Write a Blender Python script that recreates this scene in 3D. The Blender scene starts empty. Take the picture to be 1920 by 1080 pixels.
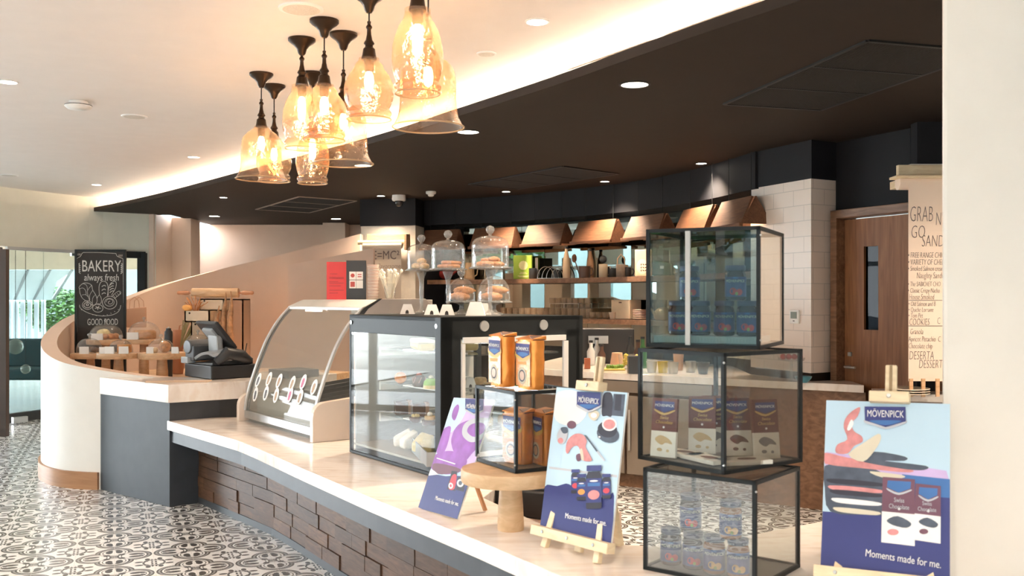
import bpy, bmesh, math, random
from mathutils import Vector, Matrix
PI = math.pi
random.seed(7)
sc = bpy.context.scene
COL = sc.collection
# ------------------------------------------------------------------ camera
FPX, HY, EYE = 1800.0, 560.0, 1.5
cd = bpy.data.cameras.new('camera'); cam = bpy.data.objects.new('camera', cd); COL.objects.link(cam)
cd.sensor_width = 36.0; cd.lens = 36.0 * FPX / 1920.0
cam.location = (0, 0, EYE); cam.rotation_euler = (PI / 2, 0, 0)
cd.shift_y = 20.0 / 1920.0
cd.clip_start = 0.05; cd.clip_end = 400
cd.dof.use_dof = True; cd.dof.focus_distance = 6.2; cd.dof.aperture_fstop = 4.8
sc.camera = cam
# ------------------------------------------------------------------ sky and exposure
w = bpy.data.worlds.new('world'); sc.world = w; w.use_nodes = True
bg = w.node_tree.nodes['Background']
bg.inputs[0].default_value = (0.87, 0.945, 1.0, 1); bg.inputs[1].default_value = 17.0
sc.view_settings.view_transform = 'Standard'; sc.view_settings.look = 'None'
sc.view_settings.gamma = 1; sc.view_settings.use_curve_mapping = False
sc.view_settings.exposure = 1.0
cy = sc.cycles
cy.max_bounces = 9; cy.diffuse_bounces = 4; cy.glossy_bounces = 3; cy.transmission_bounces = 6
cy.transparent_max_bounces = 24; cy.caustics_reflective = False; cy.caustics_refractive = False
cy.sample_clamp_indirect = 6; cy.use_denoising = True
def portal(x, y, z, sx, sy, rot):
    d = bpy.data.lights.new('daylight_portal', 'AREA'); d.shape = 'RECTANGLE'; d.size = sx; d.size_y = sy
    d.cycles.is_portal = True
    o = bpy.data.objects.new('daylight_portal', d); o.location = (x, y, z); o.rotation_euler = rot; COL.objects.link(o)
portal(-1.5, -4.9, 1.45, 12, 2.7, (PI / 2, 0, 0))          # window wall behind the viewer
portal(-7.45, 3.0, 1.45, 15, 2.7, (PI / 2, 0, -PI / 2))   # window wall on the left

# ------------------------------------------------------------------ helpers
def P(x, y, Y): return Vector(((x - 960) / FPX * Y, Y, EYE - (y - HY) / FPX * Y))
def G(x, y, z):
    Y = (EYE - z) * FPX / (y - HY); return Vector(((x - 960) / FPX * Y, Y, z))
def V(*a): return Vector(a)
class E:                                             # arithmetic on shader sockets
    nt = None
    def __init__(s, v): s.v = v
    @staticmethod
    def op(o, *a):
        n = E.nt.nodes.new('ShaderNodeMath'); n.operation = o
        for i, x in enumerate(a):
            x = x.v if isinstance(x, E) else x
            if isinstance(x, (int, float)): n.inputs[i].default_value = x
            else: E.nt.links.new(x, n.inputs[i])
        return E(n.outputs[0])
    def __add__(s, o): return E.op('ADD', s, o)
    def __radd__(s, o): return E.op('ADD', o, s)
    def __sub__(s, o): return E.op('SUBTRACT', s, o)
    def __rsub__(s, o): return E.op('SUBTRACT', o, s)
    def __mul__(s, o): return E.op('MULTIPLY', s, o)
    def __rmul__(s, o): return E.op('MULTIPLY', s, o)
    def lt(s, o): return E.op('LESS_THAN', s, o)
    def gt(s, o): return E.op('GREATER_THAN', s, o)
    def abs(s): return E.op('ABSOLUTE', s)
    def max(s, o): return E.op('MAXIMUM', s, o)
    def min(s, o): return E.op('MINIMUM', s, o)
    def fract(s): return E.op('FRACT', s)
    def floor(s): return E.op('FLOOR', s)
def length(a, b): return E.op('SQRT', a * a + b * b)
MATS = {}
def newmat(name):
    m = bpy.data.materials.new(name); m.use_nodes = True; nt = m.node_tree
    MATS[name] = m
    return m, nt, nt.nodes['Principled BSDF']
def coords(nt, scale=(1, 1, 1), rot=(0, 0, 0)):
    tc = nt.nodes.new('ShaderNodeTexCoord'); mp = nt.nodes.new('ShaderNodeMapping')
    nt.links.new(tc.outputs['Object'], mp.inputs[0]); mp.inputs['Scale'].default_value = scale; mp.inputs['Rotation'].default_value = rot
    return mp.outputs[0]
def noise(nt, vec, scale, detail=3, dist=0.0):
    n = nt.nodes.new('ShaderNodeTexNoise'); nt.links.new(vec, n.inputs['Vector'])
    n.inputs['Scale'].default_value = scale; n.inputs['Detail'].default_value = detail; n.inputs['Distortion'].default_value = dist
    return n.outputs[0]
def ramp(nt, fac, stops):
    r = nt.nodes.new('ShaderNodeValToRGB'); nt.links.new(fac, r.inputs[0]); cr = r.color_ramp
    while len(cr.elements) < len(stops): cr.elements.new(0.5)
    for e, (p, c) in zip(cr.elements, stops): e.position = p; e.color = (c[0], c[1], c[2], 1)
    return r.outputs[0]
def sh(c, k): return tuple(min(1, x * k) for x in c[:3])
def bump(nt, b, fac, strength, dist=0.01):
    n = nt.nodes.new('ShaderNodeBump'); n.inputs['Strength'].default_value = strength; n.inputs['Distance'].default_value = dist
    nt.links.new(fac, n.inputs['Height']); nt.links.new(n.outputs[0], b.inputs['Normal'])
def M(name, c, rough=0.5, metal=0.0, var=0.06, scale=6, bmp=0.0, spec=0.5, sss=0):
    """plain surface with a faint procedural variation"""
    if name in MATS: return MATS[name]
    m, nt, b = newmat(name)
    f = noise(nt, coords(nt), scale)
    nt.links.new(ramp(nt, f, [(0.3, sh(c, 1 - var)), (0.7, sh(c, 1 + var))]), b.inputs['Base Color'])
    b.inputs['Roughness'].default_value = rough; b.inputs['Metallic'].default_value = metal
    b.inputs['Specular IOR Level'].default_value = spec
    if bmp: bump(nt, b, noise(nt, coords(nt), scale * 4, 5), bmp)
    return m
def wood(name, a, c, scale=(1, 12, 12), rough=0.45, ring=2.5):
    m, nt, b = newmat(name)
    v = coords(nt, scale)
    f = noise(nt, v, ring, 6, 1.2)
    nt.links.new(ramp(nt, f, [(0.3, a), (0.5, tuple((x + y) / 2 for x, y in zip(a, c))), (0.68, c)]), b.inputs['Base Color'])
    b.inputs['Roughness'].default_value = rough
    bump(nt, b, f, 0.08, 0.005)
    return m
def emit(name, c, s):
    m, nt, b = newmat(name)
    b.inputs['Base Color'].default_value = (*c, 1); b.inputs['Emission Color'].default_value = (*c, 1); b.inputs['Emission Strength'].default_value = s
    return m
def glass(name, tint=(1, 1, 1), ior=1.5, rough=0.0, wavy=0.0, haze=0.0, haze_col=(.8, .8, .8), glow=False):
    m, nt, b = newmat(name); nt.nodes.remove(b); out = nt.nodes['Material Output']
    t = nt.nodes.new('ShaderNodeBsdfTransparent'); t.inputs[0].default_value = (*tint, 1)
    g = nt.nodes.new('ShaderNodeBsdfGlossy'); g.inputs['Roughness'].default_value = rough
    fr = nt.nodes.new('ShaderNodeFresnel')
    geo = nt.nodes.new('ShaderNodeNewGeometry'); io = nt.nodes.new('ShaderNodeMix'); io.data_type = 'FLOAT'   # thin pane: same reflectance from both sides
    nt.links.new(geo.outputs['Backfacing'], io.inputs[0]); io.inputs[2].default_value = ior; io.inputs[3].default_value = 1 / ior; nt.links.new(io.outputs[0], fr.inputs[0])
    mx = nt.nodes.new('ShaderNodeMixShader'); nt.links.new(fr.outputs[0], mx.inputs[0]); nt.links.new(t.outputs[0], mx.inputs[1]); nt.links.new(g.outputs[0], mx.inputs[2])
    if wavy:
        bn = nt.nodes.new('ShaderNodeBump'); bn.inputs['Strength'].default_value = wavy; bn.inputs['Distance'].default_value = 0.02
        nt.links.new(noise(nt, coords(nt), 14, 4), bn.inputs['Height']); nt.links.new(bn.outputs[0], g.inputs['Normal']); nt.links.new(bn.outputs[0], fr.inputs['Normal'])
    o = mx.outputs[0]
    if haze:  # even veil mixed in to imitate haze and sheen on the glass
        d = nt.nodes.new('ShaderNodeBsdfTranslucent' if glow else 'ShaderNodeBsdfDiffuse'); d.inputs[0].default_value = (*haze_col, 1)
        m2 = nt.nodes.new('ShaderNodeMixShader'); m2.inputs[0].default_value = haze
        nt.links.new(o, m2.inputs[1]); nt.links.new(d.outputs[0], m2.inputs[2]); o = m2.outputs[0]
    nt.links.new(o, out.inputs[0])
    return m

class MB:
    """collects shapes; build() links them as ONE mesh object"""
    def __init__(s): s.bm = bmesh.new(); s.M = Matrix.Identity(4); s.mi = 0
    def at(s, M): s.M = M; return s
    def v(s, co): return s.bm.verts.new(s.M @ Vector(co))
    def face(s, vs):
        try:
            f = s.bm.faces.new(vs); f.material_index = s.mi; return f
        except ValueError: return None
    def poly(s, pts): return s.face([s.v(p) for p in pts])
    def box(s, c, d, rz=0.0, R=None):
        m = R if R is not None else Matrix.Rotation(rz, 3, 'Z'); c = Vector(c)
        q = [s.v(c + m @ Vector((x * d[0] / 2, y * d[1] / 2, z * d[2] / 2))) for x in (-1, 1) for y in (-1, 1) for z in (-1, 1)]
        for f in ((0, 1, 3, 2), (4, 6, 7, 5), (0, 4, 5, 1), (2, 3, 7, 6), (0, 2, 6, 4), (1, 5, 7, 3)): s.face([q[i] for i in f])
        return s
    def bar(s, a, b, t, h=None, up=(0, 0, 1)):
        a = Vector(a); b = Vector(b); d = b - a; h = t if h is None else h
        x = d.normalized(); u = Vector(up)
        if abs(x.dot(u)) > .98: u = Vector((0, 1, 0))
        y = u.cross(x).normalized(); z = x.cross(y)
        return s.box((a + b) / 2, (d.length, t, h), R=Matrix((x, y, z)).transposed())
    def prism(s, pts, z0, z1):
        n = len(pts); z0 = z0 if hasattr(z0, '__len__') else [z0] * n; z1 = z1 if hasattr(z1, '__len__') else [z1] * n
        a = [s.v((p[0], p[1], z)) for p, z in zip(pts, z0)]; b = [s.v((p[0], p[1], z)) for p, z in zip(pts, z1)]
        s.face(a[::-1]); s.face(b)
        for i in range(n): s.face([a[i], a[(i + 1) % n], b[(i + 1) % n], b[i]])
        return s
    def strip(s, A, B, z0, z1):
        """wall-like band between two plan polylines"""
        n = len(A); f = lambda z: z if hasattr(z, '__len__') else [z] * n
        z0 = f(z0); z1 = f(z1)
        r = [[s.v((A[i][0], A[i][1], z0[i])), s.v((B[i][0], B[i][1], z0[i])), s.v((B[i][0], B[i][1], z1[i])), s.v((A[i][0], A[i][1], z1[i]))] for i in range(n)]
        for i in range(n - 1):
            for k in range(4): s.face([r[i][k], r[i][(k + 1) % 4], r[i + 1][(k + 1) % 4], r[i + 1][k]])
        s.face(r[0][::-1]); s.face(r[-1]); return s
    def lathe(s, prof, c=(0, 0), seg=24, cap=True, sq=(1, 1)):
        rings = []
        for r, z in prof:
            if r < 1e-5: rings.append([s.v((c[0], c[1], z))])
            else: rings.append([s.v((c[0] + r * sq[0] * math.cos(2 * PI * k / seg), c[1] + r * sq[1] * math.sin(2 * PI * k / seg), z)) for k in range(seg)])
        for a, b in zip(rings, rings[1:]):
            if len(a) == 1 and len(b) == 1: continue
            for k in range(seg):
                k2 = (k + 1) % seg
                if len(a) == 1: s.face([a[0], b[k2], b[k]])
                elif len(b) == 1: s.face([a[k], a[k2], b[0]])
                else: s.face([a[k], a[k2], b[k2], b[k]])
        if cap:
            for r_, rev in ((rings[0], True), (rings[-1], False)):
                if len(r_) > 2: s.face(r_[::-1] if rev else r_)
        return s
    def tube(s, pts, r, seg=8, close=False):
        pts = [Vector(p) for p in pts]; n = len(pts); rs = r if hasattr(r, '__len__') else [r] * n; rings = []
        last = None
        for i, p in enumerate(pts):
            t = (pts[(i + 1) % n] - pts[i - 1]) if (close or 0 < i < n - 1) else (pts[min(i + 1, n - 1)] - pts[max(i - 1, 0)])
            t = t.normalized()
            u = Vector((0, 0, 1)) if last is None else last
            if abs(t.dot(u)) > .95 and last is None: u = Vector((1, 0, 0))
            x = (u - t * u.dot(t)).normalized(); last = x; y = t.cross(x)
            rings.append([s.v(p + (x * math.cos(2 * PI * k / seg) + y * math.sin(2 * PI * k / seg)) * rs[i]) for k in range(seg)])
        for i in range(n if close else n - 1):
            a, b = rings[i], rings[(i + 1) % n]
            for k in range(seg): s.face([a[k], a[(k + 1) % seg], b[(k + 1) % seg], b[k]])
        if not close: s.face(rings[0][::-1]); s.face(rings[-1])
        return s
    def ball(s, c, r, sub=2, sq=(1, 1, 1), jit=0.0):
        g = bmesh.ops.create_icosphere(s.bm, subdivisions=sub, radius=1)
        for q in g['verts']:
            k = 1 + random.uniform(-jit, jit)
            q.co = s.M @ (Vector(c) + Vector((q.co.x * r * sq[0], q.co.y * r * sq[1], q.co.z * r * sq[2])) * k)
        for f in {f for q in g['verts'] for f in q.link_faces}: f.material_index = s.mi
        return s
    def build(s, name, mat, parent=None, loc=None, rz=0.0, bev=0.0, smooth=None, sub=0):
        bmesh.ops.recalc_face_normals(s.bm, faces=s.bm.faces)
        me = bpy.data.meshes.new(name); s.bm.to_mesh(me); s.bm.free()
        for m_ in (mat if isinstance(mat, (list, tuple)) else [mat]): me.materials.append(m_)
        if smooth is not None:
            me.polygons.foreach_set('use_smooth', [True] * len(me.polygons)); me.set_sharp_from_angle(angle=math.radians(smooth))
        o = bpy.data.objects.new(name, me); COL.objects.link(o)
        if parent is not None: o.parent = parent
        if loc is not None: o.location = loc
        o.rotation_euler.z = rz
        if bev:
            b = o.modifiers.new('bevel', 'BEVEL'); b.width = bev; b.segments = 2; b.limit_method = 'ANGLE'; b.angle_limit = math.radians(40)
        if sub:
            b = o.modifiers.new('sub', 'SUBSURF'); b.levels = sub; b.render_levels = sub
        return o
def tag(o, label, cat, group=None, kind=None):
    o['label'] = label; o['category'] = cat
    if group: o['group'] = group
    if kind: o['kind'] = kind
    return o
def struct(o): o['kind'] = 'structure'; return o
def thing(name, label, cat, loc=(0, 0, 0), rz=0.0, group=None):
    o = bpy.data.objects.new(name, None); o.empty_display_size = .05; COL.objects.link(o)
    o.location = loc; o.rotation_euler = (0, 0, rz); return tag(o, label, cat, group)
def dup(root, loc=None, rz=None, label=None, group=None, parent=None, scale=None):
    c = root.copy(); COL.objects.link(c)
    if parent is not None: c.parent = parent
    if loc is not None: c.location = loc
    if rz is not None: c.rotation_euler.z = rz
    if scale is not None: c.scale = (scale,) * 3 if not hasattr(scale, '__len__') else scale
    if label: c['label'] = label
    if group: c['group'] = group
    for ch in list(root.children): dup(ch, parent=c)
    return c
def text(body, size, mat, parent, M4, name='lettering', align='CENTER', shear=0.0, sx=1.0, depth=0.0006, line=1.0, thin=0.0):
    cu = bpy.data.curves.new(name, 'FONT'); cu.body = body; cu.size = size; cu.align_x = align; cu.align_y = 'CENTER'
    cu.shear = shear; cu.extrude = depth; cu.resolution_u = 3; cu.offset = -thin * size; cu.space_line = line
    t = bpy.data.objects.new(name, cu); COL.objects.link(t)
    me = bpy.data.meshes.new_from_object(t.evaluated_get(bpy.context.evaluated_depsgraph_get()))
    COL.objects.unlink(t); bpy.data.objects.remove(t)
    me.transform(M4 @ Matrix.Diagonal((sx, 1, 1, 1))); me.materials.clear(); me.materials.append(mat)
    o = bpy.data.objects.new(name, me); COL.objects.link(o); o.parent = parent
    return o
def smooth_curve(pts, per=6):
    pts = [Vector(p) for p in pts]; out = []
    for i in range(len(pts) - 1):
        p0 = pts[max(i - 1, 0)]; p1 = pts[i]; p2 = pts[i + 1]; p3 = pts[min(i + 2, len(pts) - 1)]
        for k in range(per):
            t = k / per
            out.append(0.5 * ((2 * p1) + (p2 - p0) * t + (2 * p0 - 5 * p1 + 4 * p2 - p3) * t * t + (3 * p1 - p0 - 3 * p2 + p3) * t ** 3))
    out.append(pts[-1]); return out
def offset(pts, d):
    """plan offset: positive d goes to the left of the direction of travel"""
    out = []
    for i, p in enumerate(pts):
        t = (pts[min(i + 1, len(pts) - 1)] - pts[max(i - 1, 0)]); t = Vector((t.x, t.y)).normalized()
        q = p.copy(); q.x += -t.y * d; q.y += t.x * d; out.append(q)
    return out
def frame(o, x, up=(0, 0, 1)):
    """matrix with origin o, local x along x, local z near up (y = up cross x)"""
    x = Vector(x).normalized(); y = Vector(up).cross(x).normalized(); z = x.cross(y)
    m = Matrix((x, y, z)).transposed().to_4x4(); m.translation = Vector(o); return m

# ------------------------------------------------------------------ materials
white_wall = M('white_wall', (.80, .79, .76), .65, var=.02)
ceil_white = M('ceil_white', (.84, .79, .75), .7, var=.015)
black_paint = M('black_paint', (.0155, .0098, .007), .7, var=.08, spec=.25)
slate = M('slate_laminate', (.044, .050, .061), .5, var=.10, scale=9)
navy_black = M('navy_black_wall', (.010, .0105, .014), .65, var=.05, spec=.25)
peach_wall = M('peach_wall', (.80, .61, .49), .6, var=.02)
black_metal = M('black_metal', (.015, .018, .020), .5, var=.05, spec=.22)
bronze = M('dark_bronze', (.045, .028, .018), .35, metal=.85, var=.2)
steel = M('brushed_steel', (.55, .55, .54), .3, metal=.9, var=.05)
satin = M('satin_grey', (.5, .5, .49), .4, var=.03)
white_pl = M('white_plastic', (.85, .84, .82), .4, var=.02)
paper_w = M('white_card', (.86, .85, .83), .6, var=.01)
black_pl = M('black_plastic', (.02, .021, .024), .4, var=.06)
char_pl = M('charcoal_plastic', (.06, .065, .075), .4, var=.06)
grey_pl = M('grey_plastic', (.36, .38, .40), .35, var=.04)
walnut = wood('walnut', (.13, .065, .035), (.24, .13, .075), (1.5, 10, 10), .45)
block_wood = wood('block_wood', (.066, .029, .014), (.135, .066, .034), (3, 3, 18), .55)
_nt = block_wood.node_tree; _g = _nt.nodes.new('ShaderNodeNewGeometry'); _b = _nt.nodes['Principled BSDF']; _l = _b.inputs['Base Color'].links[0].from_socket
_m = _nt.nodes.new('ShaderNodeMix'); _m.data_type = 'RGBA'; _m.blend_type = 'MULTIPLY'; _m.inputs[0].default_value = 1
_nt.links.new(_l, _m.inputs[6]); _nt.links.new(ramp(_nt, _g.outputs['Random Per Island'], [(0, (.72, .70, .68)), (1, (1.25, 1.22, 1.2))]), _m.inputs[7]); _nt.links.new(_m.outputs[2], _b.inputs['Base Color'])
door_wood = wood('door_wood', (.17, .066, .026), (.28, .125, .055), (12, 12, .8), .55)
oak = wood('oak', (.55, .33, .18), (.72, .48, .29), (2, 14, 14), .45)
pale_wood = wood('pale_wood', (.72, .56, .36), (.86, .72, .50), (3, 3, 12), .5)
shade_wood = wood('shade_wood', (.085, .032, .014), (.145, .060, .026), (2, 18, 18), .65)
g_clear = glass('clear_glass', (.97, .985, .98), 1.5)
g_thin = glass('thin_glass', (.95, .96, .96), 1.8, .02, wavy=.5, haze=.07, haze_col=(.9, .88, .85))
g_amber = glass('amber_glass', (.90, .70, .53), 2.0, .05, wavy=1.0, haze=.06, haze_col=(1, .66, .42), glow=True)
g_case = glass('case_glass', (.95, .96, .95), 1.2, haze=.02, haze_col=(.6, .6, .58))
g_haze = glass('hazy_curved_glass', (.88, .87, .84), 1.1, haze=.15, haze_col=(.62, .6, .56))
mirror = newmat('mirror')[0]; _b = mirror.node_tree.nodes['Principled BSDF']
_b.inputs['Base Color'].default_value = (.34, .395, .38, 1); _b.inputs['Metallic'].default_value = 1; _b.inputs['Roughness'].default_value = .02

def marble_mat():
    m, nt, b = newmat('marble')
    v = coords(nt, (1.0, 1.0, 1.0), (0, 0, .95))
    v2 = coords(nt, (1.2, 6.0, 1.2), (0, 0, .95))
    f = noise(nt, v2, 2.2, 6, .8); g = noise(nt, v, 7, 4, 1.5)
    E.nt = nt
    h = E(f) * .8 + E(g) * .2
    nt.links.new(ramp(nt, h.v, [(.34, (.74, .64, .57)), (.46, (.85, .78, .73)), (.56, (.88, .83, .79)), (.66, (.83, .74, .67))]), b.inputs['Base Color'])
    b.inputs['Roughness'].default_value = .14
    return m
marble = marble_mat()
def tile_mat():
    m, nt, b = newmat('encaustic_tile'); E.nt = nt
    tc = nt.nodes.new('ShaderNodeTexCoord'); sp = nt.nodes.new('ShaderNodeSeparateXYZ'); nt.links.new(tc.outputs['Object'], sp.inputs[0])
    x = E(sp.outputs[0]); y = E(sp.outputs[1]); p = .42
    ax, ay = .3806, -.9247                                   # tile rows run along this direction
    ox, oy = -2.4347, 6.43
    xs = (x - ox) * (1 / p); ys = (y - oy) * (1 / p)
    vv = xs * ax + ys * ay; uu = xs * (-ay) + ys * ax
    v = (vv + .5).fract() - .5; u = uu.fract() - .5           # medallion centred at (0,0)
    au, av = u.abs(), v.abs(); a = au.max(av); c = au.min(av)
    lobe = length(a - .24, c) - .215                           # four lobes
    ring = ((lobe.abs() - .024).abs().lt(.011)).max((lobe + .066).abs().lt(.006))
    grey = lobe.abs().lt(.016)
    # leaves inside each lobe
    leaf = (length((a - .27) * .55, (c - .066) * 1.0) - .046).lt(0) * (c.gt(.014))
    leaf2 = (length(a - .345, (c - .045)) - .034).lt(0) * (c.gt(.014))
    core = (length(a - .095, c - .095) - .044).lt(0) * (c.gt(.02))
    stem = ((a - c).abs().lt(.012)) * (a.lt(.15)) * (a.gt(.045))
    cu, cv = .5 - au, .5 - av; d = length(cu, cv)             # around the corner
    star = ((d - .135).abs().lt(.014)) 
    dm = cu.max(cv); dn = cu.min(cv)
    spike = (length((dm - .19) * .6, dn - .080) - .034).lt(0)
    spike2 = (length(dm - .10, dn - .10) - .03).lt(0)
    dash = ((cu - .024).abs().lt(.013)) * (cv.lt(.21)) * ((v * 10).fract().gt(.25))
    outside = lobe.gt(.05)
    dark = ring.max(leaf * lobe.lt(-.05)).max(leaf2 * lobe.lt(-.05)).max(core).max(stem).max(star * outside).max(spike * outside).max(spike2 * outside).max(dash)
    gx = (uu * 2).fract(); gy = (vv * 2).fract()
    grout = gx.lt(.012).max(gy.lt(.012))
    n = E(noise(nt, coords(nt), 30, 3))
    wear = n * .10
    mx = nt.nodes.new('ShaderNodeMix'); mx.data_type = 'RGBA'
    col = lambda t: (*t, 1)
    mx.inputs[6].default_value = col((.76, .765, .77)); mx.inputs[7].default_value = col((.018, .017, .017))
    nt.links.new((dark * (.97 - wear)).v, mx.inputs[0])
    m2 = nt.nodes.new('ShaderNodeMix'); m2.data_type = 'RGBA'; nt.links.new((grey * (1 - dark) * .8).v, m2.inputs[0])
    nt.links.new(mx.outputs[2], m2.inputs[6]); m2.inputs[7].default_value = col((.16, .16, .16))
    m3 = nt.nodes.new('ShaderNodeMix'); m3.data_type = 'RGBA'; nt.links.new((grout * .7).v, m3.inputs[0])
    nt.links.new(m2.outputs[2], m3.inputs[6]); m3.inputs[7].default_value = col((.55, .54, .52))
    nt.links.new(m3.outputs[2], b.inputs['Base Color'])
    b.inputs['Roughness'].default_value = .22
    return m
tile = tile_mat()
def subway_mat():
    m, nt, b = newmat('subway_brick')
    uv = nt.nodes.new('ShaderNodeUVMap')
    br = nt.nodes.new('ShaderNodeTexBrick'); nt.links.new(uv.outputs[0], br.inputs['Vector'])
    br.inputs['Color1'].default_value = (.82, .72, .65, 1); br.inputs['Color2'].default_value = (.79, .69, .62, 1); br.inputs['Mortar'].default_value = (.62, .55, .50, 1)
    br.inputs['Scale'].default_value = 1; br.inputs['Brick Width'].default_value = .23; br.inputs['Row Height'].default_value = .115
    br.inputs['Mortar Size'].default_value = .004; br.inputs['Mortar Smooth'].default_value = .4
    nt.links.new(br.outputs[0], b.inputs['Base Color']); b.inputs['Roughness'].default_value = .3
    bump(nt, b, br.outputs['Fac'], -.6, .006)
    return m
subway = subway_mat()
def wall_uv(o):
    """unroll vertical faces to metres for the brick texture"""
    me = o.data; uv = me.uv_layers.new(name='UVMap'); me.uv_layers.active = uv
    for p in me.polygons:
        t = Vector((-p.normal.y, p.normal.x, 0))
        for li in p.loop_indices:
            c = me.vertices[me.loops[li].vertex_index].co
            uv.data[li].uv = (c.dot(t), c.z) if abs(p.normal.z) < .5 else (c.x, c.y)

# ================================================================== THE ROOM
ZB, ZW, ZS = 2.65, 2.84, 2.36
# fascia of the dark ceiling, traced from the lower lip
fas_px = [(160, 399.5), (290, 372.5), (350, 357), (450, 332), (692, 270), (860, 217.5), (950, 187), (1040, 160), (1190, 107), (1340, 55), (1502, 0)]
FAS = [G(x, y, ZB) for x, y in fas_px]
FAS = smooth_curve([FAS[0], FAS[1], FAS[3], FAS[4], FAS[5], FAS[7], FAS[8], FAS[9], FAS[10], V(1.75, 2.6, ZB), V(2.6, 1.5, ZB), V(3.9, .4, ZB)], 5)
# left wall line (glazed screen to the lounge), back wall line
LW = smooth_curve([V(-6.75, 10.0, 0), V(-6.25, 11.1, 0), V(-5.95, 11.9, 0), V(-5.55, 12.6, 0), V(-4.86, 13.1, 0)], 5)
BWL = smooth_curve([V(-1.03, 11.25, 0), V(0, 10.7, 0), V(1.07, 9.6, 0), V(1.6, 8.6, 0), V(1.90, 7.5, 0)], 8)   # bar wall
EARTH = M('paving', (.45, .44, .42), .8)
mb = MB(); mb.box((-1.5, 5, -.05), (17, 22, .1)); fl = mb.build('floor', tile); struct(fl)
# pale stone floor of the lounge beyond the glass, on top of the slab's far end
mb = MB(); mb.prism([(-14, 11.0), (-6.45, 11.0), (-6.18, 11.5), (-5.95, 12.1), (-5.5, 12.8), (-4.9, 13.4), (-4.9, 24), (-14, 24)], .0, .012)
struct(mb.build('floor', M('pale_stone', (.26, .25, .22), .2, var=.05)))
mb = MB(); mb.box((-2, 3.7, ZW + .06), (18, 20.2, .12)); struct(mb.build('ceiling', ceil_white))
mb = MB()
pts = [(p.x, p.y) for p in FAS] + [(4.6, .4), (4.6, 16), (-4.7, 16), (-4.7, 13.2), (-5.73, 13.2)]
mb.prism(pts, ZB, ZB + .05); struct(mb.build('ceiling', black_paint))
# riser of the light cove with air slots
rin = offset(FAS, .34); rin2 = offset(FAS, .38)
mb = MB(); mb.strip(rin, rin2, ZB + .05, ZW); struct(mb.build('trim_1', white_wall))
strip = offset(FAS, .20); strip2 = offset(FAS, .25)
mb = MB(); mb.strip(strip, strip2, ZB + .051, ZB + .062)
tag(mb.build('cove_light_strip', emit('cove_led', (1, .76, .56), 26)), 'warm glowing light strip hidden in the curved ceiling cove', 'light strip')
def cove_grille(x0, x1, label):
    pts = [p for p in rin]
    def hit(px):
        k = (px - 960) / FPX
        for a, b in zip(pts, pts[1:]):
            fa, fb = a.x - k * a.y, b.x - k * b.y
            if fa * fb <= 0: return a.lerp(b, fa / (fa - fb))
    a, b = hit(x0), hit(x1); d = (b - a); n = int(d.length / .018); u = d.normalized(); nn = V(u.y, -u.x, 0)
    if nn.y > 0: nn = -nn
    t = thing('air_grille', label, 'air vent', (a.x, a.y, 0), 0, 'slotted vents in the ceiling cove')
    f = MB(); m = MB()
    for z in (ZB + .075, ZW - .02): f.bar(V(0, 0, z) + nn * .03, V(d.x, d.y, z) + nn * .03, .012)
    for q in (V(0, 0, 0), d): f.bar(V(q.x, q.y, ZB + .075) + nn * .03, V(q.x, q.y, ZW - .02) + nn * .03, .012)
    for i in range(n):
        q = u * (i + .5) * .018; m.box((q.x + nn.x * .025, q.y + nn.y * .025, (ZB + ZW) / 2 + .03), (.004, .02, ZW - ZB - .10), math.atan2(u.y, u.x) + .5)
    f.build('frame', white_pl, t); m.build('louvre', white_pl, t)
    b_ = MB(); b_.bar(V(0, 0, (ZB + ZW) / 2 + .03) + nn * .008, V(d.x, d.y, (ZB + ZW) / 2 + .03) + nn * .008, .004, ZW - ZB - .10); b_.build('backing', M('vent_dark', (.20, .17, .14), .8), t)
cove_grille(1066, 1229, 'white slotted air vent in the ceiling cove, the left one')
cove_grille(1250, 1440, 'white slotted air vent in the ceiling cove, the right one')

# ---- left wall above and beside the glazing
LWo = offset(LW, -.16) if offset(LW, -.16)[0].x < LW[0].x else offset(LW, .16)
def cut(pts, px0, px1):
    out = []
    ks = [(p.x / p.y) * FPX + 960 for p in pts]
    for i, p in enumerate(pts):
        if i and (ks[i - 1] - px0) * (ks[i] - px0) < 0: t = (px0 - ks[i - 1]) / (ks[i] - ks[i - 1]); out.append(pts[i - 1].lerp(p, t))
        if px0 <= ks[i] <= px1: out.append(p)
        if i and (ks[i - 1] - px1) * (ks[i] - px1) < 0: t = (px1 - ks[i - 1]) / (ks[i] - ks[i - 1]); out.append(pts[i - 1].lerp(p, t))
    return out
mb = MB(); mb.strip(LW, LWo, 2.13, ZW)
i0 = [i for i, p in enumerate(LW) if p.x / p.y * FPX + 960 >= 272][0] - 1
sol = cut(LW, 272, 400); solo = [p + (LWo[-1] - LW[-1]) for p in sol]
mb.strip(sol, solo, 0, 2.13)
struct(mb.build('wall_left', M('cream_wall', (.76, .74, .64), .65, var=.02)))
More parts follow.
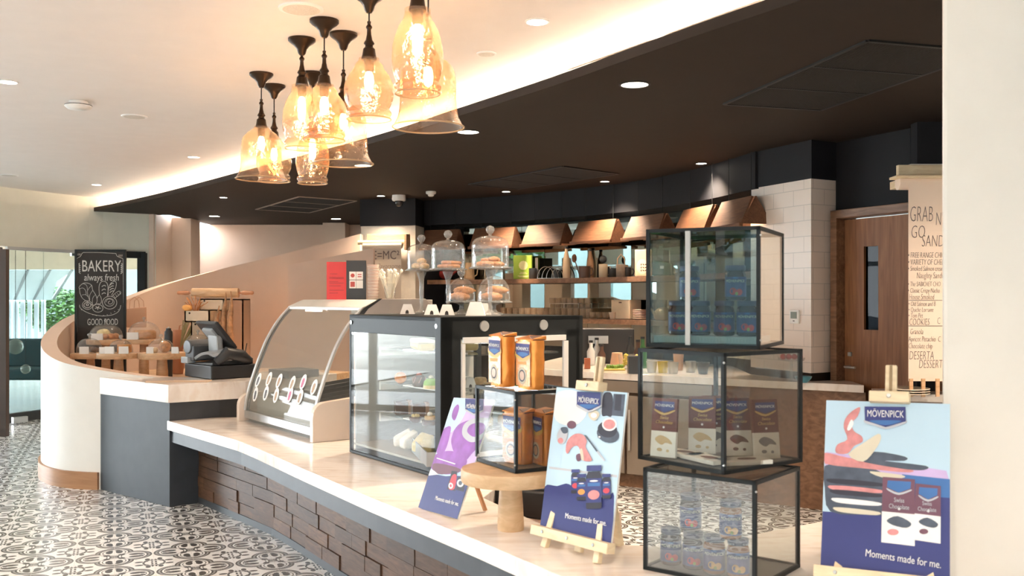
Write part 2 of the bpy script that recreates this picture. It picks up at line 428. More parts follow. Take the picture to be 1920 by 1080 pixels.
# glazing of the screen
gl = cut(LW, 12, 233)
sill = MB(); sill.strip(offset(gl, .03), offset(gl, -.03), .0, .11); head = MB(); head.strip(offset(gl, .02), offset(gl, -.02), 2.09, 2.13)
w1 = thing('window', 'tall frameless glass screen between the cafe and the lounge', 'window', (0, 0, 0)); w1['kind'] = 'structure'; w1.name = 'window_1'
head.build('head_rail', satin, w1); sill.build('sill', M('dark_kick', (.05, .055, .06), .4), w1)
n = 3; seg = [gl[round(i * (len(gl) - 1) / n)] for i in range(n + 1)]
for a, b in zip(seg, seg[1:]):
    mb = MB(); mb.bar(V(a.x, a.y, 1.1), V(b.x, b.y, 1.1), .01, 1.98); mb.build('pane', glass('lounge_glass', (.66, .71, .69), 1.4) if 'lounge_glass' not in MATS else MATS['lounge_glass'], w1)
mb = MB(); q = P(137, 468, gl[-1].y - .35); mb.box((q.x, q.y + .1, 2.09), (.15, .04, .06), .9); mb.build('patch_fitting', steel, w1)
q = P(38, 560, gl[0].y); mb = MB(); mb.box((q.x + .02, q.y - .05, .05), (.17, .05, .07), .9); mb.build('patch_fitting', steel, w1)
# dark framed door set right of it, and the door post on the far left
dl = cut(LW, 146, 272); a, b = dl[0], dl[-1]; a = a + V(.02, -.02, 0)
d1 = thing('door', 'dark framed glass door behind the chalkboard', 'door'); d1.name = 'door_1'; d1['kind'] = 'structure'
mb = MB()
mb.bar(V(a.x, a.y, 2.09), V(b.x, b.y, 2.09), .06, .09)
for f_, wd in ((0.05, .08), (.955, .11)): c = a.lerp(b, f_); mb.bar(V(c.x, c.y, 0), V(c.x, c.y, 2.12), wd, .08)
c = a.lerp(b, .5); mb.bar(V(a.x, a.y, .06), V(b.x, b.y, .06), .06, .12)
mb.build('frame', black_metal, d1, bev=.004)
mb = MB(); mb.bar(V(a.x, a.y, 1.08), V(b.x, b.y, 1.08), .01, 1.94); mb.build('pane', MATS['lounge_glass'], d1)
q = G(8, 818, 0.0); t = thing('door', 'dark metal door post at the far left edge', 'door', (q.x, q.y, 0)); t.name = 'door_2'; t['kind'] = 'structure'
mb = MB(); mb.box((0, 0, 1.02), (.075, .07, 2.04)).box((-.5, -.15, 2.03), (1.0, .07, .06), .3); mb.build('frame', M('brown_frame', (.06, .035, .025), .4), t, bev=.004)
mb = MB(); mb.box((-.45, -.14, 1.0), (.9, .008, 1.95), .3); mb.build('pane', MATS['lounge_glass'], t)

# ---- back wall of the room with its two pilasters
mb = MB(); mb.box((-2.9, 15.0, 1.33), (5.2, .12, 2.66)); mb.box((-4.93, 14.1, 1.33), (.12, 2.1, 2.66))
mb.box((-4.98 + .2, 13.95, 1.33), (.36, .4, 2.66)); mb.box((-2.70, 14.75, 1.33), (.34, .4, 2.66)); mb.box((-1.1, 13.2, 1.33), (.12, 3.6, 2.66))
struct(mb.build('wall_back', peach_wall))

# ---- the spiral wall
SP = [(-2.42, 7.60, .862), (-2.80, 7.53, .885), (-3.245, 7.545, .94), (-3.62, 7.68, 1.0), (-3.93, 8.02, 1.09), (-4.15, 8.55, 1.20), (-4.25, 9.2, 1.33), (-4.20, 9.9, 1.44), (-3.95, 10.5, 1.62), (-3.45, 10.9, 1.80), (-2.8, 11.1, 1.97), (-2.2, 11.15, 2.12), (-1.72, 11.1, 2.24)]
SC = smooth_curve([V(*p) for p in SP], 6)
cen = V(-2.7, 9.3, 0)
def inward(pts, d):
    o = offset(pts, d)
    return o if (o[len(o) // 3] - cen).length < (pts[len(o) // 3] - cen).length else offset(pts, -d)
SCi = inward(SC, .125)
for p, q in zip(SC, SCi): q.z = p.z
zt = [p.z for p in SC]
mb = MB(); mb.strip(SC, SCi, 0, zt)
o = mb.build('wall_curved', [white_wall, peach_wall], smooth=30); struct(o)
for p in o.data.polygons:        # inner face and cap carry the warmer colour
    c = p.center; m_ = (c - cen); m_.z = 0
    if abs(p.normal.z) > .5 or p.normal.dot(m_) < 0: p.material_index = 1
kb = [p for p in SC if p.y < 9.3 and p.x < -3.2]
kb = [V(-3.25, 7.545, 0)] + kb
mb = MB(); mb.strip(kb, offset(kb, .022 if (offset(kb, .02)[3] - cen).length > (kb[3] - cen).length else -.022), 0, .135)
struct(mb.build('baseboard_curved', wood('skirting_wood', (.33, .16, .075), (.42, .22, .11), (1, 1, 8)), smooth=30))
# pinkish lower wall inside the spiral
a = P(540, 497, 10.2); b = P(700, 466, 10.35)
mb = MB(); mb.prism([(a.x, a.y), (b.x, b.y), (b.x, b.y + .12), (a.x, a.y + .12)], .0, [a.z, b.z, b.z, a.z])
mb.prism([(a.x, a.y + .01), (a.x - .02, a.y + .8), (a.x + .1, a.y + .8), (a.x + .12, a.y + .1)], 0, [a.z, a.z, a.z, a.z])
struct(mb.build('wall_inner', M('pink_plaster', (.78, .60, .50), .6, var=.02)))

# ---- left column with white face
cl = [P(677, 425, 11.13), P(779, 424, 11.0), P(795, 428, 11.35)]; cl4 = cl[0] + (cl[2] - cl[1]) * 1.2
poly = [(p.x, p.y) for p in (cl[0], cl[1], cl[2], cl4)]
mb = MB(); mb.prism(poly, 0, ZS - .02); struct(mb.build('wall_column_left', M('ivory_render', (.74, .68, .60), .6, var=.06, scale=14)))
gp = [(cl[0].x - .01, cl[0].y - .01), (cl[1].x, cl[1].y - .012), (cl[2].x + .012, cl[2].y), (cl4.x, cl4.y)]
mb = MB(); mb.prism(gp, ZS - .02, ZB); struct(mb.build('wall_column_left_top', navy_black))
# ---- bar wall: dark, with mirror panels on it
BWo = offset(BWL, .12) if offset(BWL, .12)[10].y > BWL[10].y else offset(BWL, -.12)
sgn = .5 if (offset(BWL, .5)[10].y < BWL[10].y) else -.5
def barline(d): return offset(BWL, sgn * d / .5)      # d metres in front of the bar wall
mb = MB(); mb.strip(barline(-.37), barline(-.5), 0, ZB); struct(mb.build('wall_bar', navy_black))
mb = MB(); f1 = barline(.0); mb.strip(f1, barline(-.37), ZS, ZB); struct(mb.build('trim_2', navy_black, smooth=30))
def hit(pts, px):
    k = (px - 960) / FPX
    for a, b in zip(pts, pts[1:]):
        fa, fb = a.x - k * a.y, b.x - k * b.y
        if fa * fb <= 0: return a.lerp(b, fa / (fa - fb)), (b - a).normalized()
    return pts[-1], (pts[-1] - pts[-2]).normalized()
mir = thing('mirror_wall', 'mirrored back wall of the bar, made of tall joined panels', 'mirror')
bl = barline(-.358); nmir = 11; tot = len(bl) - 1
for i in range(1, nmir):
    a = bl[round(i * tot / nmir)]; b = bl[round((i + 1) * tot / nmir)]
    u = (b - a).normalized(); mb = MB()
    mb.bar(V(a.x, a.y, 1.66) + u * .002, V(b.x, b.y, 1.66) - u * .002, .006, 1.38); mb.build('mirror_panel', mirror, mir)

mb = MB(); mb.bar(V(-1.16, 11.33, ZB / 2), V(-.78, 11.64, ZB / 2), .08, ZB); struct(mb.build('wall_bar_end', navy_black))
# ---- brick column on the right end of the bar
c0 = V(2.165, 6.95, 0); cL = V(1.89, 7.60, 0); cR = V(2.455, 7.12, 0)
poly = [(cL.x, cL.y), (c0.x, c0.y), (cR.x, cR.y), (cR.x + cL.x - c0.x, cR.y + cL.y - c0.y)]
mb = MB(); mb.prism(poly, .96, 2.37); o = mb.build('wall_column_brick', subway); wall_uv(o); struct(o)
poly2 = [(cL.x - .01, cL.y - .01), (c0.x, c0.y - .01), (cR.x + .01, cR.y), poly[3]]
mb = MB(); mb.prism(poly2, 2.37, ZB); struct(mb.build('wall_column_brick_top', navy_black))
mb = MB(); mb.prism(poly, 0, .96); struct(mb.build('wall_column_brick_base', black_paint))
# ---- door wall on the right
dA = V(2.37, 7.05, 0); dB = P(1712, 300, 6.42); dB.z = 0; u = (dB - dA).normalized(); L = (dB - dA).length
FR = Matrix.Rotation(math.atan2(u.y, u.x), 4, 'Z'); FR.translation = dA
mb = MB(); mb.at(FR); mb.box((L / 2, .09, (2.14 + ZB) / 2), (L + .1, .12, ZB - 2.14)); mb.box((.02, .09, 1.07), (.08, .12, 2.14)); mb.box((L + .5, .09, ZB / 2), (1.1, .12, ZB))
struct(mb.build('wall_right', navy_black))
t = thing('door', 'brown wooden swing door with a narrow glass slot', 'door', dA, math.atan2(u.y, u.x)); t.name = 'door_3'; t['kind'] = 'structure'
mb = MB(); mb.box((.055, .0, 1.07), (.06, .14, 2.14)).box((L / 2 + .05, 0, 2.11), (L, .14, .06)); mb.build('frame', walnut, t, bev=.004)
# leaf with window opening
x0, x1 = .09, L + .35; s0 = P(1634, 458, 6.75); s1 = P(1668, 618, 6.6)
sx0 = .27; sx1 = .40; z0, z1 = 1.28, 1.87
mb = MB()
for a_, b_, c_, d_ in ((x0, sx0, 0, 2.07), (sx1, x1, 0, 2.07), (sx0, sx1, 0, z0), (sx0, sx1, z1, 2.07)): mb.box(((a_ + b_) / 2, .03, (c_ + d_) / 2), (b_ - a_, .045, d_ - c_))
mb.build('leaf', door_wood, t)
mb = MB(); mb.box(((sx0 + sx1) / 2, .03, (z0 + z1) / 2), (sx1 - sx0, .006, z1 - z0)); mb.build('pane', glass('door_glass', (.10, .11, .12), 1.12), t)
mb = MB(); mb.tube([(.145, .0, 1.01), (.145, -.05, 1.01), (.155, -.055, 1.01), (.25, -.055, 1.01)], .009, 10); mb.lathe([(.022, 0), (.022, .008)], (0, 0), 16) if 0 else None
mb.build('door_handle', steel, t, smooth=40)
mb = MB(); mb.box((.145, .002, 1.10), (.03, .02, .03)); mb.build('lock', steel, t, bev=.004)
# block behind the menu roll
mA = P(1702, 300, 6.22)
mb = MB(); mb.box((mA.x + .82, mA.y + .07, ZB / 2), (1.5, .1, ZB), 0); struct(mb.build('wall_menu', navy_black))
mb = MB(); mb.box((mA.x + .75, mA.y + .0, 2.31), (1.48, .05, .12)); struct(mb.build('trim_3', white_wall))
# ---- pillar close to the viewer on the right
mb = MB(); mb.prism([(1.345, 3.0), (2.5, 3.0), (2.5, 3.6), (1.62, 3.6)], 0, 2.84); struct(mb.build('wall_pillar', M('pillar_white', (.88, .84, .78), .7, var=.02), bev=.015))
# ---- side walls and the glazed walls behind and beside the viewer (reflected in glass and mirrors)
mb = MB(); mb.box((4.55, 6, 1.42), (.1, 22, 2.84)); struct(mb.build('wall_side', white_wall))
def glazed(name, pts, label):
    t = thing('window', label, 'window'); t.name = name; t['kind'] = 'structure'
    m = MB(); A, B = V(*pts[0]), V(*pts[1]); L = (B - A).length; n = round(L / 1.5)
    for i in range(n + 1): c = A.lerp(B, i / n); m.bar(V(c.x, c.y, 0), V(c.x, c.y, ZW), .09)
    for z in (.05, 2.1, ZW - .04): m.bar(V(A.x, A.y, z), V(B.x, B.y, z), .07, .08)
    m.build('mullion', white_pl, t)
glazed('window_2', ((-7.5, -5, 0), (4.5, -5, 0)), 'tall glazed front behind the viewer with white mullions')
glazed('window_3', ((-7.5, -5, 0), (-7.5, 10.4, 0)), 'tall glazed side with white mullions left of the viewer')
mb = MB(); mb.box((-7.1, 10.45, 1.42), (.9, .1, 2.84)); struct(mb.build('wall_side', white_wall))
mb = MB(); mb.box((0, -22, -.12), (90, 90, .2)); o = mb.build('ground', M('lawn_paving', (.34, .34, .32), .9, var=.3, scale=.6)); struct(o)

# ---- outdoors: trees and a tall dark-walled building seen in reflections
leafm = M('leaf_green', (.04, .10, .02), .5, var=.5, scale=2); bark = M('bark', (.16, .11, .07), .8, var=.2)
def make_tree(h, r, n, name='tree'):
    t = thing(name, 'leafy green tree outside', 'tree', (0, 0, 0))
    m = MB(); m.tube([(0, 0, 0), (.1, .05, h * .35), (0, -.05, h * .7)], [.16, .12, .05], 8)
    for k in range(5):
        a = k * 1.3; m.tube([(.05, 0, h * .4), (math.cos(a) * r * .6, math.sin(a) * r * .6, h * .72)], [.06, .02], 6)
    m.build('trunk', bark, t)
    m = MB()
    for k in range(n):
        while True:
            q = V(random.uniform(-1, 1), random.uniform(-1, 1), random.uniform(-1, 1))
            if .35 < q.length < 1: break
        c = V(q.x * r, q.y * r, h * .72 + q.z * h * .32); d = V(random.uniform(-1, 1), random.uniform(-1, 1), random.uniform(-.6, .3)).normalized() * random.uniform(.15, .28)
        e = d.cross(V(random.uniform(-1, 1), random.uniform(-1, 1), 1)).normalized() * .07
        m.poly([c - d, c + e, c + d, c - e])
    m.build('crown', leafm, t); return t
T0 = make_tree(5.5, 2.1, 3000); T0.location = (-5.5, -9.0, 0)
T0['group'] = 'trees outside'
for i, (x, y, s) in enumerate([(-1.4, -9.2, .9), (2.8, -9.0, .9), (7.2, -9.4, 1.0), (-10.2, -8.6, 1.0), (-13.6, -3.6, .9), (-13.2, 1.5, 1.0), (-13.8, 6.4, 1.0)]):
    dup(T0, (x, y, 0), i * 1.1, scale=s, group='trees outside')
t = thing('pavilion', 'pale building with tall columns across the lawn', 'building', (0, -16, 0))
mb = MB(); mb.box((-1, 0, 3.2), (44, .6, 6.4)).box((-18, 14, 2.2), (.5, 28, 4.4)); mb.build('wall', M('grey_teal_render', (.13, .17, .175), .8), t)  # walls made tall and dark to keep bright sky out of the mirrors
mb = MB(); [mb.box((x, .6, 3.5), (.45, .45, 7)) for x in (-11, -7.6, -4.2, -.8, 2.6, 6, 9.4)]; mb.build('column', white_wall, t)
mb = MB(); [mb.bar((x, .9, 4.6), (x + 2.6, 2.6, 5.6), .12) for x in (-9, -6, -3, 0, 3, 6)]; mb.build('canopy_strut', white_pl, t)

# ---- lounge beyond the glass
t = thing('skylight', 'slanted white glazed roof with dark glazing bars seen through the screen', 'skylight')
m = MB(); m2 = MB()
A, B, D = P(5, 548, 21), P(88, 560, 21), 0
for i in range(9):
    x = -13.4 + i * .42
    m.bar((x, 21, 1.50), (x + 1.7, 18.2, 2.06), .05)
m.build('glazing_bar', M('dark_bar', (.10, .12, .14), .4), t)
mb = MB(); mb.poly([(-13.8, 21.05, 1.47), (-10.1, 21.05, 1.47), (-9.1, 19.2, 1.86), (-8.3, 18.2, 2.04), (-13.0, 18.2, 2.04)]); mb.build('roof_pane', M('milk_glass', (.42, .50, .56), .4, var=.05), t)
m = MB()
for i in range(9): m.box((-11.5 + i * .15, 21.1, .76), (.085, .05, 1.5))
tag(m.build('vertical_louvre', M('louvre_grey', (.40, .45, .50), .5)), 'row of tall pale vertical louvres at the far end of the lounge', 'louvres')
mb = MB(); mb.box((-10.2, 15.6, 2.56), (10, 5.2, .1)).box((-10.2, 18.15, 2.32), (10, .1, .54)); struct(mb.build('ceiling', M('lounge_ceiling', (.70, .60, .50), .7)))
t = thing('tree', 'dark green tree behind the lounge glass beside the chalkboard', 'tree', (-10.6, 22.4, 0)); 
for ch in T0.children: c = ch.copy(); COL.objects.link(c); c.parent = t
t.scale = (.42, .3, .31)
mb = MB(); mb.box((-9.2, 25, 2.2), (14, .2, 4.4)); struct(mb.build('wall_backdrop', M('backdrop_grey_blue', (.10, .13, .14), .8)))  # dark backdrop added to cover the bright sky behind the louvres
teal = M('teal_fabric', (.008, .05, .065), .8, var=.1)
q = P(60, 700, 14.5)
t = thing('lounge_bench', 'long teal upholstered bench in the lounge behind the glass', 'bench', (-8.55, 13.9, -.02))
mb = MB(); mb.box((0, 0, .44), (4.2, .55, .16)); mb.build('seat', teal, t, bev=.03)
mb = MB(); mb.box((0, .3, .72), (4.2, .12, .42)); mb.build('backrest', teal, t, bev=.03)
for x in (-1.6, -.6, .0, .6, 1.25): 
    mb = MB(); mb.bar((x, -.1, .36), (x + .04, -.14, .012), .07); mb.build('leg', oak, t)
gm = glass('globe_glass', (.80, .90, .84), 1.5, wavy=.4, haze=.12)
for x, y, r, lb in ((29, 650, 13, 'upper'), (48, 692, 8, 'lower')):
    q = P(x, y, 13.2); R_ = r * 13.2 / FPX * 1.1
    t = thing('globe_pendant', f'small clear glass globe pendant in the lounge, the {lb} of two', 'pendant lamp', (q.x, q.y, q.z))
    mb = MB(); mb.ball((0, 0, 0), R_, 3); mb.build('globe', gm, t, smooth=60)
    mb = MB(); mb.tube([(0, 0, R_ * .9), (0, 0, 2.51 - q.z)], .004, 5); mb.build('cord', black_metal, t)
q = P(66, 520, 20)

# ================================================================== COUNTERS
LZ = .62
F = [V(-2.486, 6.917, 0), V(-1.704, 5.955, 0), V(-1.497, 5.637, 0), V(-1.102, 4.997, 0), V(-.617, 4.23, 0), V(-.132, 3.50, 0), V(.169, 3.02, 0), V(.45, 2.62, 0), V(.85, 2.33, 0), V(1.5, 2.28, 0), V(2.3, 2.6, 0)]
B = [V(-2.19, 7.12, 0), V(-1.93, 6.887, 0), V(-1.22, 5.91, 0), V(-.932, 5.5, 0), V(-.342, 4.66, 0), V(-.129, 4.25, 0), V(.102, 3.78, 0), V(.36, 3.44, 0), V(.62, 3.40, 0), V(1.09, 3.71, 0), V(1.226, 3.80, 0), V(1.50, 3.84, 0), V(2.3, 3.9, 0)]
mb = MB(); Bw = [p + (V(.828, .56, 0) * .45 if 1 <= i <= 4 else V(0, 0, 0)) for i, p in enumerate(B)]; mb.prism([(p.x, p.y) for p in F] + [(p.x, p.y) for p in Bw[::-1]], LZ - .066, LZ)
tag(mb.build('marble_worktop', marble, bev=.004), 'long low marble slab of the front counter, holding the signs and glass boxes', 'worktop')
def inset(pts, d):
    o = offset(pts, d); return o if o[1].x > pts[1].x else offset(pts, -d)
t = thing('front_counter', 'low counter clad in staggered dark wood blocks under a slate band', 'counter', (0, 0, 0))
back = [p + V(.01, -.03, 0) for p in B]
Fb = inset(F, .025); mb = MB(); mb.prism([(p.x, p.y) for p in Fb] + [(p.x, p.y) for p in inset(F, .20)[::-1]], LZ - .153, LZ - .066); mb.build('slate_band', slate, t)
Fp = inset(F, .24)
mb = MB(); mb.prism([(p.x, p.y) for p in Fp] + [(p.x, p.y) for p in back[::-1]], 0, LZ - .068); mb.build('body', M('pink_laminate', (.66, .50, .42), .5, var=.03), t)
Fk = inset(F, .225); mb = MB(); mb.strip(Fk, Fp, 0, .045); mb.build('kick_strip', slate, t)
# blocks laid along the panel line
mb = MB(); random.seed(3)
acc = [0]
for a, b in zip(Fp, Fp[1:]): acc.append(acc[-1] + (b - a).length)
def along(s, pts=None, ac=None):
    pts = pts or Fp; ac = ac or acc
    for i in range(len(pts) - 1):
        if s <= ac[i + 1] or i == len(pts) - 2:
            k = (s - ac[i]) / (ac[i + 1] - ac[i]); return pts[i].lerp(pts[i + 1], k), (pts[i + 1] - pts[i]).normalized()
rowh = .0775
for r in range(6):
    s = random.uniform(.02, .2); z = .045 + r * rowh; h = min(rowh, LZ - .153 + .01 - z) if r < 6 else 0
    s0 = 0
    while s0 < acc[-1] - .9:
        s1 = s0 + random.uniform(.17, .33) if s0 else s
        e = random.uniform(.002, .014)
        a, u = along(s0 + .001); b, _ = along(s1 - .001); u = (b - a).normalized(); nrm = V(-u.y, u.x, 0)
        if nrm.x > 0: nrm = -nrm
        c = (a + b) / 2 + nrm * (e / 2); mb.box((c.x, c.y, z + h / 2), ((b - a).length, e + .012, h - .003), math.atan2(u.y, u.x)); s0 = s1
mb.build('wood_block_panel', block_wood, t)

# ---- till counter: slate block with thick marble
tc = [V(-3.235, 7.545, 0), V(-2.463, 6.905, 0), V(-2.02, 7.22, 0), V(-1.45, 7.95, 0), V(-2.0, 8.3, 0), V(-2.42, 7.62, 0), V(-2.80, 7.55, 0)]
mb = MB(); mb.prism([(p.x, p.y) for p in (tc[0], tc[1], tc[2] + V(-.16, -.06, 0), V(-1.75, 7.9, 0), tc[4], tc[5], tc[6])], 0, .752)
t = thing('till_counter', 'slate grey block counter beside the white curved wall', 'counter'); o = mb.build('body', slate, t, bev=.002)
mb = MB(); mb.prism([(p.x, p.y) for p in (tc[0] + V(-.0, -.012, 0), tc[1] + V(0, -.025, 0), tc[2] + V(.02, -.01, 0), tc[3], tc[4], tc[5], tc[6])], .752, .882)
tag(mb.build('marble_worktop', marble, bev=.003), 'thick marble slab of the till counter under the cash register', 'worktop')
# flat leaflets on it
q = G(300, 716, .883)
mb = MB(); mb.box((0, 0, .002), (.20, .12, .004)); tag(mb.build('leaflet', M('kraft', (.62, .45, .32), .7), loc=(q.x, q.y, .883), rz=.3, ), 'thin brown leaflet on the marble, left of the two', 'leaflet')
q = G(355, 716, .883)
mb = MB(); mb.box((0, 0, .003), (.28, .13, .006)); tag(mb.build('leaflet', MATS['kraft'], loc=(q.x, q.y + .03, .883), rz=.05), 'wide brown leaflet on the marble in front of the cash register', 'leaflet')

# ---- counter inside the spiral carrying the wooden stands
mb = MB(); mb.prism([(-3.75, 8.25), (-2.9, 7.85), (-2.1, 8.4), (-1.6, 9.5), (-2.4, 10.0), (-3.6, 9.9), (-3.95, 9.0)], 0, .78)
tag(mb.build('display_counter', oak, bev=.01), 'low wooden display counter inside the curved wall under the cake stands', 'counter')

# ---- back bar counter
bf = [V(.05, 8.35, 0), V(.607, 7.82, 0), V(1.5, 7.2, 0), V(2.42, 6.60, 0)]
off = [V(.65, 10.2, 0), V(1.35, 9.6, 0), V(1.95, 8.5, 0), V(1.88, 7.55, 0), V(2.165, 6.93, 0), V(2.46, 7.08, 0)]
mb = MB(); mb.prism([(p.x, p.y) for p in bf + off[::-1]] , .852, .905); tag(mb.build('marble_worktop', marble, bev=.003), 'marble top of the back bar in front of the mirrors and brick column', 'worktop')
t = thing('back_bar', 'back bar cabinet with steel fronts and a walnut end', 'counter')
bfi = [p + V(.03, .05, 0) for p in bf]; offi = [V(.65, 10.18, 0), V(1.33, 9.58, 0), V(1.93, 8.5, 0), V(1.87, 7.5, 0), V(2.15, 6.95, 0), V(2.40, 7.08, 0)]
mb = MB(); mb.prism([(p.x, p.y) for p in bfi + offi[::-1]], .0, .85); mb.build('body', walnut, t)
a, b = bfi[1] + V(-.02, -.02, 0), bfi[2] + V(-.02, -.02, 0)
u = (b - a).normalized(); nrm = V(u.y, -u.x, 0)
mb = MB(); c = (a + b) / 2 + nrm * .012; mb.bar(V(a.x, a.y, .80) + nrm * .01, V(b.x, b.y, .80) + nrm * .01, .02, .09); mb.build('top_rail', M('taupe_metal', (.30, .25, .21), .35, metal=.4), t)
for i in range(3):
    p0 = a.lerp(b, i / 3 + .01); p1 = a.lerp(b, (i + 1) / 3 - .01)
    mb = MB(); mb.bar(V(p0.x, p0.y, .42) + nrm * .012, V(p1.x, p1.y, .42) + nrm * .012, .022, .62)
    d = mb.build('door', MATS['taupe_metal'], t, bev=.003)
    mb = MB(); q = p0.lerp(p1, .08) + nrm * .035; mb.bar(V(q.x, q.y, .30), V(q.x, q.y, .62), .015); mb.build('handle', steel, d)
# right marble counter beneath the menu roll
q = P(1632, 735, 6.17)
mb = MB(); mb.prism([(q.x, q.y - .06), (q.x + 1.4, q.y - .42), (q.x + 1.6, q.y + .0), (q.x + .1, q.y + .25)], .85, .90); tag(mb.build('marble_worktop', marble, bev=.003), 'small marble shelf counter below the handwritten menu roll', 'worktop')
mb = MB(); mb.prism([(q.x + .03, q.y - .02), (q.x + 1.35, q.y - .37), (q.x + 1.5, q.y + .0), (q.x + .12, q.y + .22)], 0, .85); tag(mb.build('side_cabinet', walnut), 'dark cabinet under the small marble counter by the wooden door', 'cabinet')

# ================================================================== CURVED ICE CREAM CASES
O = V(-1.93, 6.90, 0); dd = V(.583, -.812, 0).normalized(); nn = V(-dd.y, dd.x, 0)       # dd along, nn into the case
ice = Matrix((dd, nn, V(0, 0, 1))).transposed().to_4x4(); ice.translation = O
prof = [(.015, .70), (.022, .76), (.045, .86), (.075, .95), (.115, 1.06), (.17, 1.19), (.225, 1.285), (.285, 1.365), (.35, 1.43)]
prof = [(v.x, v.y) for v in smooth_curve([V(a, b, 0) for a, b in prof], 3)]
def iced(name, label, s0, s1, hood):
    rz = math.atan2(dd.y, dd.x); base = ice @ V(s0, 0, 0)
    t = thing(name, label, 'display case', base, rz); w = s1 - s0
    def sweep(pr, x0, x1, th):
        m = MB(); n = len(pr)
        q = [offset([V(y, z, 0) for y, z in pr], d) for d in (0, th)]
        rr = []
        for x in (x0, x1): rr.append(([m.v((x, p.x, p.y)) for p in q[0]], [m.v((x, p.x, p.y)) for p in q[1]]))
        (a, b), (c, d) = rr
        for i in range(n - 1):
            m.face([a[i], a[i + 1], c[i + 1], c[i]]); m.face([b[i], b[i + 1], d[i + 1], d[i]])
            m.face([a[i], a[i + 1], b[i + 1], b[i]]); m.face([c[i], c[i + 1], d[i + 1], d[i]])
        m.face([a[0], c[0], d[0], b[0]]); m.face([a[-1], c[-1], d[-1], b[-1]])
        return m
    sweep(prof, .03, w - .03, .006).build('curved_glass', g_haze, t, smooth=40)
    sweep(prof, 0, .03, .014).build('edge_trim', satin, t, smooth=40)
    sweep(prof, w - .03, w, .014).build('edge_trim', satin, t, smooth=40)
    sweep([(a + .012, b) for a, b in prof], .03, .045, .012).build('gasket', black_pl, t, smooth=40)
    sweep([(a + .012, b) for a, b in prof], w - .045, w - .03, .012).build('gasket', black_pl, t, smooth=40)
    m = MB(); m.box((w / 2, .03, .672), (w, .05, .055)); m.build('front_rail', steel, t, bev=.006)
    m = MB(); m.box((w / 2, .06, .632), (w - .04, .05, .024)); m.build('base_recess', M('grey_brown', (.30, .27, .24), .6), t)
    m = MB()
    m.box((w / 2, .55, .66), (w - .02, .9, .08)).box((w / 2, .93, .92), (w - .02, .04, .44)).box((w / 2, .10, .74), (w - .06, .02, .12))
    m.build('tub_body', M('inner_grey', (.50, .48, .45), .5), t)
    # steel ice cream pans on a sloping deck
    n = max(1, round((w - .1) / .19))
    for k in range(n):
        x = .06 + (w - .12) * (k + .5) / n
        m = MB(); R = Matrix.Rotation(.12, 3, 'X')
        for dx, dy, sx, sy in ((0, -.34, .165, .012), (0, .34, .165, .012), (-.08, 0, .008, .68), (.08, 0, .008, .68)): m.box((x + dx, .50 + dy, .835 + .04 * (dy / .34)), (sx, sy, .05), R=R)
        m.box((x, .50, .80), (.16, .66, .01), R=R); pan = m.build('pan', M('pan_steel', (.30, .30, .30), .5, metal=.6), t)
    # roof
    zr = 1.43
    def cross(x0, x1, pr):
        m = MB(); a = [m.v((x0, y, z)) for y, z in pr]; b = [m.v((x1, y, z)) for y, z in pr]; m.face(a[::-1]); m.face(b); n = len(pr)
        for i in range(n): m.face([a[i], a[(i + 1) % n], b[(i + 1) % n], b[i]])
        return m
    if hood:
        cross(0, w, [(.335, 1.422), (.338, 1.436), (.46, 1.496), (.80, 1.502), (.82, 1.43)]).build('hood', M('hood_steel', (.50, .45, .42), .38, metal=.3), t, bev=.003)
        cross(w, w + .012, [(.333, 1.422), (.336, 1.44), (.455, 1.502), (.81, 1.508), (.82, 1.43)]).build('hood_edge', black_pl, t)
    else:
        cross(0, w, [(.335, 1.422), (.338, 1.444), (.43, 1.484), (.46, 1.4935), (.86, 1.4935), (.86, 1.43)]).build('roof', M('light_grey_top', (.62, .61, .58), .4), t, bev=.003)
        m = MB(); m.box((w * .32, .37, 1.415), (.20, .04, .012)); m.build('interior_lamp', emit('case_lamp', (1, .95, .88), 3), t)
    for x_ in (.01, w - .006):          # flat end panes
        m = MB(); ring_ = [m.v((x_, a_ + .01, b_)) for a_, b_ in prof] + [m.v((x_, .84, 1.43)), m.v((x_, .84, .70))]; m.face(ring_); m.build('end_glass', g_case, t)
    cross(w - .012, w + .010, [(.30, 1.385), (.355, 1.445), (.46, 1.498), (.80, 1.500), (.87, 1.44), (.86, 1.41), (.42, 1.40)]).build('roof_end_cap', M('hood_steel', (.46, .41, .38), .38, metal=.3), t, bev=.003)
    cross(w + .002, w + .014, [(.285, 1.365), (.345, 1.440), (.455, 1.500), (.475, 1.500), (.375, 1.436), (.315, 1.365)]).build('roof_edge', black_pl, t)
    cross(w - .004, w + .012, [(.31, 1.372), (.87, 1.395), (.87, 1.41), (.33, 1.39)]).build('roof_edge', black_pl, t)
    # back frame and lit interior
    m = MB(); m.box((w / 2, .86, 1.30), (w, .02, .26)).box((w * .5, .87, 1.14), (.03, .02, .5)); m.build('rear_door', M('rear_beige', (.55, .50, .44), .5), t)
    return t, w
ic1, wic = iced('ice_cream_case', 'curved glass ice cream case with round stickers, left of the black pastry case', 0, 1.20, False)
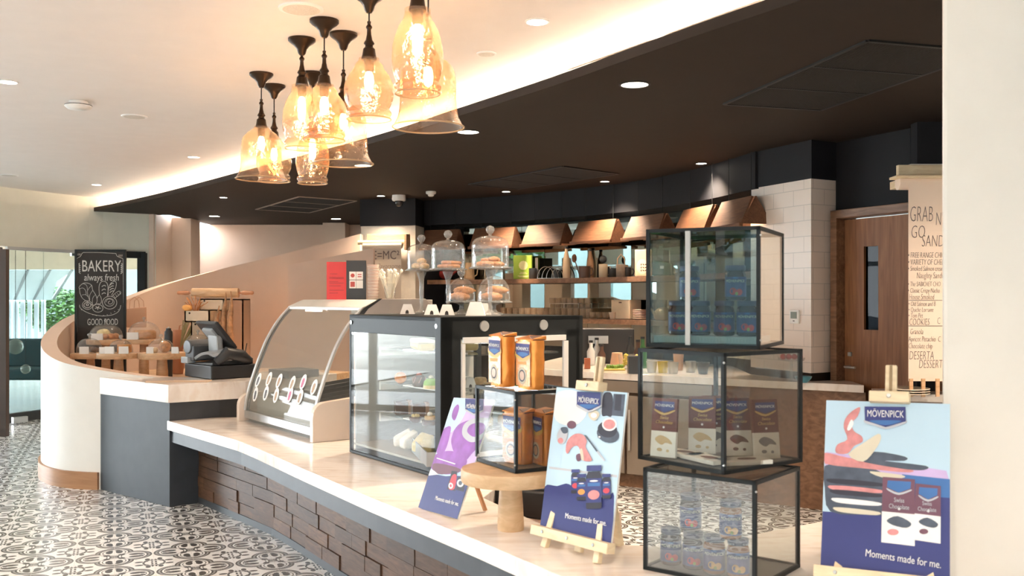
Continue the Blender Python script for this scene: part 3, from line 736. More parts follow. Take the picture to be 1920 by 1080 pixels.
# stickers on the curved glass: white ovals with a little cone or cup
def on_glass(s, k):
    """frame on the outside of the curved glass at distance s, profile position k (0..1)"""
    i = k * (len(prof) - 1); j = min(int(i), len(prof) - 2); f = i - j
    y = prof[j][0] * (1 - f) + prof[j + 1][0] * f; z = prof[j][1] * (1 - f) + prof[j + 1][1] * f
    tg = V(0, prof[j + 1][0] - prof[j][0], prof[j + 1][1] - prof[j][1]).normalized()
    nm = V(0, -tg.z, tg.y); m = Matrix((V(1, 0, 0), tg, nm)).transposed().to_4x4(); m.translation = V(s, y, z) + nm * .009
    return m
cone_cols = [M('cone_dark', (.10, .09, .10), .6), M('cone_tan', (.45, .30, .20), .6), M('cone_pink', (.62, .16, .30), .6)]
stick_px = [(485, 711, 0), (504, 713, 1), (524, 716, 1), (548, 716, 1), (569, 719, 2), (588, 726, 1), (480, 737, 0), (498, 737, 0), (518, 739, 1), (542, 743, 2), (563, 743, 1)]
Zax = ic1.matrix_basis.inverted() if False else None
def world_ice(m): return ice @ m
for px, py, ci in stick_px:
    best = None
    for a in range(60):
        for b in range(40):
            s = wic * a / 59; k = b / 39
            w_ = (ice @ on_glass(s, k)).translation; e = (w_.x / w_.y * FPX + 960 - px) ** 2 + ((EYE - w_.z) / w_.y * FPX + HY - py) ** 2
            if best is None or e < best[0]: best = (e, s, k)
    fm = on_glass(best[1], best[2])
    m = MB(); m.at(fm); m.poly([(.042 * math.cos(q * PI / 12), .052 * math.sin(q * PI / 12), .0) for q in range(24)])
    st = m.build('sticker', paper_w, ic1)
    m = MB(); m.at(fm); m.poly([(-.018, -.005, .001), (.018, -.005, .001), (.012, -.036, .001), (-.012, -.036, .001)]); m.poly([(.018 * math.cos(q * PI / 5), .006 + .020 * math.sin(q * PI / 5), .0012) for q in range(10)])
    m.build('cone_picture', cone_cols[ci], st)
# marble end panels
def end_panel(s, th, y1, label, zt=.84, rise=.04):
    t = thing('end_panel', label, 'panel', ice @ V(s, 0, 0), math.atan2(dd.y, dd.x))
    pts = [(-.03, LZ)] + [(-.03 + .09 * (1 - math.cos(a)), zt - .09 + .09 * math.sin(a)) for a in [i * PI / 12 for i in range(0, 7)]] + [(y1, zt + rise), (y1, LZ)]
    m = MB(); a = [m.v((0, y, z)) for y, z in pts]; b = [m.v((th, y, z)) for y, z in pts]
    m.face(a[::-1]); m.face(b); n = len(pts)
    for i in range(n): m.face([a[i], a[(i + 1) % n], b[(i + 1) % n], b[i]])
    m.build('slab', M('pale_marble', (.78, .66, .57), .2, var=.04, scale=3), t, bev=.004)
end_panel(-.06, .05, .20, 'rounded pale stone panel at the left end of the ice cream case', .82, .01)
end_panel(1.225, .045, .50, 'rounded pale stone panel between the ice cream case and the black pastry case', .865, .04)

# ================================================================== BLACK PASTRY CASE
PZ0, PZ1 = LZ + .002, 1.41
C0 = V(-.342, 4.66, 0); q1 = V(-.932, 5.5, 0); fd = (q1 - C0).normalized(); fl_ = (q1 - C0).length; sd = V(-fd.y, fd.x, 0)
if sd.x < 0: sd = -sd
WD = .86
# local frame: x runs from corner back-left along the front, y runs from corner to the right along the side
rz = math.atan2(sd.y, sd.x)
# local: X axis = sd (side, to the right), Y axis = fd (front face, away to the left)
t = thing('pastry_case', 'black framed glass pastry case with lit shelves of cakes', 'display case', C0, rz)
pc = t; Lc = fl_
m = MB()
for x, y, sx in ((.03, .0, .055), (.0, Lc, .02), (WD, .0, .05), (WD, Lc, .04)): m.box((x + (0 if x else sx / 2), y - (sx / 2 if y else -sx / 2), (PZ0 + PZ1) / 2), (sx if x != .03 else .07, sx, PZ1 - PZ0))
m.box((WD / 2, Lc / 2, PZ1 - .012), (WD, Lc, .024)).box((WD / 2, Lc / 2, PZ0 + .008), (WD, Lc, .016)).box((.008, Lc / 2, PZ1 - .05), (.016, Lc, .10))
m.build('frame', black_metal, t, bev=.003)
m = MB(); m.box((.005, Lc / 2, (PZ0 + PZ1) / 2 - .04), (.008, Lc - .05, PZ1 - PZ0 - .118)); m.build('front_glass', g_case, t)
# side: black border with white framed sliding door
m = MB(); m.box((WD / 2, .006, PZ1 - .055), (WD, .012, .11)).box((WD - .045, .006, .98), (.09, .012, .72)).box((.055, .006, .98), (.11, .012, .72)); m.build('side_border', black_metal, t)
m = MB(); x0, x1, z0, z1 = .12, WD - .10, .72, 1.295
for c, d in (((x0, .99), (.018, z1 - z0)), ((x1, .99), (.03, z1 - z0)), (((x0 + x1) / 2, z1), (x1 - x0, .028)), (((x0 + x1) / 2, z0), (x1 - x0, .03))): m.box((c[0], -.006, c[1] + .0), (d[0], .014, d[1]))
sdoor = m.build('side_door', white_pl, t)
m = MB(); m.box(((x0 + x1) / 2, .0, .99), (x1 - x0, .006, z1 - z0)); m.build('door_glass', g_case, sdoor)
for x in (.245, .615):
    m = MB(); m.lathe([(.0, 0), (.026, 0), (.028, .004), (.026, .010), (0, .012)], (0, 0), 20); o = m.build('silver_stud', steel, t, smooth=40); o.location = (x, -.001, PZ1 - .047); o.rotation_euler = (PI / 2, 0, 0)
for y in (.045, Lc - .03):
    m = MB(); m.lathe([(0, 0), (.011, 0), (.012, .004), (0, .006)], (0, 0), 14); o = m.build('screw_cap', steel, t, smooth=40); o.location = (-.001, y, PZ1 - .045); o.rotation_euler = (0, -PI / 2, 0)
# rear wall, interior lights, three glass shelves, lower deck
m = MB(); m.box((WD / 2, Lc - .02, 1.0), (WD - .06, .01, .72)); m.build('end_lining', M('case_lining', (.42, .42, .40), .5), t)
m = MB(); m.box((WD - .03, Lc / 2, 1.33), (.02, Lc - .1, .02)); m.box((.06, Lc / 2, 1.375), (.02, Lc - .1, .012)); m.build('light_tube', emit('case_tube', (1, .98, .94), 9), t)
m = MB(); m.box((WD / 2, Lc / 2, PZ0 + .05), (WD - .04, Lc - .03, .012)); m.build('deck', M('deck_beige', (.42, .38, .32), .45), t)
SH = [.84, 1.02, 1.215]
SY0, SY1 = .06, Lc * .64
for z in SH:
    m = MB(); m.box((WD * .5 + .02, Lc / 2 - .02, z), (WD * .70, Lc - .12, .008)); s_ = m.build('glass_shelf', glass('shelf_glass', (.90, .93, .93), 1.3, haze=.06) if 'shelf_glass' not in MATS else MATS['shelf_glass'], t)
    m = MB(); m.box((WD * .5 + .02, Lc - .09, z - .018), (WD * .7, .02, .05)); m.build('shelf_rail', white_pl, s_)
    m = MB(); m.box((.17, .36, z + .007), (.09, .52, .006)); m.build('white_board', white_pl, s_)
CaseM = Matrix.Translation(C0) @ Matrix.Rotation(rz, 4, 'Z')
def incase(x, y, z): return CaseM @ V(x, y, z)

# ================================================================== SIGNS ON EASELS
import numpy as np
navy = M('print_navy', (.035, .045, .19), .6, var=.04); navy_l = M('print_blue', (.05, .16, .42), .6)
sky_p = M('print_sky', (.50, .68, .83), .6, var=.05, scale=3); white_p = M('print_white', (.82, .82, .84), .6)
silver_p = M('print_silver', (.50, .52, .58), .6); red_p = M('print_red', (.62, .06, .09), .6); pinkr = M('print_pink', (.62, .25, .26), .6, var=.15, scale=40)
orange_p = M('print_orange', (.75, .32, .08), .6); dark_p = M('print_dark', (.03, .03, .05), .6); cream_p = M('print_cream', (.66, .60, .48), .6)
plum_p = M('print_plum', (.16, .07, .11), .6); violet_p = M('print_violet', (.28, .10, .42), .6, var=.25, scale=14); lilac_p = M('print_lilac', (.55, .42, .70), .6, var=.1, scale=8)
slateb = M('print_slate', (.07, .09, .13), .6, var=.2, scale=30); maroon = M('choc_maroon', (.13, .035, .03), .6); gold_p = M('print_gold', (.62, .42, .16), .6, metal=.3)
PR = [navy, navy_l, sky_p, white_p, silver_p, red_p, pinkr, orange_p, dark_p, cream_p, plum_p, violet_p, lilac_p, slateb, maroon, gold_p]
IX = {m.name: i for i, m in enumerate(PR)}
def homog(src, dst):
    A = []; bb = []
    for (x, y), (u, v) in zip(src, dst):
        A.append([x, y, 1, 0, 0, 0, -u * x, -u * y]); bb.append(u); A.append([0, 0, 0, x, y, 1, -v * x, -v * y]); bb.append(v)
    h = np.linalg.solve(np.array(A, float), np.array(bb, float)); h = np.append(h, 1).reshape(3, 3)
    def f(x, y):
        q = h @ np.array([x, y, 1.0]); return float(q[0] / q[2]), float(q[1] / q[2])
    return f
def blob(pts, per=4):
    p = [V(x, y, 0) for x, y in pts]; n = len(p); out = []
    for i in range(n):
        p0, p1, p2, p3 = p[i - 1], p[i], p[(i + 1) % n], p[(i + 2) % n]
        for k in range(per):
            t = k / per; q = 0.5 * ((2 * p1) + (p2 - p0) * t + (2 * p0 - 5 * p1 + 4 * p2 - p3) * t * t + (3 * p1 - p0 - 3 * p2 + p3) * t ** 3); out.append((q.x, q.y))
    return out
def ell(cx, cy_, rx, ry, n=20, a=0): return [(cx + rx * math.cos(k * 2 * PI / n) * math.cos(a) - ry * math.sin(k * 2 * PI / n) * math.sin(a), cy_ + rx * math.cos(k * 2 * PI / n) * math.sin(a) + ry * math.sin(k * 2 * PI / n) * math.cos(a)) for k in range(n)]
def jar_art(L, x, y, s, fruit, lean=.0):      # a little printed jar: x,y base centre in trace pixels, s height
    w = s * .185; f = lambda a, b: (x + a * w + b * s * lean * 0, y - b * s)
    L.append(('print_dark', [f(-1, .02), f(-.9, -.02), f(.9, -.02), f(1, .02), f(1, .72), f(.75, .84), f(-.75, .84), f(-1, .72)]))
    L.append(('print_navy', [f(-.95, .85), f(.95, .85), f(.95, .98), f(-.95, .98)])); L.append(('print_navy', [f(-1.0, .12), f(1.0, .12), f(1.0, .68), f(-1.0, .68)]))
    L.append(('print_blue', [f(-.8, .50), f(.8, .50), f(.8, .58), f(-.8, .58)])); L.append((fruit, ell(x, y - .30 * s, w * .75, s * .11)))
    L.append(('print_white', ell(x, y - .62 * s, w * .55, s * .022)))
def shield(L, x0, y0, x1, y1):                # dark emblem field with swoosh
    L.append(('print_silver', blob([(x0 + (x1 - x0) * a, y0 + (y1 - y0) * b) for a, b in ((.0, .62), (.25, .8), (.5, .98), (.75, .86), (1.0, .68), (1.0, .80), (.75, .97), (.5, 1.08), (.25, .93), (0, .78))], 3)))
    L.append(('print_navy', [(x0, y0), (x1, y0 + (y1 - y0) * .04), (x1, y0 + (y1 - y0) * .72), ((x0 + x1) / 2, y0 + (y1 - y0) * .98), (x0, y0 + (y1 - y0) * .66)]))
    L.append(('print_blue', blob([(x0 + (x1 - x0) * a, y0 + (y1 - y0) * b) for a, b in ((.1, .68), (.5, .66), (.9, .7), (.5, .9))], 3)))
def easel_sign(label, X, Y, yaw, lean, roll, w, h, zb, corners, layers, texts, tray=True, sub='white'):
    t = thing('easel_sign', label, 'sign', (X, Y, LZ), yaw, 'promotional signs on the marble counter')
    BM = Matrix.Translation((0, 0, zb - LZ)) @ Matrix.Rotation(-lean, 4, 'X') @ Matrix.Rotation(roll, 4, 'Y')
    f = homog(corners, [(-w / 2, h), (w / 2, h), (-w / 2, 0), (w / 2, 0)])
    m = MB(); m.at(BM); m.box((0, .004, h / 2), (w, .007, h)); bd = m.build('board', paper_w, t)
    m = MB(); m.at(BM); m.mi = IX['print_sky']; m.poly([(-w / 2, -.0002, 0), (w / 2, -.0002, 0), (w / 2, -.0002, h), (-w / 2, -.0002, h)])
    y = -.0006
    for mat_, pts in layers:
        m.mi = IX[mat_]; q = [f(*p) for p in pts]; q = [(max(-w / 2, min(w / 2, a)), max(0, min(h, b))) for a, b in q]
        m.poly([(a, y, b) for a, b in q]); y -= .00012
    m.build('printed_picture', PR, bd)
    for body, p0, p1, size, mat_ in texts:
        a = f(*p0); b = f(*p1); c = ((a[0] + b[0]) / 2, (a[1] + b[1]) / 2); ln = math.hypot(b[0] - a[0], b[1] - a[1]); ang = math.atan2(b[1] - a[1], b[0] - a[0])
        TM = BM @ Matrix.Translation((c[0], y - .0008, c[1])) @ Matrix.Rotation(-ang, 4, 'Y') @ Matrix.Rotation(PI / 2, 4, 'X')
        o = text(body, size, mat_, bd, TM)
        wd = max(v.co.x for v in o.data.vertices) - min(v.co.x for v in o.data.vertices)
        o.data.transform(TM @ Matrix.Diagonal((ln / max(1e-4, wd / max(.3, abs(math.cos(ang)))), 1, 1, 1)) @ TM.inverted())
    if tray:
        ex, ez = .02, .0
        m = MB(); m.at(BM); m.box((0, -.012, -.016), (w + .03, .040, .034)); tr = m.build('tray_bar', pale_wood, t, bev=.002)
        m = MB(); [m.at(BM @ Matrix.Translation((x, -.033, -.015)) @ Matrix.Rotation(PI / 2, 4, 'X')).lathe([(0, .003), (.005, .003), (.006, 0), (0, 0)], seg=12) for x in (-.13, 0, .13)]; m.build('screw', steel, tr)
        zf = zb - LZ
        for sx in (-1, 1):
            m = MB(); a = BM @ V(sx * .115, .015, .10); b_ = V(sx * .135, -.02, .0); m.bar(a, b_, .026, .02, up=(0, 1, 0)); m.build('leg', pale_wood, t, bev=.002)
        m = MB(); m.at(BM); m.box((.01, .022, h * .5 + .03), (.034, .018, h + .18)); mast = m.build('mast', pale_wood, t, bev=.004)
        m = MB(); m.at(BM); m.box((.01, -.008, h + .012), (.115, .045, .034)); m.build('clamp', pale_wood, t, bev=.003)
        m = MB(); m.at(BM @ Matrix.Translation((.01, -.0315, h + .014)) @ Matrix.Rotation(PI / 2, 4, 'X')).lathe([(0, .004), (.006, .004), (.007, 0), (0, 0)], seg=12); m.build('knob', steel, mast)
        m = MB(); m.at(BM); m.box((.01, .011, h + .075), (.008, .003, .085)); m.build('slot', M('slot_shadow_wood', (.32, .22, .12), .7), mast)
        top = BM @ V(.01, .04, h * .82); foot = V(.03, .19, .006)
        m = MB(); m.bar(top, foot, .028, .02, up=(0, 1, 0)); m.build('rear_leg', pale_wood, t, bev=.002)
    else:
        top = BM @ V(.0, .012, h * .6); foot = V(.04, .20, .005)
        m = MB(); m.bar(top, foot, .02, .012, up=(0, 1, 0)); m.build('rear_leg', M('strut_wood', (.50, .24, .11), .5), t, bev=.002)
    return t
# --- breakfast poster with jars
L = []
L += [('print_white', [(120, 60), (250, 75), (255, 140), (330, 170), (300, 250), (200, 300), (90, 330), (95, 200)])] and []
L.append(('print_silver', [(84, 488), (480, 545), (478, 560), (84, 500)]))
L.append(('print_white', blob([(110, 90), (240, 70), (300, 180), (230, 260), (120, 230)])))
L.append(('print_navy', blob([(60, 600), (90, 590), (130, 598), (180, 585), (215, 600), (260, 640), (330, 660), (400, 672), (440, 655), (462, 665), (444, 933), (300, 890), (36, 812), (50, 700)], 2)))
L.append(('print_navy', [(60, 610), (462, 690), (444, 933), (36, 812)]))
L.append(('print_dark', blob([(392, 95), (420, 72), (448, 95), (446, 205), (415, 207), (386, 200)])))
L.append(('print_slate', [(455, 82), (524, 85), (512, 212), (445, 205)])); L.append(('print_dark', [(466, 85), (504, 85), (498, 180), (460, 175)]))
L.append(('print_silver', [(386, 68), (392, 68), (384, 200), (378, 198)]))
L.append(('print_slate', ell(424, 312, 68, 48, 20, .3))); L.append(('print_dark', ell(420, 285, 58, 46, 20, .2))); L.append(('print_white', ell(432, 256, 44, 38))); L.append(('print_pink', ell(432, 256, 35, 28)))
L.append(('print_dark', [(366, 318), (384, 322), (382, 336), (364, 332)])); L.append(('print_white', [(369, 322), (380, 324), (379, 332), (368, 330)]))
L.append(('print_plum', ell(212, 257, 26, 22))); L.append(('print_silver', ell(160, 318, 30, 50, 20, .2))); L.append(('print_slate', blob([(150, 275), (185, 272), (190, 300), (165, 305)]))); L.append(('print_pink', ell(150, 345, 16, 16)))
L.append(('print_pink', blob([(180, 400), (190, 345), (230, 310), (275, 312), (300, 345), (295, 385), (320, 430), (330, 462), (290, 462), (265, 440), (262, 400), (245, 375), (215, 385), (192, 418)], 4)))
L.append(('print_cream', blob([(262, 400), (275, 395), (285, 455), (270, 450)]))); L.append(('print_plum', blob([(240, 430), (262, 420), (268, 455), (248, 462)])))
L.append(('print_slate', [(286, 314), (298, 318), (368, 408), (360, 414)])); L.append(('print_silver', [(358, 410), (368, 406), (412, 462), (402, 466)]))
L.append(('print_cream', blob([(310, 190), (350, 175), (375, 200), (350, 235), (320, 222)]))); L.append(('print_white', ell(342, 205, 18, 14)))
for a in ((238, 640, 135, 'print_red'), (420, 675, 140, 'print_red'), (275, 680, 148, 'print_orange'), (348, 728, 245, 'print_pink')): jar_art(L, *a)
shield(L, 246, 72, 384, 180)
Ts = [('MÖVENPICK', (256, 117), (375, 130), .028, white_p), ('Moments made for me.', (186, 766), (425, 820), .026, white_p)]
easel_sign('breakfast poster with croissant and jam jars on a pale wooden easel', .214, 3.306, -.90, .175, -.02, .36, .498, .69, [(123, 47), (536, 75), (36, 812), (444, 933)], L, Ts)
# --- ice cream poster, violet
L = [('print_lilac', [(315, 42), (620, 55), (480, 560), (120, 640)])]
L.append(('print_sky', blob([(315, 45), (430, 50), (400, 160), (340, 250), (280, 300), (250, 220)])))
L.append(('print_violet', blob([(345, 90), (356, 120), (325, 205), (300, 180), (315, 120)]))); L.append(('print_violet', blob([(240, 270), (295, 262), (245, 440), (180, 455), (200, 350)])))
L.append(('print_violet', blob([(300, 330), (350, 240), (470, 200), (560, 250), (540, 360), (460, 460), (400, 520), (330, 470), (300, 400)])))
L.append(('print_silver', blob([(380, 300), (400, 230), (480, 190), (600, 200), (570, 320), (470, 370), (410, 350)]))); L.append(('print_violet', blob([(420, 290), (450, 235), (540, 225), (560, 280), (480, 330)])))
L.append(('print_violet', blob([(170, 470), (300, 440), (420, 500), (380, 600), (250, 630), (160, 600), (130, 560)]))); L.append(('print_plum', blob([(160, 540), (300, 560), (380, 600), (220, 630), (150, 600)])))
L.append(('print_white', [(178, 500), (182, 494), (330, 540), (326, 548)])); L.append(('print_white', blob([(130, 590), (180, 620), (190, 650), (110, 650)])))
L.append(('print_navy', [(105, 640), (180, 632), (250, 645), (330, 640), (470, 650), (345, 1018), (15, 920)]))
L.append(('print_dark', [(300, 600), (345, 605), (330, 770), (262, 755)])); L.append(('print_dark', [(350, 650), (420, 655), (400, 775), (335, 760)])); L.append(('print_red', blob([(305, 640), (340, 640), (322, 750), (275, 745)])))
L.append(('print_white', ell(293, 725, 19, 26))); L.append(('print_red', ell(293, 725, 9, 13))); L.append(('print_white', ell(372, 702, 28, 34))); L.append(('print_slate', ell(372, 702, 15, 19)))
shield(L, 405, 50, 540, 160)
Ts = [('MÖVENPICK', (414, 103), (520, 116), .026, white_p), ('Moments made for me.', (168, 832), (362, 886), .024, white_p)]
easel_sign('violet ice cream poster leaning on the marble beside the wooden cake stand', -.304, 3.899, -1.057, .383, -.069, .355, .49, .628, [(315, 42), (620, 55), (15, 920), (345, 1018)], L, Ts, tray=False)
# --- chocolate poster
L = [('print_navy', [(45, 700), (250, 712), (800, 520), (780, 1095), (28, 1020)])]
L.append(('print_lilac', [(70, 345), (300, 375), (560, 425), (780, 460), (800, 530), (400, 520), (60, 470)])); L.append(('print_blue', [(520, 480), (800, 510), (795, 620), (520, 600)]))
L.append(('print_slate', blob([(60, 430), (200, 425), (400, 470), (420, 700), (300, 720), (90, 700), (60, 560)], 3)))
L.append(('print_pink', blob([(62, 350), (200, 380), (400, 410), (560, 440), (565, 470), (300, 445), (62, 415)], 3)))
L.append(('print_slate', blob([(300, 395), (360, 345), (540, 375), (535, 400), (420, 400), (660, 430), (650, 455), (540, 450), (320, 412)], 3)))
L.append(('print_cream', blob([(330, 462), (520, 485), (520, 502), (400, 498)], 3)))
for k, (yy, cc) in enumerate([(520, 'print_dark'), (560, 'print_pink'), (585, 'print_dark'), (635, 'print_white'), (690, 'print_cream')]):
    L.append((cc, blob([(80 + 8 * k, yy - 14), (240, yy - 6), (400 - 5 * k, yy + 14), (398 - 8 * k, yy + 32), (230, yy + 24), (95 + 10 * k, yy + 10)], 3)))
L.append(('print_pink', blob([(130, 350), (140, 300), (200, 270), (180, 200), (190, 145), (230, 100), (280, 75), (265, 130), (230, 170), (240, 220), (285, 250), (290, 285), (240, 310), (200, 355)], 3)))
L.append(('print_white', blob([(200, 205), (225, 150), (240, 175), (215, 215)], 3))); L.append(('print_cream', blob([(205, 360), (300, 290), (385, 238), (400, 270), (360, 340), (290, 405)], 3)))
for (x0, y0, x1, y1) in ((400, 495, 595, 903), (592, 535, 745, 888)):
    w_ = x1 - x0; h_ = y1 - y0; m_ = y0 + h_ * .5
    L.append(('print_plum', [(x0 + 6, y0), (x1, y0 + 16), (x1 - 6, m_ + 18), (x0 - 4, m_)])); L.append(('print_white', [(x0 - 4, m_), (x1 - 6, m_ + 18), (x1 - 12, y1), (x0 - 12, y1 - 22)]))
    L.append(('print_blue', [(x0 + w_ * .18, y0 + 22), (x1 - w_ * .12, y0 + 30), (x1 - w_ * .14, y0 + 70), (x0 + w_ * .5, y0 + 95), (x0 + w_ * .15, y0 + 62)]))
    L.append(('print_silver', blob([(x0 + w_ * .15, y0 + 68), (x0 + w_ * .5, y0 + 96), (x1 - w_ * .14, y0 + 76), (x1 - w_ * .14, y0 + 86), (x0 + w_ * .5, y0 + 108), (x0 + w_ * .2, y0 + 84)], 3)))
    L.append(('print_slate', blob([(x0 + w_ * .12, m_ + h_ * .13), (x0 + w_ * .45, m_ + h_ * .07), (x0 + w_ * .85, m_ + h_ * .17), (x0 + w_ * .7, m_ + h_ * .24), (x0 + w_ * .3, m_ + h_ * .2)], 3)))
    L.append(('print_white', ell(x0 + w_ * .5, m_ - 14, 8, 8))); L.append(('print_pink' if x0 < 500 else 'print_plum', ell(x0 + w_ * .3, m_ + h_ * .30, w_ * .17, h_ * .045)))
shield(L, 308, 72, 552, 200)
Ts = [('MÖVENPICK', (322, 116), (540, 124), .030, white_p), ('Moments made for me.', (296, 945), (732, 1012), .030, white_p), ('Swiss\nChocolate', (440, 650), (558, 660), .019, silver_p), ('Swiss\nChocolate', (608, 668), (715, 676), .017, silver_p)]
easel_sign('chocolate poster with a tall stack of chocolate on the rightmost pale easel', 1.085, 2.805, -.50, .29, -.02, .355, .505, .70, [(77, 30), (815, 60), (28, 1020), (780, 1095)], L, Ts)

# ================================================================== WOODEN CAKE STANDS, GLASS BOXES
def wood_stand(label, X, Y, z, h, r, group=None, leg=.05, mat=oak):
    t = thing('wooden_cake_stand', label, 'cake stand', (X, Y, z), 0, group)
    m = MB(); m.lathe([(0, h - .05 * r / .19), (r * .98, h - .05 * r / .19), (r, h - .042 * r / .19), (r, h - .006), (r * .985, h), (0, h)], seg=56); m.build('plate', mat, t, smooth=40)
    m = MB(); m.lathe([(0, 0), (leg, 0), (leg * 1.02, .01), (leg * .95, h * .4), (leg * .82, h * .75), (leg * .80, h - .05 * r / .19), (0, h - .05 * r / .19)], seg=32); m.build('pedestal', mat, t, smooth=40)
    return t
stand_m = wood('stand_oak', (.52, .34, .19), (.66, .46, .28), (3, 3, 10), .5, 3.5)
wood_stand('wooden cake stand on the marble carrying a black framed glass box of coffee', -.005, 3.66, LZ, .235, .19, leg=.050, mat=stand_m)
g_box = glass('box_glass', (.94, .955, .95), 1.32, haze=.015, haze_col=(.35, .38, .4))
g_teal = glass('teal_box_glass', (.62, .70, .70), 1.40, haze=.0)
g_dark = glass('dark_reflection_pane', (.84, .82, .79), 1.4, haze=.08, haze_col=(.16, .16, .155))  # darkness put into the pane to imitate a dark reflection
g_smoke = glass('smoke_pane', (.60, .60, .58), 1.5, haze=.16, haze_col=(.16, .16, .155))
def glass_box(label, corner, ldir, lw, rw, z0, z1, smoke=False, divider=False, dark=False, name='glass_display_box', g_box=None):
    g_box = g_box or MATS['box_glass']
    """corner nearest the viewer, ldir = plan direction of the left face"""
    l = V(*ldir, 0).normalized(); x = -l; y = V(-x.y, x.x, 0)
    t = thing(name, label, 'display box', (corner[0], corner[1], z0), math.atan2(x.y, x.x))
    h = z1 - z0; b = .012; m = MB()       # local: x runs -lw..0, y runs 0..rw
    for X_ in (-lw + b / 2, -b / 2):
        for Y_ in (b / 2, rw - b / 2): m.box((X_, Y_, h / 2), (b, b, h))
        for Z_ in (b / 2, h - b / 2): m.box((X_, rw / 2, Z_), (b, rw, b))
    for Y_ in (b / 2, rw - b / 2):
        for Z_ in (b / 2, h - b / 2): m.box((-lw / 2, Y_, Z_), (lw, b, b))
    m.build('frame', black_metal, t)
    g_front = g_box; g_box = MATS['box_glass']
    for n_, c, d, mt in (('glass_pane', (-lw / 2, .004, h / 2), (lw - .02, .003, h - .02), g_front), ('glass_pane', (-lw / 2, rw - .004, h / 2), (lw - .02, .003, h - .02), g_box), ('glass_pane', (-.004, rw / 2, h / 2), (.003, rw - .02, h - .02), g_dark if dark else g_box), ('glass_pane', (-lw + .004, rw / 2, h / 2), (.003, rw - .02, h - .02), g_smoke if smoke else g_box), ('top_pane', (-lw / 2, rw / 2, h - .004), (lw - .02, rw - .02, .003), g_box), ('base_plate', (-lw / 2, rw / 2, .005), (lw - .02, rw - .02, .005), M('box_base', (.16, .14, .12), .3))):
        m = MB(); m.box(c, d); m.build(n_, mt, t)
    if divider: m = MB(); m.box((-lw * divider, -.001, h / 2), (.016, .008, h - .02)); m.build('door_stile', satin, t)
    m = MB()
    for zz in (.03, h - .03): m.ball((.003, -.003, zz), .004, 1)
    m.build('hinge_pin', steel, t)
    return t, Matrix.Translation((corner[0], corner[1], z0)) @ Matrix.Rotation(math.atan2(x.y, x.x), 4, 'Z')
tb, TB = glass_box('small black framed glass box on the wooden stand, two coffee packs inside', (.012, 3.53), (-.48, .876), .33, .27, .857, 1.157, smoke=False, dark=True)
lb1, LB1 = glass_box('glass box at the bottom of the tall stack, standing on the marble', (.73, 2.875), (-.78, .626), .39, .34, LZ + .001, .952, g_box=glass('reflecting_glass', (.90, .93, .95), 2.1, haze=.10, haze_col=(.5, .56, .6)))  # bluish veil on its front pane imitates reflected sky
lb2, LB2 = glass_box('glass box in the middle of the tall stack, filled with chocolate bars', (.651, 2.95), (-.6, .8), .375, .392, .958, 1.333, smoke=False, dark=True)
lb3, LB3 = glass_box('glass box on top of the tall stack with dark jam jars', (.788, 3.05), (-.9, .436), .377, .42, 1.338, 1.732, divider=.62, g_box=g_teal)
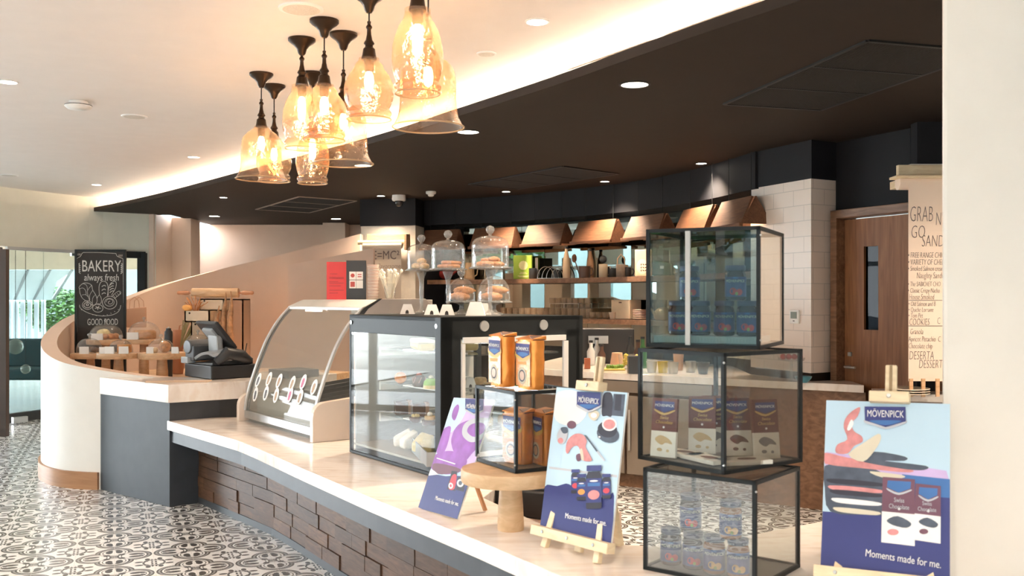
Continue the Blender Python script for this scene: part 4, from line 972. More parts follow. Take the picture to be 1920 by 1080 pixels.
# coffee packs
foil = M('orange_foil', (.86, .31, .06), .28, metal=.45, var=.18, scale=9, bmp=.35); foil_f = M('pack_front', (.62, .21, .035), .3, metal=.15, var=.12, scale=14, bmp=.2)
foil_d = M('pack_fold', (.16, .05, .02), .5); yel_p = M('print_yellow', (.80, .58, .16), .4)
def coffee_pack(label, Mx, x, y, z, w=.118, d=.066, h=.21, rot=0.0):
    p = Mx @ V(x, y, z); rz0 = math.atan2(Mx[1][0], Mx[0][0]) + rot
    t = thing('coffee_pack', label, 'coffee pack', p, rz0, 'orange coffee packs')
    m = MB(); N = 8; ring = []
    for i in range(13):
        zz = h * .93 * i / 12; r = []
        bulge = 1 + .05 * math.sin(PI * i / 12)
        for k in range(28):
            a = 2 * PI * k / 28; ca, sa = math.cos(a), math.sin(a); q = 4.5
            rr = (abs(ca) ** q + abs(sa) ** q) ** (-1 / q)
            j = random.uniform(-.0016, .0016) if 0 < i < 12 else 0
            r.append(m.v((ca * rr * (w / 2 + j) * (1 if i else .96), sa * rr * (d / 2 * bulge + j), zz)))
        ring.append(r)
    for a, b in zip(ring, ring[1:]):
        for k in range(28): m.face([a[k], a[(k + 1) % 28], b[(k + 1) % 28], b[k]])
    m.face(ring[0][::-1]); m.face(ring[-1])
    m.build('pouch', foil, t, smooth=50)
    m = MB(); m.at(Matrix.Translation((0, 0, h * .93))); m.prism([(-w / 2, -d / 2), (w / 2, -d / 2), (w / 2, d / 2), (-w / 2, d / 2)], 0, [.004, .004, .016, .016]); m.build('folded_top', foil, t, bev=.003)
    m = MB(); m.box((w / 2 - .012, .0, h * .97), (.03, d * .8, .004), R=Matrix.Rotation(.5, 3, 'Y')); m.build('gusset', foil_d, t)
    fm = Matrix.Translation((0, -d / 2 * 1.05 - .0012, 0)); m = MB(); m.at(fm); m.mi = 0
    def rect(x0, x1, z0, z1, y_): m.poly([(x0, y_, z0), (x1, y_, z0), (x1, y_, z1), (x0, y_, z1)])
    W = w * .44
    m.mi = 1; rect(-W, W, .012, h * .90, 0); m.mi = 2; m.poly([(x_, -.0004, z_) for x_, z_ in blob([(-W, h * .60), (0, h * .52), (W, h * .6), (W * .9, h * .72), (-W * .9, h * .72)], 3)])
    m.mi = 6; rect(-W * .8, W * .5, h * .46, h * .52, -.0006)
    m.mi = 3; m.poly([(x_, -.0006, z_) for x_, z_ in ell(-W * .1, h * .25, W * .62, W * .62)]); m.mi = 4; m.poly([(x_, -.0009, z_) for x_, z_ in ell(-W * .1, h * .25, W * .44, W * .44)]); m.mi = 7; m.poly([(x_, -.0012, z_) for x_, z_ in ell(-W * .1, h * .25, W * .34, W * .34)])
    m.mi = 5; m.poly([(-W * .95, -.001, h * .86), (W * .95, -.001, h * .86), (W * .95, -.001, h * .66), (0, -.001, h * .58), (-W * .95, -.001, h * .66)][::-1])
    m.mi = 8; m.poly([(x_, -.0013, z_) for x_, z_ in blob([(-W * .8, h * .67), (0, h * .70), (W * .8, h * .67), (0, h * .61)], 3)])
    lb = m.build('front_label', [foil_f, foil_f, M('pack_yellow', (.62, .38, .07), .5), M('pack_cream', (.50, .42, .28), .5), dark_p, navy, orange_p, M('print_coffee', (.45, .24, .12), .4), navy_l], t)
    text('MÖVENPICK', .017, white_p, lb, Matrix.Translation((0, -d / 2 * 1.05 - .0035, h * .76)) @ Matrix.Rotation(PI / 2, 4, 'X'), sx=.98)
    return t
coffee_pack('orange coffee pack on top of the small glass box, left of the pair', TB, -.238, .075, .3005, rot=-.02)
coffee_pack('orange coffee pack on top of the small glass box, right of the pair', TB, -.085, .115, .3005, rot=.03, h=.20)
coffee_pack('orange coffee pack inside the small glass box, the left one', TB, -.155, .10, .010, rot=.25)
coffee_pack('orange coffee pack inside the small glass box, the right one by the corner', TB, -.082, .175, .010, rot=-.08)
# jam jars
jar_body = M('jam_dark', (.04, .012, .016), .12, var=.3); lid_m = M('jar_lid', (.05, .055, .12), .3, metal=.3)
lab_m = M('jar_label', (.03, .05, .20), .4)
def patch(m, pts, r):
    m.poly([(r * math.sin(a), -r * math.cos(a), z) for a, z in pts])
def jam_jar(label, fruit, amber=False):
    t = thing('jam_jar', label, 'jam jar', (0, 0, 0), 0, 'jam jars in the glass boxes')
    m = MB(); m.lathe([(0, 0), (.030, 0), (.034, .004), (.034, .083), (.031, .094), (.027, .099), (0, .099)], seg=28); m.build('glass_body', M('jam_amber', (.30, .10, .02), .12) if amber else jar_body, t, smooth=40)
    m = MB(); m.lathe([(0, .099), (.032, .099), (.033, .101), (.033, .113), (.031, .116), (0, .116)], seg=28); m.build('lid', lid_m, t, smooth=40)
    m = MB(); m.lathe([(.0345, .012), (.0348, .012), (.0348, .078), (.0345, .078)], seg=28, cap=False); lb = m.build('label', lab_m, t, smooth=40)
    m = MB(); R_ = .0353
    m.mi = 0; patch(m, [(a, z) for a, z in ell(-.22, .030, .34, .012, 14)], R_); patch(m, [(a, z) for a, z in ell(.36, .027, .32, .011, 14)], R_ + .0003)
    m.mi = 1; patch(m, [(-.55, .049), (.55, .049), (.55, .052), (-.55, .052)], R_); patch(m, [(a, z) for a, z in ell(0, .074, .28, .003, 10)], R_); patch(m, [(-.4, .0145), (.4, .0145), (.4, .0175), (-.4, .0175)], R_)
    m.mi = 2; patch(m, [(a, z) for a, z in ell(.1, .022, .14, .006, 10)], R_ + .0006)
    m.build('label_picture', [fruit, navy_l, M('leaf_print', (.35, .40, .12), .5)], lb)
    tx = text('MÖVENPICK', .0125, M('cream_text', (.80, .78, .60), .5), lb, Matrix.Translation((0, -.0358, .0635)) @ Matrix.Rotation(PI / 2, 4, 'X'))
    for v in tx.data.vertices: a = v.co.x / R_; v.co.x = (R_ + .0003) * math.sin(a); v.co.y = -(R_ + .0003) * math.cos(a) - (.0 if v.co.y > -.0358 else .0004)
    return t
fr_red = M('fruit_red', (.72, .06, .07), .4, var=.2, scale=60); fr_or = M('fruit_apricot', (.85, .48, .16), .4, var=.15, scale=60)
jr = jam_jar('x', fr_red); jo = jam_jar('x', fr_or, True); jr.location = (0, 0, -9); first = {'r': jr, 'o': jo}
used = {'r': False, 'o': False}
def put_jar(k, px, py, z, Y, lab):
    X = (px - 960) / FPX * Y; rz = -math.atan2(X, Y)
    if not used[k]: j = first[k]; used[k] = True; j.location = (X, Y, z); j.rotation_euler.z = rz; j['label'] = lab
    else: dup(first[k], (X, Y, z), rz, lab)
for k, px, Y, z, lab in [('r', 1272, 3.30, 1.377, 'dark jam jar in the top glass box, leftmost of the lower row'), ('r', 1313, 3.26, 1.377, 'dark jam jar in the top glass box, second from the left in the lower row'), ('r', 1358, 3.22, 1.377, 'dark jam jar in the top glass box, third from the left in the lower row'), ('r', 1401, 3.18, 1.377, 'dark jam jar in the top glass box, rightmost of the lower row'),
                         ('r', 1293, 3.28, 1.4945, 'dark jam jar in the top glass box, stacked on the left pair'), ('r', 1379, 3.20, 1.4945, 'dark jam jar in the top glass box, stacked on the right pair'),
                         ('r', 1258, 3.14, .635, 'red fruit jam jar in the bottom glass box, leftmost of the lower row'), ('r', 1300, 3.09, .635, 'red fruit jam jar in the bottom glass box, second from the left'), ('o', 1339, 3.04, .635, 'apricot jam jar in the bottom glass box, third from the left'), ('o', 1384, 3.00, .635, 'apricot jam jar in the bottom glass box, rightmost of the lower row'),
                         ('r', 1295, 3.11, .752, 'red fruit jam jar in the bottom glass box, stacked on the left pair'), ('o', 1370, 3.01, .752, 'apricot jam jar in the bottom glass box, stacked on the right pair')]:
    put_jar(k, px, 0, z, Y, lab)
m = MB(); m.box((-.19, .15, .0), (.34, .24, .022)); [m.box((-.355 + k * .0105, .029, 0), (.005, .004, .018)) for k in range(33)]
tag(m.build('white_riser', white_pl, loc=(LB3.translation.x, LB3.translation.y, 1.3645), rz=math.atan2(LB3[1][0], LB3[0][0])), 'white ribbed riser under the jam jars in the top glass box', 'riser')
# chocolate bars
def choc_bar(label, loc, rz, lean, pic, flat=False):
    t = thing('chocolate_bar', label, 'chocolate bar', loc, rz, 'chocolate bars in the middle glass box')
    BM = Matrix.Rotation(-lean, 4, 'X'); w, d, h = .092, .014, .195
    m = MB(); m.at(BM); m.box((0, d / 2, h * .22), (w, d, h * .44)); m.build('white_sleeve', M('bar_white', (.74, .71, .64), .35), t, bev=.001)
    m = MB(); m.at(BM); m.box((0, d / 2, h * .72), (w, d, h * .56)); top = m.build('brown_sleeve', maroon, t, bev=.001)
    m = MB(); m.at(BM); m.mi = 0; m.poly([(-.036, -.0008, .185), (.036, -.0008, .185), (.036, -.0008, .160), (0, -.0008, .148), (-.036, -.0008, .160)][::-1])
    m.mi = 1; m.poly([(x, -.001, z) for x, z in blob([(-.036, .158), (0, .146), (.036, .158), (.036, .153), (0, .139), (-.032, .150)], 3)])
    m.mi = 2; m.poly([(x, -.001, z) for x, z in ell(0, .099, .004, .004, 8)])
    m.build('emblem', [navy, gold_p, white_p], top)
    text('MÖVENPICK', .0125, white_p, top, BM @ Matrix.Translation((0, -.0018, .171)) @ Matrix.Rotation(PI / 2, 4, 'X'))
    text('Swiss\nChocolate', .015, gold_p, top, BM @ Matrix.Translation((0, -.0012, .123)) @ Matrix.Rotation(PI / 2, 4, 'X'), shear=.3)
    m = MB(); m.at(BM); m.poly([(x, -.0008, z) for x, z in blob([(-.03, .06), (-.01, .072), (.02, .062), (.034, .045), (.01, .048), (-.005, .04), (-.022, .048)], 3)]); m.poly([(x, -.0008, z) for x, z in ell(.018, .022, .006, .005, 8)]); m.poly([(x, -.0008, z) for x, z in ell(-.012, .024, .010, .006, 10)])
    m.build('printed_chocolate', pic, t)
    return t
pcs = [M('pic_brown', (.14, .05, .03), .5), M('pic_grey', (.20, .19, .20), .5), M('pic_gold', (.50, .36, .18), .5)]
for px, Y, rz, ln, pc_, lb_ in [(1242, 3.20, -.62, .10, 2, 'chocolate bar standing at the far left of the middle glass box'), (1316, 3.27, -.25, .16, 2, 'chocolate bar leaning left of centre in the middle glass box'), (1346, 3.30, .05, .18, 1, 'chocolate bar in the centre of the middle glass box, partly hidden'), (1387, 3.22, .10, .20, 0, 'chocolate bar with brown pieces, second from the right in the middle glass box'), (1440, 3.165, .25, .12, 1, 'chocolate bar with grey pieces at the right end of the middle glass box')]:
    choc_bar(lb_, ((px - 960) / FPX * Y, Y, .972), rz, ln, pcs[pc_])
for (lx, ly, r_, z, lb_) in [(-.29, .12, .1, .970, 'white chocolate bar lying flat at the left of the middle glass box'), (-.16, .10, -.15, .970, 'white chocolate bar lying flat in the centre of the middle glass box'), (-.06, .16, 1.2, .970, 'white chocolate bar lying flat by the front corner of the middle glass box')]:
    p = LB2 @ V(lx, ly, 0); m = MB(); m.box((0, 0, .007), (.17, .085, .013))
    t = thing('chocolate_bar', lb_, 'chocolate bar', (p.x, p.y, z), math.atan2(LB2[1][0], LB2[0][0]) + r_, 'chocolate bars in the middle glass box'); m.build('sleeve', MATS['bar_white'], t, bev=.001)
    m = MB(); m.poly([(x, y, .0142) for x, y in blob([(-.02, -.01), (.03, -.02), (.05, .01), (.0, .02)], 3)]); m.build('printed_chocolate', pcs[0], t)

# ================================================================== CASH REGISTER
pc0 = G(396, 712, .8825); th = math.atan2(-.73, .69)
t = thing('cash_register', 'black and grey touchscreen cash register on the till counter', 'cash register', (pc0.x, pc0.y, .8825), th)
m = MB(); m.box((-.23, .20, .052), (.46, .40, .10)); m.build('cash_drawer', black_pl, t, bev=.006)
m = MB(); m.box((-.40, .12, .185), (.15, .22, .12)); m.at(Matrix.Translation((-.42, .10, .235)) @ Matrix.Rotation(PI / 2, 4, 'X')); m.lathe([(0, -.10), (.07, -.10), (.07, .10), (0, .10)], seg=24, sq=(1, .8)); pr = m.build('receipt_printer', char_pl, t, bev=.008, smooth=40)
m = MB(); m.box((-.44, .02, .13), (.12, .07, .05)); m.build('printer_base', grey_pl, t, bev=.006)
m = MB(); m.at(Matrix.Identity(4)); m.prism([(-.36, .02), (-.02, .02), (-.02, .36), (-.36, .36)], .105, [.11, .125, .15, .14]); m.build('terminal_base', black_pl, t, bev=.01)
m = MB(); n = 10                          # silver swept body
A_ = [(-.34 + .32 * k / n, .115 + .09 * math.sin(PI * (.12 + .55 * k / n))) for k in range(n + 1)]
for j, (y0, y1) in enumerate(((.015, .16),)):
    a = [m.v((x, y0, z)) for x, z in A_]; b = [m.v((x + .06, y1, z + .03)) for x, z in A_]; a2 = [m.v((x, y0 + .01, z - .02)) for x, z in A_]; b2 = [m.v((x + .06, y1, z + .005)) for x, z in A_]
    for k in range(n): m.face([a[k], a[k + 1], b[k + 1], b[k]]); m.face([a2[k], a2[k + 1], b2[k + 1], b2[k]]); m.face([a[k], a[k + 1], a2[k + 1], a2[k]]); m.face([b[k], b[k + 1], b2[k + 1], b2[k]])
    m.face([a[0], b[0], b2[0], a2[0]]); m.face([a[-1], b[-1], b2[-1], a2[-1]])
m.build('silver_body', grey_pl, t, smooth=30)
m = MB()
m.tube([(-.02, .05, .13), (.02, .12, .20), (.0, .25, .17), (-.04, .34, .13)], [.03, .05, .05, .03], 12); m.build('side_wing', black_pl, t, smooth=50)
m = MB(); m.bar((-.16, .12, .16), (-.14, .10, .34), .16, .05, up=(0, 1, 0)); m.build('neck', grey_pl, t, bev=.01)
SM = Matrix.Translation((-.155, .035, .435)) @ Matrix.Rotation(-math.atan2(.165, .20) * 1.0, 4, 'X').inverted()
m = MB(); m.at(SM); m.box((0, 0, -.13), (.34, .03, .27)); sc_ = m.build('screen', black_pl, t, bev=.010)
m = MB(); m.at(SM); m.box((0, .017, -.13), (.31, .003, .235)); m.build('display', M('display_dark', (.01, .012, .016), .1), sc_)
m = MB(); m.at(SM); m.box((-.02, -.02, -.12), (.17, .03, .14)); m.build('rear_mount', grey_pl, sc_, bev=.01)
m = MB(); m.tube([(.0, .16, .22), (.03, .22, .17), (.06, .25, .20), (.05, .27, .27)], .004, 6); m.build('cable', black_pl, t)
m = MB(); m.box((0, 0, .03), (.30, .28, .06)); q = pc0 + V(.56, .30, 0)
tag(m.build('card_terminal_tray', black_pl, loc=(q.x, q.y, .8825), rz=th, bev=.006), 'low black tray box right of the cash register', 'tray')

# ================================================================== GLASS CAKE STANDS ON THE BLACK CASE
def bun(m, c, r, jit=.03, sq=(1, 1, .6)): m.ball(c, r, 2, sq, jit)
crust = M('golden_crust', (.55, .24, .09), .45, var=.3, scale=40, bmp=.3); crust_l = M('pale_crust', (.72, .48, .24), .5, var=.2, scale=50, bmp=.2); choco = M('chocolate_cake', (.10, .045, .025), .4, var=.3, scale=60, bmp=.3)
icing = M('white_icing', (.85, .80, .72), .4, var=.04); tart_y = M('lemon_cream', (.82, .68, .34), .4, var=.12, scale=30)
def croissant(m, c, L, r, rz=0, arc=1.2):
    n = 17; pts = []; rs = []
    for i in range(n):
        a = (i / (n - 1) - .5) * arc * 2; k = 1 - abs(i / (n - 1) - .5) * 2
        R = L / (2 * math.sin(arc)); x = R * math.sin(a); y = R * (1 - math.cos(a))
        pts.append(V(c[0], c[1], c[2]) + Matrix.Rotation(rz, 3, 'Z') @ V(x, y, r * .2)); rs.append(max(.004, r * (math.sin(k * PI / 2) ** .8) * (1 + .13 * (i % 2))))
    m.tube(pts, rs, 10)
def cake_stand(label, X, Y, z, hs, rp, hd, rd, shape, lab2):
    kg = glass('knob_glass', (.80, .82, .82), 1.7, .02, haze=.18) if 'knob_glass' not in MATS else MATS['knob_glass']
    t = thing('glass_cake_stand', label, 'cake stand', (X, Y, z), 0, 'glass cake stands on the pastry case')
    m = MB(); m.lathe([(0, 0), (rp * .52, 0), (rp * .50, .008), (rp * .22, .016), (.010, .03), (.009, hs * .4), (.013, hs * .5), (.010, hs * .62), (.014, hs * .78), (.03, hs - .012), (0, hs - .010)], seg=28, cap=False); m.build('stem', kg, t, smooth=50)
    m = MB(); m.lathe([(0, hs - .010), (rp * .6, hs - .008), (rp, hs - .004), (rp + .002, hs), (rp, hs + .003), (0, hs)], seg=36, cap=False); pl_ = m.build('plate', g_thin, t, smooth=40); m = MB(); m.tube([(rp * math.cos(k * PI / 20), rp * math.sin(k * PI / 20), hs) for k in range(40)], .003, 6, close=True); m.build('rim', kg, pl_, smooth=60)
    d = thing('glass_dome', lab2, 'glass dome', (X, Y, z + hs + .003), 0, 'glass domes on the pastry case')
    if shape == 'cyl': pr_ = [(rd, 0), (rd, hd * .60), (rd * .985, hd * .72), (rd * .92, hd * .82), (rd * .75, hd * .90), (rd * .4, hd * .96), (0, hd * .985)]
    else: pr_ = [(rd, 0), (rd * .99, hd * .35), (rd * .9, hd * .6), (rd * .7, hd * .8), (rd * .4, hd * .94), (0, hd)]
    m = MB(); m.lathe([(v.x, v.y) for v in smooth_curve([V(a, b, 0) for a, b in pr_], 3)], seg=40, cap=False); dm = m.build('dome', g_thin, d, smooth=70); m = MB(); m.tube([(rd * math.cos(k * PI / 20), rd * math.sin(k * PI / 20), .002) for k in range(40)], .0022, 6, close=True); m.build('rim', kg, dm, smooth=60)
    m = MB(); m.lathe([(0, hd * .97), (.010, hd * .98), (.008, hd + .006), (.018, hd + .014), (.024, hd + .029), (.018, hd + .045), (0, hd + .052)], seg=20, cap=False); m.build('knob', glass('knob_glass', (.80, .82, .82), 1.7, .02, haze=.18) if 'knob_glass' not in MATS else MATS['knob_glass'], d, smooth=60)
    return z + hs + .004
PZ = PZ1 + .001
stands = [(790, 5.62, .255, .095, .155, .083, 'cyl', 'leftmost tall', 'pastry'), (840, 5.36, .252, .105, .165, .094, 'cyl', 'middle tall', 'ring'), (919, 5.05, .250, .110, .170, .098, 'cyl', 'tallest', 'cookie'), (865, 5.62, .070, .090, .140, .080, 'dome', 'low left', 'croissant'), (926, 5.34, .070, .100, .145, .090, 'dome', 'low right', 'croissant')]
for px, Y, hs, rp, hd, rd, shp, nm, cont in stands:
    X = (px - 960) / FPX * Y
    z = cake_stand(f'clear glass cake stand with a {"tall" if hs > .1 else "short"} stem, the {nm} one on the black case', X, Y, PZ, hs, rp, hd, rd, shp, f'clear glass dome with round knob over the {nm} cake stand')
    if cont == 'ring':
        for i, (dx, dy, dz) in enumerate(((-.02, 0, 0), (.03, -.02, 0), (0, .02, .022), (.035, .02, .020))):
            m = MB(); m.tube([(.030 * math.cos(a * PI / 8), .030 * math.sin(a * PI / 8), .012) for a in range(16)], .0115, 8, close=True)
            tag(m.build('ring_cookie', crust, loc=(X + dx, Y + dy, z + dz), rz=i, smooth=60), 'brown ring shaped pastry under the middle tall glass dome', 'pastry', 'ring pastries under the middle dome')
    elif cont == 'cookie':
        for i, (dx, dy, dz) in enumerate(((-.045, 0, 0), (-.01, -.03, 0), (.03, -.01, 0), (.045, .03, 0), (-.02, .03, .02), (.02, .01, .026))):
            m = MB(); bun(m, (0, 0, .014), .033, .08, (1, 1, .5)); tag(m.build('cookie', crust, loc=(X + dx, Y + dy, z + dz + .002), rz=i), 'rough golden cookie piled under the tallest glass dome', 'cookie', 'cookies under the tallest dome')
    elif cont == 'pastry':
        for i, (dx, dy, dz) in enumerate(((-.03, 0, 0), (.02, -.015, 0), (.0, .02, .03))):
            m = MB(); bun(m, (0, 0, .018), .030, .05, (1, 1, .65)); tag(m.build('bun', crust_l, loc=(X + dx, Y + dy, z + dz + .002), rz=i), 'small golden bun under the leftmost tall glass dome', 'bun', 'buns under the leftmost dome')
    else:
        for i, (dx, dy, dz, r) in enumerate(((-.01, -.03, 0, .2), (.0, .03, .0, .5), (.01, 0, .035, -.2))):
            m = MB(); croissant(m, (0, 0, .022), .13, .024, 0, 1.2); tag(m.build('croissant', crust, loc=(X + dx, Y + dy, z + dz), rz=r, smooth=50), f'brown croissant under the {nm} glass dome', 'croissant', f'croissants under the {nm} dome')
def tent(label, X, Y, z, s=1.0, rz=0.0, dot=True, group='white tent tags on the pastry case'):
    t = thing('tent_tag', label, 'price tag', (X, Y, z), rz, group)
    m = MB(); a = [(-.036, -.02, 0), (.036, -.02, 0), (.036, .02, 0), (-.036, .02, 0)]; b = [(-.020, -.006, .05), (.020, -.006, .05), (.020, .006, .05), (-.020, .006, .05)]
    va = [m.v(V(*p) * s) for p in a]; vb = [m.v(V(*p) * s) for p in b]; m.face(va[::-1]); m.face(vb)
    for i in range(4): m.face([va[i], va[(i + 1) % 4], vb[(i + 1) % 4], vb[i]])
    m.build('card', M('tag_white', (.90, .90, .90), .5), t, bev=.001)
    if dot: m = MB(); m.poly([V(x, -.0205 + z_ * .28, z_) * s for x, z_ in ((-.009, .002), (.009, .002), (.007, .016), (0, .022), (-.007, .016))]); m.build('print', black_pl, t)
for px, Y, s, l in [(764, 5.55, 1.15, 'white tent tag on the black case, leftmost'), (810, 5.25, 1.15, 'white tent tag on the black case between the two left cake stands'), (838, 5.15, 1.15, 'white tent tag on the black case under the low left dome'), (892, 5.0, 1.45, 'largest white tent tag, in the middle of the case top'), (905, 5.1, 1.3, 'white tent tag just behind the largest one')]:
    tent(l, (px - 960) / FPX * Y, Y, PZ, s, dot=s < 1.2)

# ================================================================== ON THE ICE CREAM CASE
ZI = 1.4945
def onice(px, Y): return V((px - 960) / FPX * Y, Y, ZI)
q = onice(631, 6.75)
t = thing('menu_card', 'red upright menu card on the ice cream case', 'menu card', q, .12)
m = MB(); m.box((0, 0, .132), (.136, .012, .264)); m.build('card', M('menu_red', (.62, .045, .05), .45, var=.04), t)
m = MB(); [m.box((x, -.0065, z), (w_, .001, .0035)) for x, z, w_ in ((-.02, .18, .05), (0, .155, .1), (0, .147, .1), (-.02, .125, .06), (0, .115, .1), (-.01, .095, .08), (0, .065, .1), (-.02, .045, .06))]; m.build('print_lines', M('menu_dark_red', (.30, .03, .04), .5), t)
q = onice(668, 6.66)
t = thing('menu_stand', 'black upright menu stand with four small pictures beside the red card', 'menu stand', q, .05)
m = MB(); m.box((0, 0, .135), (.136, .014, .27)); m.build('board', M('menu_black', (.025, .022, .022), .35), t, bev=.002)
m = MB(); [m.box((x, -.008, z), (.046, .002, .056)) for x in (-.024, .024) for z in (.165, .105)]; cards = m.build('picture_card', paper_w, t)
m = MB(); m.poly([(x - .024, -.0095, z + .166) for x, z in ell(0, 0, .014, .014)]); m.box((-.024, -.0095, .105), (.030, .001, .036)); [m.box((.024, -.0095, z), (.026, .001, .006)) for z in (.173, .158)]; m.build('picture', M('berry', (.45, .07, .06), .5), cards)
q = onice(700, 6.62)
t = thing('cup_stack', 'tall stack of pale paper cups beside the black menu stand', 'cup stack', q)
for k in range(22):
    z = k * .0108; m = MB(); m.lathe([(.030, z), (.038, z + .0075), (.041, z + .009), (.041, z + .0125), (.036, z + .012)], seg=20, cap=False); m.build('cup', M('cup_pink', (.80, .62, .54), .5) if k % 2 else M('cup_cream', (.84, .72, .64), .5), t, smooth=30)
q = onice(731, 6.6)
t = thing('spoon_jar', 'clear jar full of white plastic spoons', 'jar', q)
m = MB(); m.lathe([(0, .002), (.030, .002), (.035, .02), (.042, .11)], seg=24, cap=False); m.build('glass_cup', g_thin, t, smooth=40)
m = MB(); random.seed(5)
for k in range(26):
    a = random.uniform(0, 2 * PI); r0 = random.uniform(0, .02); r1 = random.uniform(.02, .085); h = random.uniform(.14, .20)
    p0 = V(math.cos(a) * r0, math.sin(a) * r0, .01); p1 = V(math.cos(a) * r1, math.sin(a) * r1 * .7, h); m.bar(p0, p1, .010, .003); m.ball(p1, .012, 1, (1, .5, 1.3))
m.build('spoon', M('spoon_white', (.82, .78, .66), .5), t)['kind'] = 'stuff'

# ================================================================== INSIDE THE PASTRY CASE
def case_y(px, x):           # where a line of constant depth x in the case meets a pixel column
    k = (px - 960) / FPX; a = incase(x, 0, 0); b = incase(x, Lc, 0); fa, fb = a.x - k * a.y, b.x - k * b.y; return Lc * fa / (fa - fb)
def cake(name, label, px, x, z, build, cat='cake'):
    y = max(.05, min(Lc - .08, case_y(px, x))); p = incase(x, y, z); t = thing(name, label, cat, p, rz); build(t); return t
def lathe_part(n, prof_, mat_, smooth=50, c=(0, 0), seg=20):
    def f(t): m = MB(); m.lathe(prof_, c, seg); return m.build(n, mat_, t, smooth=smooth)
    return f
def log_cake(t):
    m = MB(); m.box((0, 0, .028), (.09, .30, .050)); m.build('sponge', M('log_sponge', (.62, .48, .20), .5), t, bev=.015); m = MB(); m.box((0, 0, .046), (.094, .304, .028)); m.build('icing', M('log_icing', (.70, .64, .48), .5), t, bev=.012)
cake('log_cake', 'long white iced log cake on the top shelf of the pastry case, front', 792, .13, 1.228, log_cake)
cake('log_cake', 'long white log cake at the side door, top shelf of the pastry case', 872, .40, 1.221, log_cake)
def peach(t): m = MB(); m.ball((0, 0, .032), .034, 3, (1, 1, .95)); m.build('fruit', M('peach_skin', (.80, .26, .06), .35, var=.5, scale=12), t, smooth=60); m = MB(); m.tube([(0, 0, .06), (.004, 0, .075)], .002, 5); m.build('stem', choco, t)
cake('peach_cake', 'orange peach shaped cake on the middle shelf of the pastry case', 751, .13, 1.034, peach)
def chocball(t):
    lathe_part('cake', [(0, 0), (.03, 0), (.037, .01), (.036, .04), (.025, .058), (0, .062)], choco)(t); m = MB(); m.ball((0, 0, .062), .016, 2, (1, 1, .7)); m.build('topping', M('rose_cream', (.70, .30, .26), .5), t)
    m = MB(); [m.tube([(.036 * math.cos(a), .036 * math.sin(a), .02), (.036 * math.cos(a + .4), .036 * math.sin(a + .4), .05)], .0025, 5) for a in [k * .9 for k in range(7)]]; m.build('drizzle', M('drizzle_pink', (.60, .35, .32), .5), t)
cake('chocolate_cake', 'round chocolate cake with pink drizzle on the middle shelf', 786, .13, 1.034, chocball)
def green(t):
    lathe_part('base', [(0, 0), (.042, 0), (.040, .022), (0, .024)], tart_y)(t); lathe_part('green_glaze', [(.041, .018), (.036, .038), (.022, .050), (0, .055)], M('pistachio', (.32, .60, .12), .35), c=(0, 0))(t); m = MB(); m.ball((0, 0, .058), .014, 2, (1, 1, .8)); m.build('cream', icing, t)
cake('pistachio_cake', 'green glazed round cake on the middle shelf by the black post', 808, .12, 1.034, green)
def block(t):
    m = MB(); m.box((0, 0, .038), (.07, .075, .072)); m.build('cake', choco, t, bev=.003); m = MB(); m.box((.045, 0, .04), (.02, .07, .076)); m.build('biscuit_side', M('nut_biscuit', (.45, .28, .20), .7, var=.3, scale=60), t)
cake('square_cake', 'square dark chocolate cake, left one on the lower shelf', 752, .18, .854, block); cake('square_cake', 'square dark chocolate cake, right one on the lower shelf', 784, .20, .854, block)
def cup(t):
    lathe_part('chocolate_cup', [(0, 0), (.026, 0), (.036, .026), (.030, .028), (0, .022)], choco)(t); m = MB(); [m.ball((math.cos(a) * .014, math.sin(a) * .014, .032), .010, 1) for a in (0, 1.2, 2.5, 3.8, 5)]; m.build('fruit_topping', tart_y, t)
cake('fruit_cup', 'small chocolate cup with yellow fruit on the lower shelf', 779, .08, .854, cup, 'dessert'); 
def twotier(t):
    lathe_part('lower_tier', [(0, 0), (.040, 0), (.042, .026), (0, .027)], choco)(t); lathe_part('upper_tier', [(0, .027), (.027, .027), (.028, .046), (0, .047)], crust_l)(t); m = MB(); m.ball((0, 0, .054), .014, 2); m.build('cream', icing, t)
cake('tiered_cake', 'small two tiered chocolate cake on the lower shelf by the post', 806, .08, .854, twotier)
def tray_(t):
    m = MB(); 
    for c, d in (((0, 0, .006), (.16, .50, .008)), ((-.08, 0, .035), (.006, .50, .07)), ((.08, 0, .035), (.006, .50, .07)), ((0, -.25, .035), (.16, .006, .07)), ((0, .25, .035), (.16, .006, .07))): m.box(c, d)
    m.build('tray', M('tray_grey', (.34, .36, .38), .4), t)
cake('grey_tray', 'grey tray at the bottom of the pastry case holding wrapped sandwiches', 815, .105, .684, tray_, 'tray')
for i, (px, c, l) in enumerate([(752, 'w', 'paper wrapped sandwich at the left end of the grey tray'), (765, 'w', 'white paper wrapped sandwich, second in the grey tray'), (787, 'y', 'yellow wrap in the grey tray, behind the last sandwich'), (800, 'y', 'yellow folded wrap at the right end of the grey tray')]):
    y = case_y(px, .10); p = incase(.105, y, .70); m = MB(); m.prism([(-.045, -.03), (.045, -.03), (.045, .03), (-.045, .03)], 0, [.05, .09, .10, .05]); tag(m.build('wrapped_sandwich', icing if c == 'w' else tart_y, loc=p, rz=rz + .4 * i, bev=.012), l, 'sandwich')
for i, (x, z, l) in enumerate([(.36, 1.022, 'white tent tag on the middle shelf seen through the side door'), (.42, 1.022, 'white tent tag deeper on the middle shelf')]):
    p = incase(x, .30 + .1 * i, z + .004); tent(l, p.x, p.y, p.z, .9, 0, True, 'white tent tags inside the pastry case')
